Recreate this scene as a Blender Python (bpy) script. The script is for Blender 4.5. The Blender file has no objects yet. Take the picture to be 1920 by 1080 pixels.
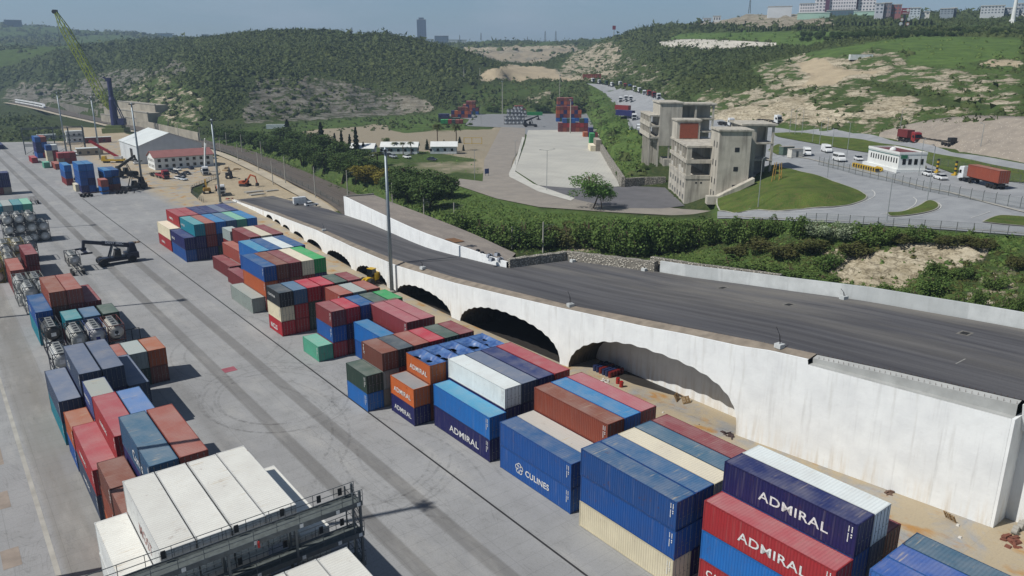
import bpy, bmesh, math, random
import numpy as np
from mathutils import Vector, Matrix, geometry
sc = bpy.context.scene
C = sc.collection
R = math.radians
rng = random.Random(7)
nrng = np.random.default_rng(7)

# ---------------------------------------------------------------- camera, sky, sun, exposure
CAM_H, PITCH, YAW, F_PX = 44.857, R(16.437), R(37.639), 1417.45
cam = bpy.data.cameras.new('camera')
cam.sensor_width = 36.0
cam.lens = 36.0 * F_PX / 1920
cam.clip_start, cam.clip_end = 1.0, 20000.0
camo = bpy.data.objects.new('camera', cam)
C.objects.link(camo)
camo.location = (0, 0, CAM_H)
camo.rotation_euler = (R(90) - PITCH, 0, -YAW)
sc.camera = camo

SUN_DIR = Vector((0.954 * math.cos(R(50)), -0.30 * math.cos(R(50)), -math.sin(R(50)))).normalized()
world = bpy.data.worlds.new('World')
sc.world = world
world.use_nodes = True
wn, wl = world.node_tree.nodes, world.node_tree.links
bg = wn['Background']
bg.inputs['Strength'].default_value = 0.05
sky = wn.new('ShaderNodeTexSky')
sky.sky_type = 'NISHITA'
sky.sun_disc = False
sky.sun_elevation = R(50)
sky.sun_rotation = R(-72.5)
sky.air_density = 1.0
sky.dust_density = 1.2
sky.ozone_density = 2.0
# thin broken cloud high in the sky
tc = wn.new('ShaderNodeTexCoord')
mp = wn.new('ShaderNodeMapping'); mp.inputs['Scale'].default_value = (1.2, 1.2, 5.0)
nz = wn.new('ShaderNodeTexNoise'); nz.inputs['Scale'].default_value = 3.2; nz.inputs['Detail'].default_value = 6; nz.inputs['Roughness'].default_value = .55
rp = wn.new('ShaderNodeValToRGB'); rp.color_ramp.elements[0].position = .47; rp.color_ramp.elements[1].position = .74
rp.color_ramp.elements[0].color = (0, 0, 0, 1); rp.color_ramp.elements[1].color = (.55, .55, .55, 1)
mx = wn.new('ShaderNodeMix'); mx.data_type = 'RGBA'; mx.inputs[7].default_value = (9.5, 10.6, 12.0, 1)
wl.new(tc.outputs['Generated'], mp.inputs['Vector']); wl.new(mp.outputs['Vector'], nz.inputs['Vector'])
wl.new(nz.outputs['Fac'], rp.inputs['Fac']); wl.new(rp.outputs['Color'], mx.inputs[0])
tint = wn.new('ShaderNodeMix'); tint.data_type = 'RGBA'; tint.blend_type = 'MULTIPLY'; tint.inputs[0].default_value = 1.0
tint.inputs[7].default_value = (.95, 1.13, 1.30, 1)
wl.new(sky.outputs['Color'], tint.inputs[6])
sepz = wn.new('ShaderNodeSeparateXYZ'); wl.new(tc.outputs['Generated'], sepz.inputs[0])
grad = wn.new('ShaderNodeMapRange'); grad.inputs[1].default_value = 0.0; grad.inputs[2].default_value = .35; grad.inputs[3].default_value = 1.75; grad.inputs[4].default_value = .72
wl.new(sepz.outputs[2], grad.inputs[0]); hzb = wn.new('ShaderNodeVectorMath'); hzb.operation = 'SCALE'
wl.new(tint.outputs[2], hzb.inputs[0]); wl.new(grad.outputs[0], hzb.inputs['Scale'])
wl.new(hzb.outputs[0], mx.inputs[6]); wl.new(mx.outputs[2], bg.inputs['Color'])

sl = bpy.data.lights.new('sun', 'SUN')
sl.energy = 4.9; sl.angle = R(0.5); sl.color = (1.0, .96, .90)
so = bpy.data.objects.new('sun', sl); C.objects.link(so)
so.rotation_euler = SUN_DIR.to_track_quat('-Z', 'Y').to_euler()
so.location = (-200, 60, 300)

sc.view_settings.view_transform = 'Standard'
sc.view_settings.look = 'None'
sc.view_settings.exposure = -0.1
sc.view_settings.gamma = 1.0
sc.render.engine = 'CYCLES'
sc.cycles.max_bounces = 5
sc.cycles.diffuse_bounces = 2
sc.cycles.volume_bounces = 0

# ---------------------------------------------------------------- looking from the photo into the place
FWD = np.array([math.sin(YAW) * math.cos(PITCH), math.cos(YAW) * math.cos(PITCH), -math.sin(PITCH)])
RGT = np.array([math.cos(YAW), -math.sin(YAW), 0.0])
UPV = np.cross(RGT, FWD)
FH = np.array([math.sin(YAW), math.cos(YAW)])
EYE = np.array([0, 0, CAM_H])
def ray(x, y):
    return FWD + (x - 960) / F_PX * RGT + (540 - y) / F_PX * UPV
def P(x, y, z=0.0):                       # point seen at (x, y) lying at height z
    d = ray(x, y); t = (z - CAM_H) / d[2]
    return EYE + d * t
def PD(x, y, depth):                      # point seen at (x, y) at a horizontal distance along the view
    d = ray(x, y); t = depth / (d[0] * FH[0] + d[1] * FH[1])
    return EYE + d * t
def project(X):
    d = np.asarray(X, float) - EYE
    w = d @ FWD
    w = np.where(w < .1, .1, w)
    return 960 + F_PX * (d @ RGT) / w, 540 - F_PX * (d @ UPV) / w
def rise(x, y, base):                     # height of the point seen at (x, y) above ground point base
    d = ray(x, y); n = d[:2]; t = (np.asarray(base)[:2] @ n) / (n @ n)
    return CAM_H + d[2] * t

# ---------------------------------------------------------------- helpers: meshes and things
class MB:
    """collects simple shapes; build() links them as ONE mesh object"""
    def __init__(s): s.v = []; s.f = []; s.m = []
    def add(s, vs, fs, m=0):
        o = len(s.v); s.v += [tuple(map(float, p)) for p in vs]
        s.f += [[i + o for i in f] for f in fs]; s.m += [m] * len(fs); return s
    def box(s, x0, x1, y0, y1, z0, z1, m=0):
        v = [(x, y, z) for z in (z0, z1) for y in (y0, y1) for x in (x0, x1)]
        return s.add(v, [(0, 2, 3, 1), (4, 5, 7, 6), (0, 1, 5, 4), (2, 6, 7, 3), (0, 4, 6, 2), (1, 3, 7, 5)], m)
    def hexa(s, b, t, m=0):               # bottom ring, top ring (n corners each)
        n = len(b)
        return s.add(list(b) + list(t), [tuple(range(n))[::-1], tuple(range(n, 2 * n))] + [(i, (i + 1) % n, n + (i + 1) % n, n + i) for i in range(n)], m)
    def tube(s, a, b, r0, r1=None, n=8, m=0, cap=True):
        a, b = Vector(a), Vector(b); r1 = r0 if r1 is None else r1
        d = (b - a)
        if d.length < 1e-6: return s
        d.normalize(); u = d.orthogonal().normalized(); w = d.cross(u)
        vs = [a + (u * math.cos(2 * math.pi * i / n) + w * math.sin(2 * math.pi * i / n)) * r0 for i in range(n)]
        vs += [b + (u * math.cos(2 * math.pi * i / n) + w * math.sin(2 * math.pi * i / n)) * r1 for i in range(n)]
        fs = [(i, (i + 1) % n, n + (i + 1) % n, n + i) for i in range(n)]
        if cap: fs += [tuple(range(n))[::-1], tuple(range(n, 2 * n))]
        return s.add(vs, fs, m)
    def bar(s, a, b, w, h=None, m=0):     # square bar between two points
        a, b = Vector(a), Vector(b); h = w if h is None else h
        d = (b - a)
        if d.length < 1e-6: return s
        d.normalize(); up = Vector((0, 0, 1)) if abs(d.z) < .95 else Vector((0, 1, 0))
        u = d.cross(up).normalized(); t = u.cross(d)
        q = [u * (w / 2) * i + t * (h / 2) * j for i, j in ((-1, -1), (1, -1), (1, 1), (-1, 1))]
        return s.add([a + k for k in q] + [b + k for k in q], [(3, 2, 1, 0), (4, 5, 6, 7), (0, 1, 5, 4), (1, 2, 6, 5), (2, 3, 7, 6), (3, 0, 4, 7)], m)
    def lathe(s, prof, org, axis='z', n=16, m=0):   # prof: (radius, along)
        vs = []; fs = []
        for r, h in prof:
            for i in range(n):
                a = 2 * math.pi * i / n; c, d = r * math.cos(a), r * math.sin(a)
                vs.append({'z': (org[0] + c, org[1] + d, org[2] + h), 'y': (org[0] + c, org[1] + h, org[2] + d), 'x': (org[0] + h, org[1] + c, org[2] + d)}[axis])
        for k in range(len(prof) - 1):
            for i in range(n):
                fs.append((k * n + i, k * n + (i + 1) % n, (k + 1) * n + (i + 1) % n, (k + 1) * n + i))
        if prof[0][0] > 1e-4: fs.append(tuple(range(n))[::-1])
        if prof[-1][0] > 1e-4: fs.append(tuple(range((len(prof) - 1) * n, len(prof) * n)))
        return s.add(vs, fs, m)
    def prism(s, prof, y0, y1, m=0):      # (x, z) outline pushed along y
        n = len(prof)
        return s.hexa([(x, y0, z) for x, z in prof], [(x, y1, z) for x, z in prof], m)
    def mesh(s, name, mats, smooth=False, recalc=True):
        me = bpy.data.meshes.new(name); me.from_pydata(s.v, [], s.f)
        if not isinstance(mats, (list, tuple)): mats = [mats]
        for k in mats: me.materials.append(k)
        if len(mats) > 1: me.polygons.foreach_set('material_index', s.m)
        if recalc:
            bm = bmesh.new(); bm.from_mesh(me); bmesh.ops.recalc_face_normals(bm, faces=bm.faces); bm.to_mesh(me); bm.free()
        if smooth: me.polygons.foreach_set('use_smooth', [True] * len(me.polygons))
        me.update(); return me
    def build(s, name, mats, parent=None, smooth=False, loc=None, recalc=True):
        return put(name, s.mesh(name, mats, smooth, recalc), parent, loc)
def put(name, me, parent=None, loc=None, rz=None, color=None):
    o = bpy.data.objects.new(name, me); C.objects.link(o)
    if parent: o.parent = parent
    if loc is not None: o.location = loc
    if rz is not None: o.rotation_euler = (0, 0, rz)
    if color is not None: o.color = color
    return o
def tag(o, label=None, cat=None, group=None, kind=None):
    if label: o['label'] = label
    if cat: o['category'] = cat
    if group: o['group'] = group
    if kind: o['kind'] = kind
    return o
def thing(name, label, cat, loc=(0, 0, 0), rz=0.0, group=None):
    o = bpy.data.objects.new(name, None); C.objects.link(o)
    o.empty_display_size = .5; o.location = loc; o.rotation_euler = (0, 0, rz)
    return tag(o, label, cat, group)
def dup(src, loc, rz=0.0, label=None, group=None, color=None, scale=None):
    def cp(o, par):
        c = o.copy(); C.objects.link(c)
        if par: c.parent = par
        if color is not None and o.get('paint'): c.color = color
        for ch in o.children: cp(ch, c)
        return c
    r = cp(src, None); r.location = loc; r.rotation_euler = (0, 0, rz)
    if scale: r.scale = (scale,) * 3 if not isinstance(scale, tuple) else scale
    if label: r['label'] = label
    if group: r['group'] = group
    return r
def arrays(name, V, F, mats, smooth=False, mi=None):   # big numpy meshes (all faces same size)
    me = bpy.data.meshes.new(name); V = np.asarray(V, np.float32); F = np.asarray(F, np.int32)
    k = F.shape[1]
    me.vertices.add(len(V)); me.vertices.foreach_set('co', V.ravel())
    me.loops.add(F.size); me.loops.foreach_set('vertex_index', F.ravel())
    me.polygons.add(len(F)); me.polygons.foreach_set('loop_start', np.arange(0, F.size, k, dtype=np.int32))
    if not isinstance(mats, (list, tuple)): mats = [mats]
    for m in mats: me.materials.append(m)
    if mi is not None: me.polygons.foreach_set('material_index', np.asarray(mi, np.int32))
    if smooth: me.polygons.foreach_set('use_smooth', np.ones(len(F), bool))
    me.update(calc_edges=True); return me

# ---------------------------------------------------------------- helpers: materials
def lin(c):
    if isinstance(c, str): c = tuple(int(c[i:i + 2], 16) / 255 for i in (0, 2, 4))
    return tuple((x / 12.92 if x <= .04045 else ((x + .055) / 1.055) ** 2.4) for x in c)
class NT:
    def __init__(s, name):
        s.m = bpy.data.materials.new(name); s.m.use_nodes = True
        s.n = s.m.node_tree.nodes; s.l = s.m.node_tree.links; s.b = s.n['Principled BSDF']
    def put(s, dst, val):
        if hasattr(val, 'is_output'): s.l.new(val, dst)
        elif isinstance(val, (tuple, list)) and dst.type == 'RGBA' and len(val) == 3: dst.default_value = (*val, 1)
        else: dst.default_value = val
    def co(s, kind='Object'): return s.n.new('ShaderNodeTexCoord').outputs[kind]
    def pos(s): return s.n.new('ShaderNodeNewGeometry').outputs['Position']
    def vmap(s, v, sc=(1, 1, 1), loc=(0, 0, 0), rot=(0, 0, 0)):
        m = s.n.new('ShaderNodeMapping'); s.l.new(v, m.inputs[0])
        s.put(m.inputs['Scale'], sc); s.put(m.inputs['Location'], loc); m.inputs['Rotation'].default_value = rot
        return m.outputs[0]
    def noise(s, v, scale, detail=4, rough=.55, dist=0.0):
        k = s.n.new('ShaderNodeTexNoise'); s.l.new(v, k.inputs['Vector'])
        k.inputs['Scale'].default_value = scale; k.inputs['Detail'].default_value = detail; k.inputs['Roughness'].default_value = rough; k.inputs['Distortion'].default_value = dist
        return k.outputs['Fac']
    def voro(s, v, scale, feat='F1', out='Distance'):
        k = s.n.new('ShaderNodeTexVoronoi'); k.feature = feat; s.l.new(v, k.inputs['Vector']); k.inputs['Scale'].default_value = scale
        return k.outputs[out]
    def ramp(s, f, a, b, ca=(0, 0, 0), cb=(1, 1, 1)):
        k = s.n.new('ShaderNodeValToRGB'); s.l.new(f, k.inputs[0]); e = k.color_ramp.elements
        e[0].position, e[1].position = a, b; e[0].color, e[1].color = (*ca, 1), (*cb, 1)
        return k.outputs[0]
    def mix(s, f, a, b, mode='MIX'):
        k = s.n.new('ShaderNodeMix'); k.data_type = 'RGBA'; k.blend_type = mode
        s.put(k.inputs[0], f); s.put(k.inputs[6], a); s.put(k.inputs[7], b); return k.outputs[2]
    def math(s, op, a, b=0.0, c=0.0, clamp=False):
        k = s.n.new('ShaderNodeMath'); k.operation = op; k.use_clamp = clamp
        s.put(k.inputs[0], a); s.put(k.inputs[1], b); s.put(k.inputs[2], c); return k.outputs[0]
    def sep(s, v):
        k = s.n.new('ShaderNodeSeparateXYZ'); s.l.new(v, k.inputs[0]); return k.outputs
    def comb(s, x, y, z):
        k = s.n.new('ShaderNodeCombineXYZ'); s.put(k.inputs[0], x); s.put(k.inputs[1], y); s.put(k.inputs[2], z); return k.outputs[0]
    def attr(s, name, out='Color'):
        k = s.n.new('ShaderNodeAttribute'); k.attribute_name = name; return k.outputs[out]
    def info(s): return s.n.new('ShaderNodeObjectInfo').outputs
    def bump(s, h, dist=.02, st=1.0):
        k = s.n.new('ShaderNodeBump'); k.inputs['Distance'].default_value = dist; k.inputs['Strength'].default_value = st
        s.l.new(h, k.inputs['Height']); s.l.new(k.outputs[0], s.b.inputs['Normal'])
    def out(s, col, rough=.8, metal=0.0, spec=None):
        s.put(s.b.inputs['Base Color'], col); s.put(s.b.inputs['Roughness'], rough); s.put(s.b.inputs['Metallic'], metal)
        if spec is not None: s.b.inputs['Specular IOR Level'].default_value = spec
        return s.m
_pm = {}
def pm(name, c, rough=.7, var=.25, scale=1.2, metal=0.0, bump=0.0, c2=None, detail=4):
    """plain painted / solid material with uneven tone"""
    if name in _pm: return _pm[name]
    t = NT(name); v = t.co(); n = t.noise(v, scale, detail)
    c = lin(c); d = lin(c2) if c2 else tuple(x * (1 - var) for x in c)
    col = t.mix(t.ramp(n, .35, .65), c, d)
    if bump: t.bump(t.noise(v, scale * 6, 5), bump)
    _pm[name] = t.out(col, rough, metal); return _pm[name]
def rand_paint(name, rough=.45):                         # object colour with dirt
    t = NT(name); i = t.info(); v = t.co()
    n = t.noise(v, 1.5, 5)
    col = t.mix(t.math('MULTIPLY', t.ramp(n, .4, .8), .35), i['Color'], (.16, .14, .12))
    return t.out(col, rough)
# ---------------------------------------------------------------- the lie of the land
WY = [-20, 10, 23, 51, 83, 111, 135, 156, 176, 190, 202, 220, 240, 264]
WX = [84, 81.2, 79, 75.2, 73.2, 72.3, 72.4, 73.3, 75, 76.4, 77.7, 79.6, 80.8, 81.6]
def wall_x(y): return float(np.interp(y, WY, WX))
RZY = [-20, 10, 23, 35, 51, 72, 82, 95, 114, 141, 161, 180, 206, 232, 264]
RZZ = [14.4, 13.9, 13.5, 13.1, 12.3, 10.3, 9.3, 8.4, 7.0, 5.7, 5.3, 4.8, 3.1, 1.6, .15]
def road_z(y): return float(np.interp(y, RZY, RZZ))

kn = []
def K(*pts):                                    # seen at (x, y), lying at height z
    for x, y, z in pts: kn.append(P(x, y, z))
def D(*pts):                                    # seen at (x, y), lying at a distance
    for x, y, d in pts: kn.append(PD(x, y, d))
def W(*pts):
    for p in pts: kn.append(np.array(p, float))
for X in (-60, -20, 20, 50, 72):
    for Y in (-40, 0, 40, 80, 130, 180, 240, 300, 360, 420): W((X, Y, -.6))
for Y in (-30, 0, 30, 60, 90, 110): W((84, Y, -.6)); W((95, Y, -.4))
for Y in (-30, 0, 25, 50, 75, 95): W((108, Y, 5.0))
K(*[(x, y, .9) for x, y in ((30, 193), (80, 203), (130, 215), (200, 230), (300, 252), (360, 266), (435, 282), (510, 312), (585, 350), (630, 374))])
W((100, 190, .8), (96, 150, .8), (92, 120, .8))
K((430, 345, 0), (480, 360, .1), (520, 372, .1), (560, 345, .6), (400, 320, 0), (420, 300, .4), (350, 275, .6), (240, 262, 0), (180, 245, .6),
  (460, 255, 3), (560, 300, 3.5), (640, 330, 4.5), (720, 360, 5), (800, 392, 5.6), (500, 285, 2.2), (600, 330, 2.5), (700, 375, 3), (560, 262, 5.5), (650, 290, 6))
K((0, 200, 2), (60, 235, 2.2), (90, 215, 2.2), (0, 268, 0), (60, 267, 0), (130, 262, 0), (-120, 230, 2), (-120, 268, 0))
# valley floor with the second yard
K((560, 240, 6), (650, 226, 6.3), (750, 240, 6.3), (830, 225, 6.4), (900, 230, 6.5), (870, 300, 6.5), (930, 265, 6.5), (800, 300, 6.2), (920, 365, 6.5), (850, 355, 6.3), (720, 300, 6), (620, 262, 6))
K((1000, 250, 6.5), (1100, 252, 6.5), (1000, 330, 6.5), (1140, 345, 6.5), (1060, 290, 6.5), (900, 216, 6.5), (1040, 213, 6.5), (970, 216, 6.5), (1000, 230, 6.5), (1000, 365, 6.5), (960, 300, 6.5), (1100, 330, 6.5), (1040, 340, 6.5), (1080, 270, 6.5))
K((1200, 372, 6.5), (1250, 386, 6.5), (1000, 385, 6.4), (1100, 395, 6.6), (1200, 400, 6.8), (1300, 402, 7.8), (1380, 402, 10), (1440, 404, 12.3), (1500, 408, 13.8), (1600, 415, 14.8), (1700, 422, 15.4), (1800, 428, 15.8), (1920, 436, 16.3), (2050, 445, 16.6))
K((1660, 400, 15.2), (1760, 390, 15.9), (1620, 366, 15.3), (1700, 350, 16.2), (1900, 392, 16.6), (1800, 362, 16.9), (1880, 345, 17.2), (1750, 337, 17), (1670, 322, 17), (1560, 290, 17), (1500, 300, 16.6), (1450, 285, 16.8), (1450, 268, 17.2), (1600, 330, 16.4), (1550, 310, 16.5), (2050, 380, 17.2))
K((1500, 245, 19.2), (1600, 250, 19.6), (1700, 263, 19.8), (1800, 286, 19.3), (1920, 306, 19.5), (2050, 335, 19.6), (1560, 262, 18.3), (1700, 290, 18.2), (1820, 312, 18), (1920, 340, 18))
K((1110, 158, 23), (1160, 172, 22), (1200, 192, 20.5), (1200, 215, 19), (1200, 245, 17.6), (1240, 182, 20.8), (1330, 217, 19.8), (1400, 229, 19.5), (1340, 232, 18.8), (1280, 215, 19.2), (1400, 245, 18.2), (1440, 250, 18.4))
K((1390, 336, 12.5), (1450, 322, 15.8), (1500, 330, 16.8), (1560, 342, 16), (1600, 352, 15.7), (1400, 396, 11), (1500, 394, 13.7), (1580, 385, 14.7), (1340, 388, 9), (1340, 372, 9.5), (1440, 360, 15.6), (1520, 362, 16.8))
K((1283, 386, 6.3), (1247, 352, 6.5), (1120, 282, 6.5), (1130, 268, 8.2), (1190, 242, 17.2), (1172, 215, 18.6), (1152, 190, 19.8), (1160, 262, 12), (1190, 290, 10), (1185, 318, 9.5), (1215, 322, 9.8), (1150, 225, 13), (1125, 215, 10.5), (1110, 235, 7), (1250, 300, 10), (1290, 290, 14), (1330, 270, 16.5))
# the bank above the new road
K((1250, 417, 8.2), (1330, 419, 10), (1400, 422, 12.3), (1480, 430, 14), (1580, 437, 14.8), (1700, 447, 15.3), (1800, 454, 15.6), (1920, 464, 16), (2050, 475, 16.3))
K((1300, 452, 7), (1440, 462, 9.8), (1560, 472, 11.8), (1700, 480, 13.2), (1850, 492, 13.6), (1950, 500, 13.8), (1640, 510, 11.2), (1800, 530, 11.8), (1920, 540, 12.6))
K((1260, 495, 5.2), (1400, 515, 7), (1520, 534, 8.3), (1650, 558, 9.2), (1800, 585, 10), (1920, 603, 10.8), (2050, 620, 11))
K((950, 428, 6), (870, 400, 6.2), (1000, 402, 6.3), (1060, 425, 6.2), (1050, 458, 4), (960, 458, 4), (1150, 452, 5.2), (1150, 420, 6.4), (1200, 482, 4.8), (900, 440, 4), (780, 400, 4.2), (840, 425, 4))
# left hill
K((100, 190, 1.2), (200, 205, 1.5), (300, 226, 3), (380, 241, 4), (450, 241, 5), (500, 239, 5.6), (600, 229, 6.2), (700, 221, 6.3), (800, 213, 6.5), (0, 186, 1.2), (-120, 186, 1.2))
D((600, 195, 645), (600, 170, 672), (600, 125, 715), (600, 90, 790), (600, 63, 880), (700, 205, 660), (700, 160, 705), (700, 110, 780), (700, 78, 860), (700, 65, 910),
  (640, 61, 900), (760, 73, 900), (830, 88, 860), (900, 108, 810), (940, 121, 790), (850, 190, 670), (850, 150, 715), (900, 150, 740), (790, 130, 750), (800, 180, 680),
  (500, 61, 900), (450, 64, 900), (400, 72, 910), (330, 82, 960), (250, 86, 1050), (150, 86, 1150), (0, 96, 1200), (-120, 100, 1200),
  (500, 200, 625), (500, 160, 660), (500, 120, 720), (500, 85, 810), (400, 205, 545), (400, 165, 590), (400, 130, 660), (400, 100, 770),
  (300, 190, 640), (300, 150, 720), (300, 115, 860), (200, 170, 870), (200, 135, 950), (200, 105, 1060), (100, 165, 980), (100, 130, 1060), (100, 100, 1140), (0, 160, 1070), (0, 130, 1130), (-120, 150, 1080))
# far country
D((0, 95, 1500), (150, 92, 1500), (0, 75, 1900), (150, 74, 1950), (300, 74, 2100), (0, 50, 2500), (40, 47, 2500), (90, 50, 2500), (130, 55, 2500), (250, 63, 2550), (390, 71, 2600), (-120, 50, 2500),
  (500, 84, 1300), (640, 84, 1300), (760, 90, 1250), (860, 104, 1150), (500, 80, 2600), (640, 80, 2600), (790, 80, 2600), (830, 84, 2000), (920, 76, 1800), (960, 80, 1800), (890, 84, 1750), (1000, 83, 2000), (1080, 82, 2000))
D((930, 116, 1280), (1000, 120, 1250), (1050, 112, 1300), (920, 98, 1400), (930, 92, 1440), (1000, 93, 1440), (1060, 90, 1430), (1100, 86, 1500), (865, 92, 1480), (900, 152, 800), (960, 134, 870), (1040, 135, 870), (1060, 147, 840), (1000, 129, 950), (1000, 123, 1100), (960, 124, 1000))
K((860, 208, 6.5), (950, 210, 6.5), (1040, 208, 6.6))
D((860, 185, 690), (950, 192, 665), (950, 170, 730), (950, 153, 790), (1060, 180, 660), (1060, 162, 730), (1100, 170, 700), (1110, 190, 610), (1030, 195, 650))
# right hills
D((1100, 135, 880), (1100, 110, 980), (1100, 94, 1080), (1130, 81, 1120), (1150, 72, 1110), (1200, 58, 1060), (1255, 51, 1010), (1060, 112, 1040), (1040, 128, 960),
  (1200, 140, 700), (1200, 110, 800), (1200, 78, 940), (1250, 160, 560), (1250, 120, 670), (1250, 85, 800),
  (1300, 180, 475), (1300, 150, 530), (1300, 110, 640), (1300, 95, 715), (1300, 83, 725), (1300, 75, 790), (1300, 62, 880), (1300, 52, 1100), (1340, 45, 1080), (1400, 29, 1120), (1450, 30, 1100), (1240, 55, 1150),
  (1400, 200, 365), (1400, 160, 435), (1400, 120, 560), (1400, 95, 680), (1400, 84, 690), (1400, 60, 800), (1400, 50, 950),
  (1500, 215, 322), (1500, 185, 352), (1500, 155, 400), (1500, 130, 440), (1500, 100, 540), (1500, 80, 620), (1500, 60, 720), (1500, 47, 800), (1500, 32, 960),
  (1600, 220, 302), (1600, 190, 328), (1600, 160, 365), (1600, 140, 392), (1600, 115, 425), (1600, 95, 465), (1600, 80, 530), (1600, 60, 620), (1600, 45, 730), (1600, 30, 900),
  (1700, 225, 284), (1700, 200, 302), (1700, 170, 332), (1700, 140, 370), (1700, 110, 415), (1700, 90, 465), (1700, 70, 540), (1700, 55, 640), (1700, 38, 820), (1700, 28, 950),
  (1800, 223, 262), (1800, 190, 290), (1800, 160, 322), (1800, 130, 368), (1800, 105, 415), (1800, 85, 465), (1800, 65, 545), (1800, 45, 700), (1800, 35, 820),
  (1920, 226, 236), (1920, 190, 268), (1920, 150, 315), (1920, 120, 358), (1920, 95, 408), (1920, 70, 495), (1920, 50, 640), (1920, 40, 720),
  (2060, 230, 225), (2060, 190, 260), (2060, 150, 310), (2060, 100, 400), (2060, 60, 560), (2060, 40, 720))
for x in range(-150, 2101, 150):
    D((x, 92, 5200), (x, 100, 3600))
    if x > 1150: D((x, 66, 1900))
KN = np.array(kn)
def warp(x, y):
    r = np.hypot(x, y); return np.stack([np.arctan2(x, y), np.log(np.maximum(r, 5))], -1)
KW = warp(KN[:, 0], KN[:, 1])
_A = np.linalg.norm(KW[:, None] - KW[None], axis=-1)
_n = len(KN)
_S = np.zeros((_n + 1, _n + 1)); _S[:_n, :_n] = -_A + np.eye(_n) * -1e-4; _S[:_n, _n] = _S[_n, :_n] = 1
_w = np.linalg.lstsq(_S, np.concatenate([KN[:, 2], [0]]), rcond=None)[0]
def terr(x, y):
    x, y = np.atleast_1d(np.asarray(x, float)), np.atleast_1d(np.asarray(y, float))
    Q = warp(x, y); o = np.empty(len(Q))
    for i in range(0, len(Q), 20000):
        o[i:i + 20000] = -np.linalg.norm(Q[i:i + 20000, None] - KW[None], axis=-1) @ _w[:-1] + _w[-1]
    return o
def hit(x, y, r0=40, r1=4500):                 # the ground point seen at (x, y)
    d = ray(x, y); h = np.hypot(d[0], d[1]); ts = np.exp(np.linspace(math.log(r0), math.log(r1), 900)) / h
    Q = EYE + d * ts[:, None]; g = Q[:, 2] - terr(Q[:, 0], Q[:, 1])
    i = int(np.argmax(g <= 0))
    if g[i] > 0: i = len(g) - 1
    if i > 0:
        f = g[i - 1] / (g[i - 1] - g[i] + 1e-9); return Q[i - 1] * (1 - f) + Q[i] * f
    return Q[0]
def inside(poly, x, y):
    r = np.zeros(np.shape(x), bool); n = len(poly)
    for i in range(n):
        (x0, y0), (x1, y1) = poly[i], poly[(i + 1) % n]
        if y0 == y1: continue
        c = ((y0 > y) != (y1 > y)) & (x < (x1 - x0) * (y - y0) / (y1 - y0) + x0)
        r ^= c
    return r

NA, NR = 460, 430
az = np.radians(np.linspace(-8, 84, NA)); rr = np.exp(np.linspace(math.log(28), math.log(5200), NR))
GA, GR = np.meshgrid(az, rr, indexing='ij')
GX, GY = (GR * np.sin(GA)).ravel(), (GR * np.cos(GA)).ravel()
GZ = terr(GX, GY)
# ground cover: (rock, grass, dirt, greyness) by area
px_, py_ = project(np.stack([GX, GY, GZ], -1))
cov = np.zeros((len(GX), 4)); cov[:] = (.05, .22, 0, .3)
def cover(poly, rock=None, grass=None, dirt=None, grey=None):
    m = inside(poly, px_, py_)
    for k, v in enumerate((rock, grass, dirt, grey)):
        if v is not None: cov[m, k] = v
flat = (GZ < 8.5) & (GR.ravel() < 640)
cov[(GR.ravel() > 1350)] = (.08, .6, .1, .3)
cover([(380, 262), (560, 212), (860, 200), (1040, 208), (1000, 420), (560, 420)], 0, .55, .1)
# left hill
cover([(0, 190), (20, 150), (110, 155), (230, 125), (300, 130), (330, 100), (360, 130), (300, 165), (190, 200), (100, 195)], .64, .25, 0, 1)
cover([(215, 225), (260, 150), (300, 150), (345, 155), (385, 185), (385, 232), (330, 250)], .5, .55, .1, .25)
cover([(440, 235), (470, 150), (520, 135), (600, 140), (640, 150), (700, 160), (790, 180), (820, 210), (640, 225)], .6, .3, 0, 1)
cover([(740, 200), (760, 185), (800, 185), (822, 205), (800, 215)], .8, .2, 0, .8)
cover([(555, 232), (640, 222), (820, 215), (905, 218), (880, 245), (640, 245), (560, 250)], 0, .7, .35)
cover([(560, 248), (700, 232), (840, 245), (960, 240), (980, 262), (960, 330), (940, 350), (905, 320), (905, 300), (700, 275), (620, 270)], 0, .4, .8, .9)
cover([(700, 298), (905, 302), (935, 372), (820, 348), (760, 330)], 0, .5, .5, .8)
cover([(735, 222), (800, 222), (830, 240), (760, 250), (730, 244)], 0, .8, .15)
cover([(620, 62), (690, 58), (700, 66), (620, 66)], 0, 1, 0)
# far centre
cover([(862, 90), (1090, 84), (1060, 98), (870, 100)], .7, .2, .3, .2)
cover([(880, 98), (1090, 90), (1060, 104), (1000, 122), (930, 118)], 1, 0, .6, .75)
cover([(890, 152), (905, 138), (955, 122), (1010, 126), (1060, 128), (1075, 146), (1110, 146), (1100, 152)], .9, .1, .9, .1)
cover([(840, 205), (870, 160), (1000, 150), (1100, 155), (1110, 180), (1050, 212)], .05, .5, 0)
cover([(950, 188), (1010, 172), (1060, 176), (1050, 190)], .6, .3, .2, .4)
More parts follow.
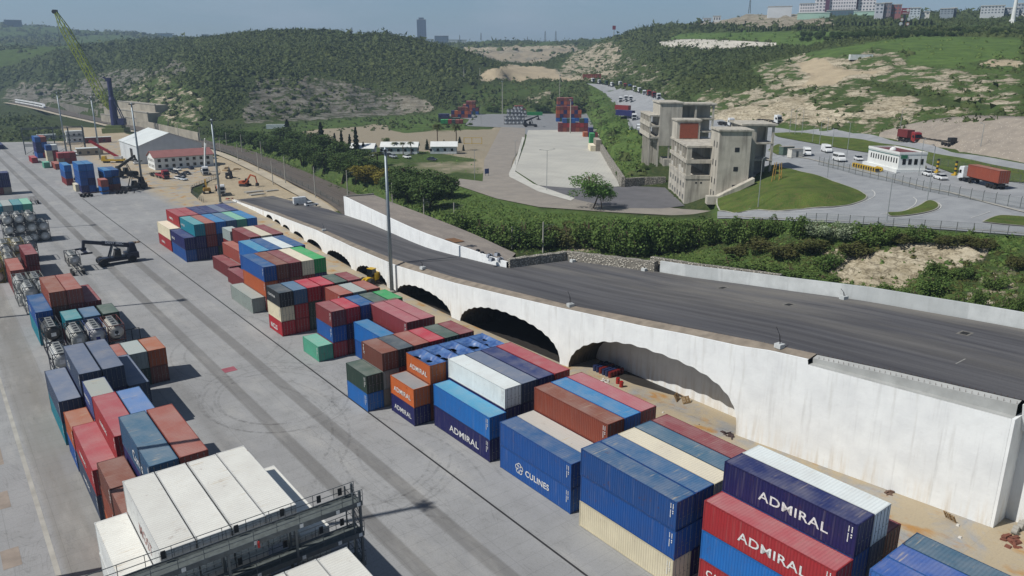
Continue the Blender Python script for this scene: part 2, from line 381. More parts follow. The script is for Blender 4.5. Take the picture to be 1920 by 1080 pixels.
# right hill
cover([(1040, 130), (1075, 98), (1150, 75), (1175, 90), (1170, 130), (1190, 160), (1110, 150), (1050, 145)], .6, .5, 0, .35)
cover([(1170, 90), (1215, 110), (1262, 140), (1285, 178), (1250, 186), (1190, 165), (1150, 150)], .5, .45, 0, .55)
cover([(1245, 100), (1380, 95), (1500, 110), (1560, 150), (1440, 160), (1400, 168), (1280, 165), (1260, 120)], 0, .2, 0)
cover([(1235, 82), (1270, 62), (1500, 58), (1640, 62), (1500, 90), (1440, 86), (1270, 78)], 0, .97, 0)
cover([(1330, 222), (1290, 180), (1320, 165), (1400, 170), (1450, 150), (1600, 140), (1640, 165), (1800, 200), (1920, 215), (1920, 226), (1780, 222), (1650, 255), (1560, 250), (1440, 238)], .54, .6, 0, .3)
cover([(1440, 160), (1400, 125), (1480, 108), (1600, 85), (1680, 92), (1710, 120), (1800, 128), (1920, 140), (1920, 215), (1800, 190), (1640, 150)], .54, .7, 0, .3)
cover([(1330, 232), (1345, 215), (1500, 180), (1560, 192), (1600, 225), (1560, 235), (1450, 236)], .85, .3, 0, .1)
cover([(1620, 215), (1640, 190), (1700, 178), (1720, 190), (1680, 215)], .88, .3, 0, .1)
cover([(1500, 190), (1560, 170), (1640, 185), (1600, 222)], .5, .5, 0, .1)
cover([(1490, 115), (1530, 112), (1620, 130), (1640, 135), (1590, 145), (1560, 158), (1440, 165), (1520, 150)], .95, .1, .95, .05)
cover([(1560, 128), (1680, 130), (1640, 140), (1580, 140)], .9, .1, .9, .05)
cover([(1500, 100), (1600, 84), (1720, 66), (1920, 72), (1920, 138), (1800, 126), (1710, 122), (1690, 96), (1640, 90), (1540, 108)], 0, .95, 0)
cover([(1810, 116), (1870, 112), (1920, 114), (1920, 126), (1860, 128)], .7, .5, .5, .05)
cover([(1270, 52), (1300, 36), (1400, 24), (1480, 26), (1560, 38), (1660, 38), (1640, 46), (1460, 54)], .85, .25, .2, .55)
cover([(1600, 26), (1920, 20), (1920, 68), (1640, 60), (1560, 44)], .05, .5, .25)
# plateau
cover([(1330, 235), (1480, 240), (1650, 258), (1920, 310), (1920, 445), (1440, 412), (1340, 408), (1330, 380)], 0, .8, .05, .5)
cover([(1100, 160), (1150, 170), (1210, 255), (1215, 330), (1120, 330), (1105, 240)], .04, .85, 0)
cover([(1120, 160), (1160, 200), (1190, 240), (1150, 225)], .1, .35, 0)
# bank
cover([(820, 340), (1000, 390), (1250, 410), (1440, 408), (1920, 440), (1920, 470), (1440, 440), (1250, 440), (900, 420)], 0, .9, 0)
cover([(1280, 450), (1440, 440), (1560, 452), (1920, 470), (1920, 620), (1250, 500)], .22, .25, .3, .1)
cover([(1250, 490), (1340, 470), (1440, 480), (1500, 495), (1590, 535), (1480, 528)], 0, .75, 0)
cover([(1530, 500), (1545, 470), (1600, 460), (1640, 480), (1600, 520), (1560, 520)], .8, .2, .2, .05)
cover([(1570, 532), (1590, 488), (1680, 462), (1720, 452), (1860, 452), (1850, 482), (1790, 508), (1740, 506), (1700, 540), (1640, 558)], 1, .05, .2, .1)
cover([(1700, 530), (1760, 500), (1800, 520), (1790, 560), (1740, 570), (1690, 560)], .05, .7, 0)
cover([(1800, 560), (1850, 500), (1920, 490), (1920, 600), (1850, 580)], .6, .5, 0, .1)
cover([(1040, 480), (1060, 450), (1180, 462), (1250, 480), (1240, 492), (1110, 478)], .55, .25, .4, .1)
cover([(360, 385), (400, 330), (390, 290), (460, 300), (560, 345), (640, 378), (640, 395), (560, 382), (440, 385)], .1, .1, 1, .25)
cover([(130, 262), (110, 235), (200, 240), (300, 265), (330, 300), (200, 275)], .1, .2, 1, .3)
# soften the borders, then roughen rock
for k in range(2):
    for a in (0, 1):
        c = cov.reshape(NA, NR, 4); c = (np.roll(c, 1, a) + np.roll(c, -1, a) + 2 * c) / 4; cov = c.reshape(-1, 4)
def fbm(x, y, s, seed=0, octv=4):
    o = np.zeros_like(x); amp = 1.0; q = np.random.default_rng(seed)
    for k in range(octv):
        for j in range(3):
            a = q.uniform(0, 6.283); w = s * q.uniform(.7, 1.3)
            o += amp * np.sin(w * (x * math.cos(a) + y * math.sin(a)) + q.uniform(0, 6.28) + 1.3 * np.sin(w * .6 * (x * math.sin(a) - y * math.cos(a))))
        s *= 2.1; amp *= .5
    return o / 3
gr = GR.ravel()
amp = np.interp(gr, [0, 110, 140, 300, 900, 2500], [0, 0, .25, .7, 2.2, 6])
rough = np.clip(cov[:, 0] * 1.3 + .12, 0, 1) * np.where((GZ > 9) | (gr > 640), 1, .05) * np.where(cov[:, 2] > .8, .2, 1)
rough[(inside([(1100, 150), (1480, 240), (1920, 300), (1960, 445), (1320, 412), (1190, 260)], px_, py_)) & (cov[:, 0] < .3)] *= .05
amp = amp * (1 + 1.1 * (cov[:, 0] > .4) * (gr > 250) * (gr < 800)); GZ2 = GZ + fbm(GX, GY, .16, 3) * amp * rough
bank = inside([(1280, 450), (1440, 438), (1930, 470), (1930, 640), (1250, 500)], px_, py_) & (gr < 190)
GZ2 = GZ2 + np.where(bank, (fbm(GX, GY, .5, 5) * .45 + fbm(GX * .45 + GY * .2, GY * 1.3, 1.0, 6) * .3) * np.clip(cov[:, 0] + .15, 0, 1), 0)
LV = 6.75
def press(poly, zf):
    m = inside(poly, GX, GY)
    if m.any(): GZ2[m] = zf(GX[m], GY[m])
LVP = [tuple(P(x, y, LV)[:2]) for x, y in ((818, 213), (1104, 211), (1132, 268), (1168, 348), (1247, 350), (1287, 388), (1350, 396), (1340, 409), (1150, 400), (1010, 390), (930, 374), (842, 346), (858, 333), (903, 340), (905, 300), (948, 262), (972, 240), (868, 238))]
press(LVP, lambda x, y: np.full(len(x), LV - .15))
press([(-75, -50), (86, -50), (86, 264), (72, 264), (75, 290), (79, 303), (94, 322), (102, 342), (113, 388), (118, 440), (114, 490), (97, 535), (72, 542), (38, 558), (-75, 592)], lambda x, y: np.full(len(x), -.6))
press([(86, -50), (108.5, -50), (107.2, 10), (105.6, 31), (104.4, 50), (103.4, 66), (102.6, 89), (99, 111), (92, 119), (70, 119), (70, 24), (86, 22)], lambda x, y: np.full(len(x), -3.0))
press([(70, 112), (97, 117), (98, 150), (101, 182), (102, 198), (93, 200), (94, 215), (95, 235), (95, 264), (70, 264)], lambda x, y: np.full(len(x), -2.6))
RL = [tuple(P(x, y, 1.0)[:2]) for x, y in ((24, 192), (60, 198.5), (95, 206), (130, 214.5), (165, 222), (200, 229.5), (250, 240.5), (300, 251.5), (360, 266), (435, 284), (510, 314), (585, 349), (640, 377))] + [(98, 190), (94, 160), (91, 130)]
_rl = np.array(RL); _m = np.zeros(len(GX), bool)
for p_, q_ in zip(_rl, _rl[1:]):
    d_ = q_ - p_; s_ = np.clip(((GX - p_[0]) * d_[0] + (GY - p_[1]) * d_[1]) / (d_ @ d_), 0, 1); _m |= np.hypot(GX - p_[0] - s_ * d_[0], GY - p_[1] - s_ * d_[1]) < 12
GZ2[_m] = np.minimum(GZ2[_m], .9)
_m = inside([(20, 186), (60, 190), (230, 226), (380, 256), (480, 292), (640, 360), (640, 380), (420, 320), (300, 275), (200, 245), (20, 200)], px_, py_) & (gr > 220); GZ2[_m] = np.minimum(GZ2[_m], 1.6)
TF = np.array([(i * NR + j, (i + 1) * NR + j, (i + 1) * NR + j + 1, i * NR + j + 1) for i in range(NA - 1) for j in range(NR - 1)], np.int32)

t = NT('open_ground')
v = t.pos(); a = t.attr('cover'); sep = t.n.new('ShaderNodeSeparateColor'); t.l.new(a, sep.inputs[0])
al = t.attr('cover', 'Alpha')
big = t.noise(v, .018, 6, .6); mid = t.noise(v, .12, 6, .62); fine = t.noise(v, .9, 5, .6)
strata = t.noise(t.vmap(v, (.06, .06, .7), rot=(0.6, .35, 0)), 1.0, 7, .68, .6)
veg_d = t.mix(t.ramp(mid, .35, .65), lin('27301d'), lin('333d24'))
veg_g = t.mix(t.ramp(mid, .35, .68), lin('43592f'), lin('5a7339'))
veg = t.mix(t.ramp(sep.outputs[1], .1, .95), veg_d, veg_g)
veg = t.mix(t.math('MULTIPLY', t.ramp(fine, .45, .75), .45), veg, lin('66643f'))
rk_c = t.mix(t.ramp(strata, .36, .62), lin('a0957d'), lin('c6bca5'))
rk_g = t.mix(t.ramp(strata, .36, .62), lin('4e4f4a'), lin('807f78'))
rk = t.mix(al, rk_c, rk_g)
rk = t.mix(t.math('MULTIPLY', t.ramp(fine, .5, .72), .5), rk, lin('6e6348'))
ck = t.math('ABSOLUTE', t.math('SUBTRACT', t.noise(t.vmap(v, (.16, .16, .9), rot=(.5, .3, 0)), 1.1, 8, .68, .5), .5)); ck2 = t.math('ABSOLUTE', t.math('SUBTRACT', t.noise(v, .14, 7, .66, .8), .5))
rk = t.mix(t.math('MULTIPLY', t.ramp(ck, .0, .035, (1, 1, 1), (0, 0, 0)), .75), rk, lin('4f4738')); rk = t.mix(t.math('MULTIPLY', t.ramp(ck2, .0, .02, (1, 1, 1), (0, 0, 0)), .55), rk, lin('5d553f'))
n2 = t.math('ADD', t.math('MULTIPLY', mid, .6), t.math('MULTIPLY', strata, .4))
th = t.math('ADD', t.math('SUBTRACT', n2, .5), t.math('MULTIPLY', t.math('SUBTRACT', sep.outputs[0], .5), .55))
fr = t.ramp(th, .0, .05)
dirt = t.mix(t.ramp(mid, .3, .7), t.mix(al, lin('b3a58b'), lin('8b8474')), t.mix(al, lin('9f927b'), lin('8c8372')))
thd = t.math('ADD', t.math('SUBTRACT', big, .5), t.math('MULTIPLY', t.math('SUBTRACT', sep.outputs[2], .5), .8))
col = t.mix(fr, veg, rk)
col = t.mix(t.ramp(thd, .0, .1), col, dirt)
t.bump(t.math('ADD', t.math('ADD', mid, t.math('MULTIPLY', fine, .5)), t.math('MULTIPLY', t.math('MULTIPLY', strata, fr), 1.2)), 1.1, .7)
M_ground = t.out(col, .95, spec=.1)
me = arrays('ground', np.stack([GX, GY, GZ2], -1), TF, M_ground, True)
ca = me.color_attributes.new('cover', 'FLOAT_COLOR', 'POINT'); ca.data.foreach_set('color', cov.astype(np.float32).ravel())
tag(put('ground', me), kind='structure')

# ---------------------------------------------------------------- draped sheets: roads, pads
def drape(name, poly, mat, off=.12, step=4.0, z=None, kind='structure', label=None, cat=None):
    """a sheet with the outline poly (world x, y) lying on the ground, or level at z"""
    pts = []
    n = len(poly)
    for i in range(n):
        p, q = np.array(poly[i][:2]), np.array(poly[(i + 1) % n][:2]); k = max(1, int(np.linalg.norm(q - p) / step))
        for j in range(k): pts.append(tuple(p + (q - p) * j / k))
    nb = len(pts); A = np.array(pts)
    if z is None:
        gx, gy = np.meshgrid(np.arange(A[:, 0].min(), A[:, 0].max(), step), np.arange(A[:, 1].min(), A[:, 1].max(), step))
        gx, gy = gx.ravel(), gy.ravel(); m = inside(pts, gx, gy)
        dmin = np.full(len(gx), 9.)
        pts += [(float(a), float(b)) for a, b in zip(gx[m], gy[m])]
    vs, es, fs, *_ = geometry.delaunay_2d_cdt([Vector(p) for p in pts], [(i, (i + 1) % nb) for i in range(nb)], [], 1, 1e-4)
    X = np.array([(p.x, p.y) for p in vs])
    Z = terr(X[:, 0], X[:, 1]) + off if z is None else (np.array([z(x, y) for x, y in X]) if callable(z) else np.full(len(X), z))
    b = MB(); b.add(np.column_stack([X, Z]), [tuple(f) for f in fs])
    o = put(name, b.mesh(name, mat, True, recalc=False))
    me = o.data
    if me.polygons and sum(p.normal.z for p in me.polygons) < 0: me.flip_normals()
    return tag(o, label, cat, None, kind)
def hp(pts): return [tuple(hit(x, y)[:2]) for x, y in pts]      # photo outline to ground outline
def smooth_line(pts, n=8):
    pts = [np.array(p, float) for p in pts]; o = []
    for i in range(len(pts) - 1):
        p0 = pts[max(i - 1, 0)]; p1 = pts[i]; p2 = pts[i + 1]; p3 = pts[min(i + 2, len(pts) - 1)]
        for k in range(n):
            s = k / n; o.append(.5 * ((2 * p1) + (p2 - p0) * s + (2 * p0 - 5 * p1 + 4 * p2 - p3) * s * s + (3 * p1 - p0 - 3 * p2 + p3) * s ** 3))
    return o + [pts[-1]]
def ribbon(b, line, w0, w1, zf, m=0):           # strip between offsets w0..w1 beside a line
    line = [np.array(p[:2], float) for p in line]; vs = []
    for i, p in enumerate(line):
        d = line[min(i + 1, len(line) - 1)] - line[max(i - 1, 0)]; d /= np.linalg.norm(d) + 1e-9; nn = np.array([d[1], -d[0]])
        for w in (w0, w1):
            q = p + nn * w; vs.append((q[0], q[1], zf(q[0], q[1])))
    b.add(vs, [(2 * i, 2 * i + 1, 2 * i + 3, 2 * i + 2) for i in range(len(line) - 1)], m)
def tz(off): return lambda x, y: float(terr(x, y)[0]) + off

def asphalt(name, c1, c2, streak=0.0, rough=.85):
    t = NT(name); v = t.pos(); n = t.noise(v, .25, 6, .6); f = t.noise(v, 6, 4, .6)
    col = t.mix(t.ramp(n, .35, .68), lin(c1), lin(c2))
    if streak:
        s_ = t.noise(t.vmap(v, (1.3, .035, .05), rot=(0, 0, R(-3))), .7, 5, .6)
        col = t.mix(t.math('MULTIPLY', t.ramp(s_, .42, .66), streak), col, lin('77756f'))
    col = t.mix(t.math('MULTIPLY', t.ramp(f, .4, .7), .25), col, tuple(x * .6 for x in lin(c1)))
    return t.out(col, rough)
M_asph = asphalt('road_asphalt', '77797a', '85878a')
M_asph_d = asphalt('dark_asphalt', '5a5a5c', '68676a')
M_white = pm('road_paint', 'cfcfca', .8, .2, 2)
M_kerb = pm('kerb_concrete', 'a5a39b', .9, .25, 1)
M_conc = pm('grey_concrete', '9a978f', .9, .25, .35, bump=.01)

# upper yard slab, dirt yard asphalt, plateau roads
t = NT('slab_concrete'); v = t.pos(); n = t.noise(v, .06, 5); f = t.noise(t.vmap(v, (1, .12, 1), rot=(0, 0, R(-37))), .5, 5)
br = t.n.new('ShaderNodeTexBrick'); t.l.new(t.vmap(v, (1, 1, 1), rot=(0, 0, R(-40))), br.inputs[0]); br.inputs['Scale'].default_value = .16
br.inputs['Color1'].default_value = br.inputs['Color2'].default_value = (1, 1, 1, 1); br.inputs['Mortar'].default_value = (.82, .82, .82, 1); br.inputs['Mortar Size'].default_value = .008; br.offset = 0
col = t.mix(t.ramp(n, .35, .65), lin('b5b4ab'), lin('a7a69f')); col = t.mix(t.ramp(f, .5, .8, (0, 0, 0), (.4, .4, .4)), col, lin('8f8d86'))
M_slab = t.out(t.mix(1.0, col, br.outputs[0], 'MULTIPLY'), .9)
drape('far_yard_paving', [tuple(P(x, y, LV)[:2]) for x, y in ((826, 214), (1100, 213), (1120, 250), (990, 256), (975, 240), (870, 236), (880, 224))], M_asph, z=LV)
drape('dirt_track', [tuple(P(x, y, LV)[:2]) for x, y in ((940, 238), (985, 240), (984, 262), (962, 300), (954, 330), (1000, 352), (1095, 372), (1180, 380), (1280, 392), (1345, 396), (1340, 408), (1150, 398), (1010, 388), (930, 372), (850, 345), (862, 335), (905, 340), (908, 300))], asphalt('dusty_asphalt', '857f77', '938c82'), z=LV + .03)
drape('concrete_yard', [tuple(P(x, y, LV)[:2]) for x, y in ((990, 244), (1120, 243), (1128, 270), (1162, 350), (1072, 353), (1010, 348), (966, 320), (984, 270))], M_slab, z=LV + .08)
drape('pale_strip', [tuple(P(x, y, LV)[:2]) for x, y in ((979, 257), (984, 258), (966, 322), (1000, 345), (1060, 366), (1078, 372), (1070, 377), (1010, 360), (955, 332), (954, 326), (970, 290))], pm('pale_concrete', 'bdbcb4', .9, .15, .3), z=LV + .13)
drape('asphalt_yard', [tuple(P(x, y, LV)[:2]) for x, y in ((1008, 349), (1162, 351), (1165, 348), (1247, 352), (1284, 386), (1240, 391), (1150, 390), (1080, 374), (1040, 364))], M_asph_d, z=LV + .06)
# ---------------------------------------------------------------- container yard paving
t = NT('yard_concrete'); v = t.pos(); s = t.sep(v)
big = t.noise(v, .035, 6, .6); mid = t.noise(v, .3, 6, .65); fine = t.noise(v, 5, 4, .6)
along = t.noise(t.vmap(v, (1, .05, 1)), .55, 6, .6)
col = t.mix(t.ramp(big, .35, .65), lin('8b8c8d'), lin('9a9b9b'))
col = t.mix(t.math('MULTIPLY', t.ramp(mid, .45, .72), .5), col, lin('7f807f'))
def band(x0, x1, soft=.25):
    a = t.math('SMOOTH_MIN', 1.0, 1.0, 0.0)
    u = t.math('DIVIDE', t.math('SUBTRACT', s[0], x0), soft, clamp=True); w = t.math('DIVIDE', t.math('SUBTRACT', x1, s[0]), soft, clamp=True)
    return t.math('MULTIPLY', u, w)
wob = t.math('MULTIPLY', t.math('SUBTRACT', along, .5), 1.0)
strips = t.math('ADD', band(28.7, 30.7), band(34.7, 36.7))
strips = t.math('ADD', strips, t.math('MULTIPLY', band(22.0, 24.8, 1.0), .5), clamp=True)
col = t.mix(t.math('MULTIPLY', strips, t.math('ADD', .62, wob)), col, lin('676664'))
lane = band(3.4, 8.6, .6)
col = t.mix(t.math('MULTIPLY', lane, t.math('ADD', .6, wob)), col, lin('79766f'))
# tyre scuffs: stretched curved noise lines
tw = t.noise(t.vmap(v, (1, .22, 1)), .22, 3, .5, 2.5)
ln = t.math('ABSOLUTE', t.math('SUBTRACT', t.math('FRACT', t.math('MULTIPLY', tw, 9.0)), .5))
sc_ = t.math('MULTIPLY', t.ramp(ln, .0, .07, (1, 1, 1), (0, 0, 0)), t.ramp(mid, .42, .62))
col = t.mix(t.math('MULTIPLY', sc_, .4), col, lin('5b5b5c'))
tw2 = t.noise(t.vmap(v, (.6, .3, 1), (31, 7, 0)), .12, 2, .5, 3.5); ln2 = t.math('ABSOLUTE', t.math('SUBTRACT', t.math('FRACT', t.math('MULTIPLY', tw2, 22.0)), .5))
col = t.mix(t.math('MULTIPLY', t.math('MULTIPLY', t.ramp(ln2, .0, .09, (1, 1, 1), (0, 0, 0)), t.ramp(t.noise(v, .05, 3), .48, .6)), .35), col, lin('616162'))
lt_ = t.ramp(t.noise(t.vmap(v, (1, .25, 1), (5, 9, 0)), .25, 5, .65), .52, .7); col = t.mix(t.math('MULTIPLY', lt_, .3), col, lin('b5b3ad'))
# slab joints
br = t.n.new('ShaderNodeTexBrick'); t.l.new(v, br.inputs[0]); br.inputs['Scale'].default_value = .12; br.offset = 0
br.inputs['Color1'].default_value = br.inputs['Color2'].default_value = (1, 1, 1, 1); br.inputs['Mortar'].default_value = (.8, .8, .8, 1); br.inputs['Mortar Size'].default_value = .004
col = t.mix(.8, col, br.outputs[0], 'MULTIPLY')
# oil
oil = t.ramp(t.noise(t.vmap(v, (.9, .35, 1)), .16, 5, .6), .64, .74)
col = t.mix(t.math('MULTIPLY', oil, .35), col, lin('5f6160'))
# sandy wash by the wall
sand = t.math('MULTIPLY', t.math('DIVIDE', t.math('SUBTRACT', s[0], 61.0), 6.0, clamp=True), t.ramp(t.noise(v, .22, 6, .65, .5), .34, .52))
col = t.mix(t.math('MULTIPLY', sand, .75), col, lin('ad9c7c'))
och = t.math('MULTIPLY', t.math('DIVIDE', t.math('SUBTRACT', s[0], 63.5), 3.0, clamp=True), t.ramp(t.noise(t.vmap(v, (1, .5, 1)), .35, 5, .6), .56, .68))
col = t.mix(t.math('MULTIPLY', och, .8), col, lin('a5752f'))
col = t.mix(t.math('MULTIPLY', t.ramp(fine, .45, .7), .2), col, lin('6a6966'))
t.bump(mid, .02)
M_yard = t.out(col, .9, spec=.2)
YE = [(-70, -45), (86, -45)] + [(wall_x(y) + (.3 if y > 23.3 else 3.2), y) for y in (-20, 10, 23, 23.4, 30, 40, 51, 60, 67, 75, 83, 90, 97, 104, 111, 120, 128, 135, 142, 149, 156, 166, 176, 183, 190, 202, 210, 220, 230, 240, 252, 264)] + [(72, 265.5), (75, 290), (79, 303), (94, 322), (102, 342), (113, 388), (118, 440), (114, 490), (97, 535), (72, 540), (38, 556), (-70, 590)]
drape('yard_paving', YE, M_yard, z=0.0)
drape('drain_channel', [(41.28, 40), (41.52, 40), (41.52, 300), (41.28, 300)], pm('drain_iron', '2d2d2e', .8), z=.012)
drape('lane_edge', [(2.9, 20), (3.35, 20), (3.35, 330), (2.9, 330)], pm('edge_strip', 'a9a79f', .9, .3, .4), z=.012)
hb = MB(); hb.box(30.5, 32.4, 110.9, 112.75, 0, .03); tag(hb.build('drain_cover', pm('red_cover', '9c5560', .7)), 'square red painted cover plate set in the yard paving', 'drain cover')
for i, (x0, x1, y0, y1) in enumerate(((-.6, .9, 88, 92), (-.8, .7, 76, 79.5), (-.2, 1.2, 99, 104))):
    tag(put('paving_patch', MB().add([(x0, y0, .012), (x1, y0, .012), (x1, y1, .012), (x0, y1, .012)], [(0, 1, 2, 3)]).mesh('paving_patch', pm('tan_patch', '94897e', .9, .25, .6))), kind='structure')
t = NT('tyre_rubber'); v = t.pos(); t.put(t.b.inputs['Alpha'], t.math('MULTIPLY', t.ramp(t.noise(v, 1.2, 4), .35, .65), .15)); M_skid = t.out(lin('4a4a4b'), .9)
b = MB(); r_ = random.Random(5)
for cx, cy, rad, a0, a1 in ((33.5, 98, 7.5, 0, 6.2), (33.9, 98.6, 8.2, .4, 5.4), (33, 80, 12, 3.4, 5.6), (34, 80, 12.4, 3.5, 5.4), (36, 118, 9, 2.2, 4.6), (30, 128, 14, 5.2, 7.0), (31, 146, 10, 2.6, 5.0), (38, 66, 16, 2.4, 3.7), (22, 92, 15, -.9, .5), (27, 70, 18, -.4, .7), (29, 170, 13, 2.9, 4.4), (35, 210, 16, 3.2, 4.9), (45, 70, 11, 2.6, 4.0)):
    for dr in (0, 2.0):
        ln_ = [(cx + (rad + dr) * math.cos(a0 + (a1 - a0) * k / 36), cy + 1.25 * (rad + dr) * math.sin(a0 + (a1 - a0) * k / 36)) for k in range(37)]
        ribbon(b, ln_, -.16, .16, lambda x, y: .008 + .003 * (len(b.f) % 7) / 7)
tag(b.build('tyre_marks', M_skid, recalc=False), kind='structure')
# ---------------------------------------------------------------- new road on arches beside the yard
t = NT('white_render'); v = t.pos(); s = t.sep(v)
n = t.noise(v, .35, 6, .6); dr = t.noise(t.vmap(v, (.8, .8, .07)), 1.6, 5, .6); f = t.noise(v, 3, 5)
col = t.mix(t.ramp(n, .35, .7), lin('e6e9e9'), lin('d8dbdc'))
low = t.math('SUBTRACT', 1.0, t.math('DIVIDE', s[2], 3.4, clamp=True))
col = t.mix(t.math('MULTIPLY', t.math('MULTIPLY', low, .6), t.ramp(dr, .45, .68)), col, lin('c9b79b'))
col = t.mix(t.math('MULTIPLY', t.ramp(dr, .56, .72), .35), col, lin('b3b2ab'))
col = t.mix(t.math('MULTIPLY', t.ramp(f, .6, .75), .25), col, lin('bdbfbf'))
jt = t.math('FRACT', t.math('DIVIDE', s[1], 4.8)); jl = t.ramp(jt, .0, .012, (1, 1, 1), (0, 0, 0)); hz_ = t.ramp(t.math('FRACT', t.math('DIVIDE', s[2], 2.4)), .0, .014, (1, 1, 1), (0, 0, 0))
col = t.mix(t.math('MULTIPLY', t.math('ADD', jl, hz_, clamp=True), t.math('MULTIPLY', t.ramp(n, .35, .6), .28)), col, lin('a9aaa8'))
tp = t.noise(t.vmap(v, (.5, .5, .03), (3, 8, 0)), 2.6, 4, .65); col = t.mix(t.math('MULTIPLY', t.ramp(tp, .58, .7), .22), col, lin('9d9c97'))
t.bump(t.math('ADD', n, t.math('MULTIPLY', f, .2)), .06)
M_render = t.out(col, .85, spec=.25)
t = NT('corrugated_steel'); v = t.pos(); n = t.noise(v, .7, 6)
M_liner = t.out(t.mix(t.ramp(n, .35, .65), lin('5f584a'), lin('47423a')), .75, .2)
ARCH = [(66, 14.8, 7.3, 6.1), (96, 13.3, 5.0, 16), (122.4, 10.2, 3.1, 16), (144.8, 7.8, 2.5, 14), (163.5, 8, 2.1, 12), (181.2, 6, 1.65, 10), (194.8, 4.8, 1.3, 8), (206.8, 3.6, 1.1, 7), (215.9, 3.5, 1.1, 6), (224.2, 3.2, 1.25, 6)]
def arch_z(y):
    for c, a, h, d in ARCH:
        u = (y - c) / a
        if abs(u) < 1:
            th = math.asin(u); e = (3.0 if a > 14 else 2.5 if a > 13 else 2.2) if u < 0 else 1.95; zz = h * (1 - abs(u) ** e) ** (1 / e)
            if a > 7: zz += .085 * math.cos((th / (math.pi / 2)) * math.pi * (17 if a > 12 else 12))
            return max(zz, 0.0)
    return None
ZTY = [-20, 23.3, 43.2, 43.3, 48, 52, 60, 67, 78, 93, 112, 132, 161, 180, 206, 232, 264]
ZTZ = [12.4, 12.0, 11.85, 12.45, 12.25, 11.75, 11.1, 10.35, 9.5, 8.25, 6.75, 5.6, 5.15, 4.7, 3.0, 1.5, .25]
def wall_top(y): return float(np.interp(y, ZTY, ZTZ))
viad = thing('arched_viaduct', 'long white retaining wall with a row of dark arches below the new road', 'viaduct', (75, 100, 0))
viad.location = (0, 0, 0)
ys = set(np.arange(23.2, 264.2, 1.0).round(2)) | {43.2, 43.3, 264.0}
for c, a, h, d in ARCH:
    n_ = 90 if a > 7 else 30
    for k in range(-n_, n_ + 1): ys.add(round(c + a * .99999 * math.sin(k / n_ * math.pi / 2), 3))
ys = sorted(ys)
b = MB(); vs = []; fs = []
for y in ys:
    x = wall_x(y); zb = arch_z(y); zt = wall_top(y)
    zb = -.3 if zb is None else zb
    vs += [(x, y, zb), (x + .03 * 0, y, zt), (x + .9, y, zt)]
for i in range(len(ys) - 1):
    fs += [(3 * i, 3 * i + 3, 3 * i + 4, 3 * i + 1)] + ([(3 * i + 1, 3 * i + 4, 3 * i + 5, 3 * i + 2)] if ys[i] > 43.25 else [])
b.add(vs, fs); b.build('facade', M_render, viad, recalc=False)
# square end of the facade and the set-back wall beyond it
b = MB(); b.hexa([(79.0, 23.2, -.3), (79.0, 22.9, -.3), (82.2, 22.9, -.3), (82.2, 23.2, -.3)], [(79.0, 23.2, 12.0), (79.0, 22.9, 12.0), (82.2, 22.9, 12.0), (82.2, 23.2, 12.0)])
b.hexa([(82.0, 22.9, -.3), (84.2, -25, -.3), (85.2, -25, -.3), (83.0, 22.9, -.3)], [(82.0, 22.9, 10.2), (84.2, -25, 11.2), (85.2, -25, 11.2), (83.0, 22.9, 10.2)])
b.hexa([(81.2, 22.88, 10.2), (83.4, -25, 11.2), (85.2, -25, 11.2), (83.0, 22.88, 10.2)], [(80.1, 22.88, 13.3), (82.3, -25, 14.2), (85.2, -25, 14.2), (83.0, 22.88, 13.3)])
b.build('set_back_wall', M_render, viad)
# parapet strip, upper concrete step and kerbs
b = MB(); vs = []; L = [y for y in ys if 22.9 <= y <= 43.2]
for y in L: vs += [(wall_x(y), y, wall_top(y)), (wall_x(y) + .9, y, wall_top(y) + .02)]
b.add(vs, [(2 * i, 2 * i + 2, 2 * i + 3, 2 * i + 1) for i in range(len(L) - 1)]); vs = []
for y in L: vs += [(wall_x(y) + .9, y, wall_top(y) - .01), (wall_x(y) + .9, y, road_z(y) - .25)]
b.add(vs, [(2 * i, 2 * i + 2, 2 * i + 3, 2 * i + 1) for i in range(len(L) - 1)])
vs = []
for y in L: vs += [(wall_x(y) + .9, y, road_z(y) - .25), (wall_x(y) + 1.75, y, road_z(y) - .05)]
b.add(vs, [(2 * i, 2 * i + 2, 2 * i + 3, 2 * i + 1) for i in range(len(L) - 1)])
b.build('concrete_step', pm('damp_concrete', 'a7a9a7', .9, .2, .5), viad, recalc=False)
b = MB(); vs = []; L = [y for y in ys if y >= 43.3]
for y in L: vs += [(wall_x(y) + .25, y, wall_top(y) + .006), (wall_x(y) + 1.75, y, road_z(y) + .05)]
b.add(vs, [(2 * i, 2 * i + 2, 2 * i + 3, 2 * i + 1) for i in range(len(L) - 1)])
b.build('verge', pm('rubble_verge', '8b8174', .95, .35, .6, bump=.03), viad, recalc=False)
b = MB()
for y in np.arange(23.3, 240, .55):
    x = wall_x(y) + 1.78
    if y < 95: b.box(x, x + .03, y, y + .03, road_z(y), road_z(y) + .16)
    if y < 43: b.box(wall_x(y) + .95, wall_x(y) + .98, y, y + .03, road_z(y) - .24, road_z(y) + .05)
tag(b.build('starter_bars', pm('rusty_rebar', '5c4334', .8), viad), kind='stuff')
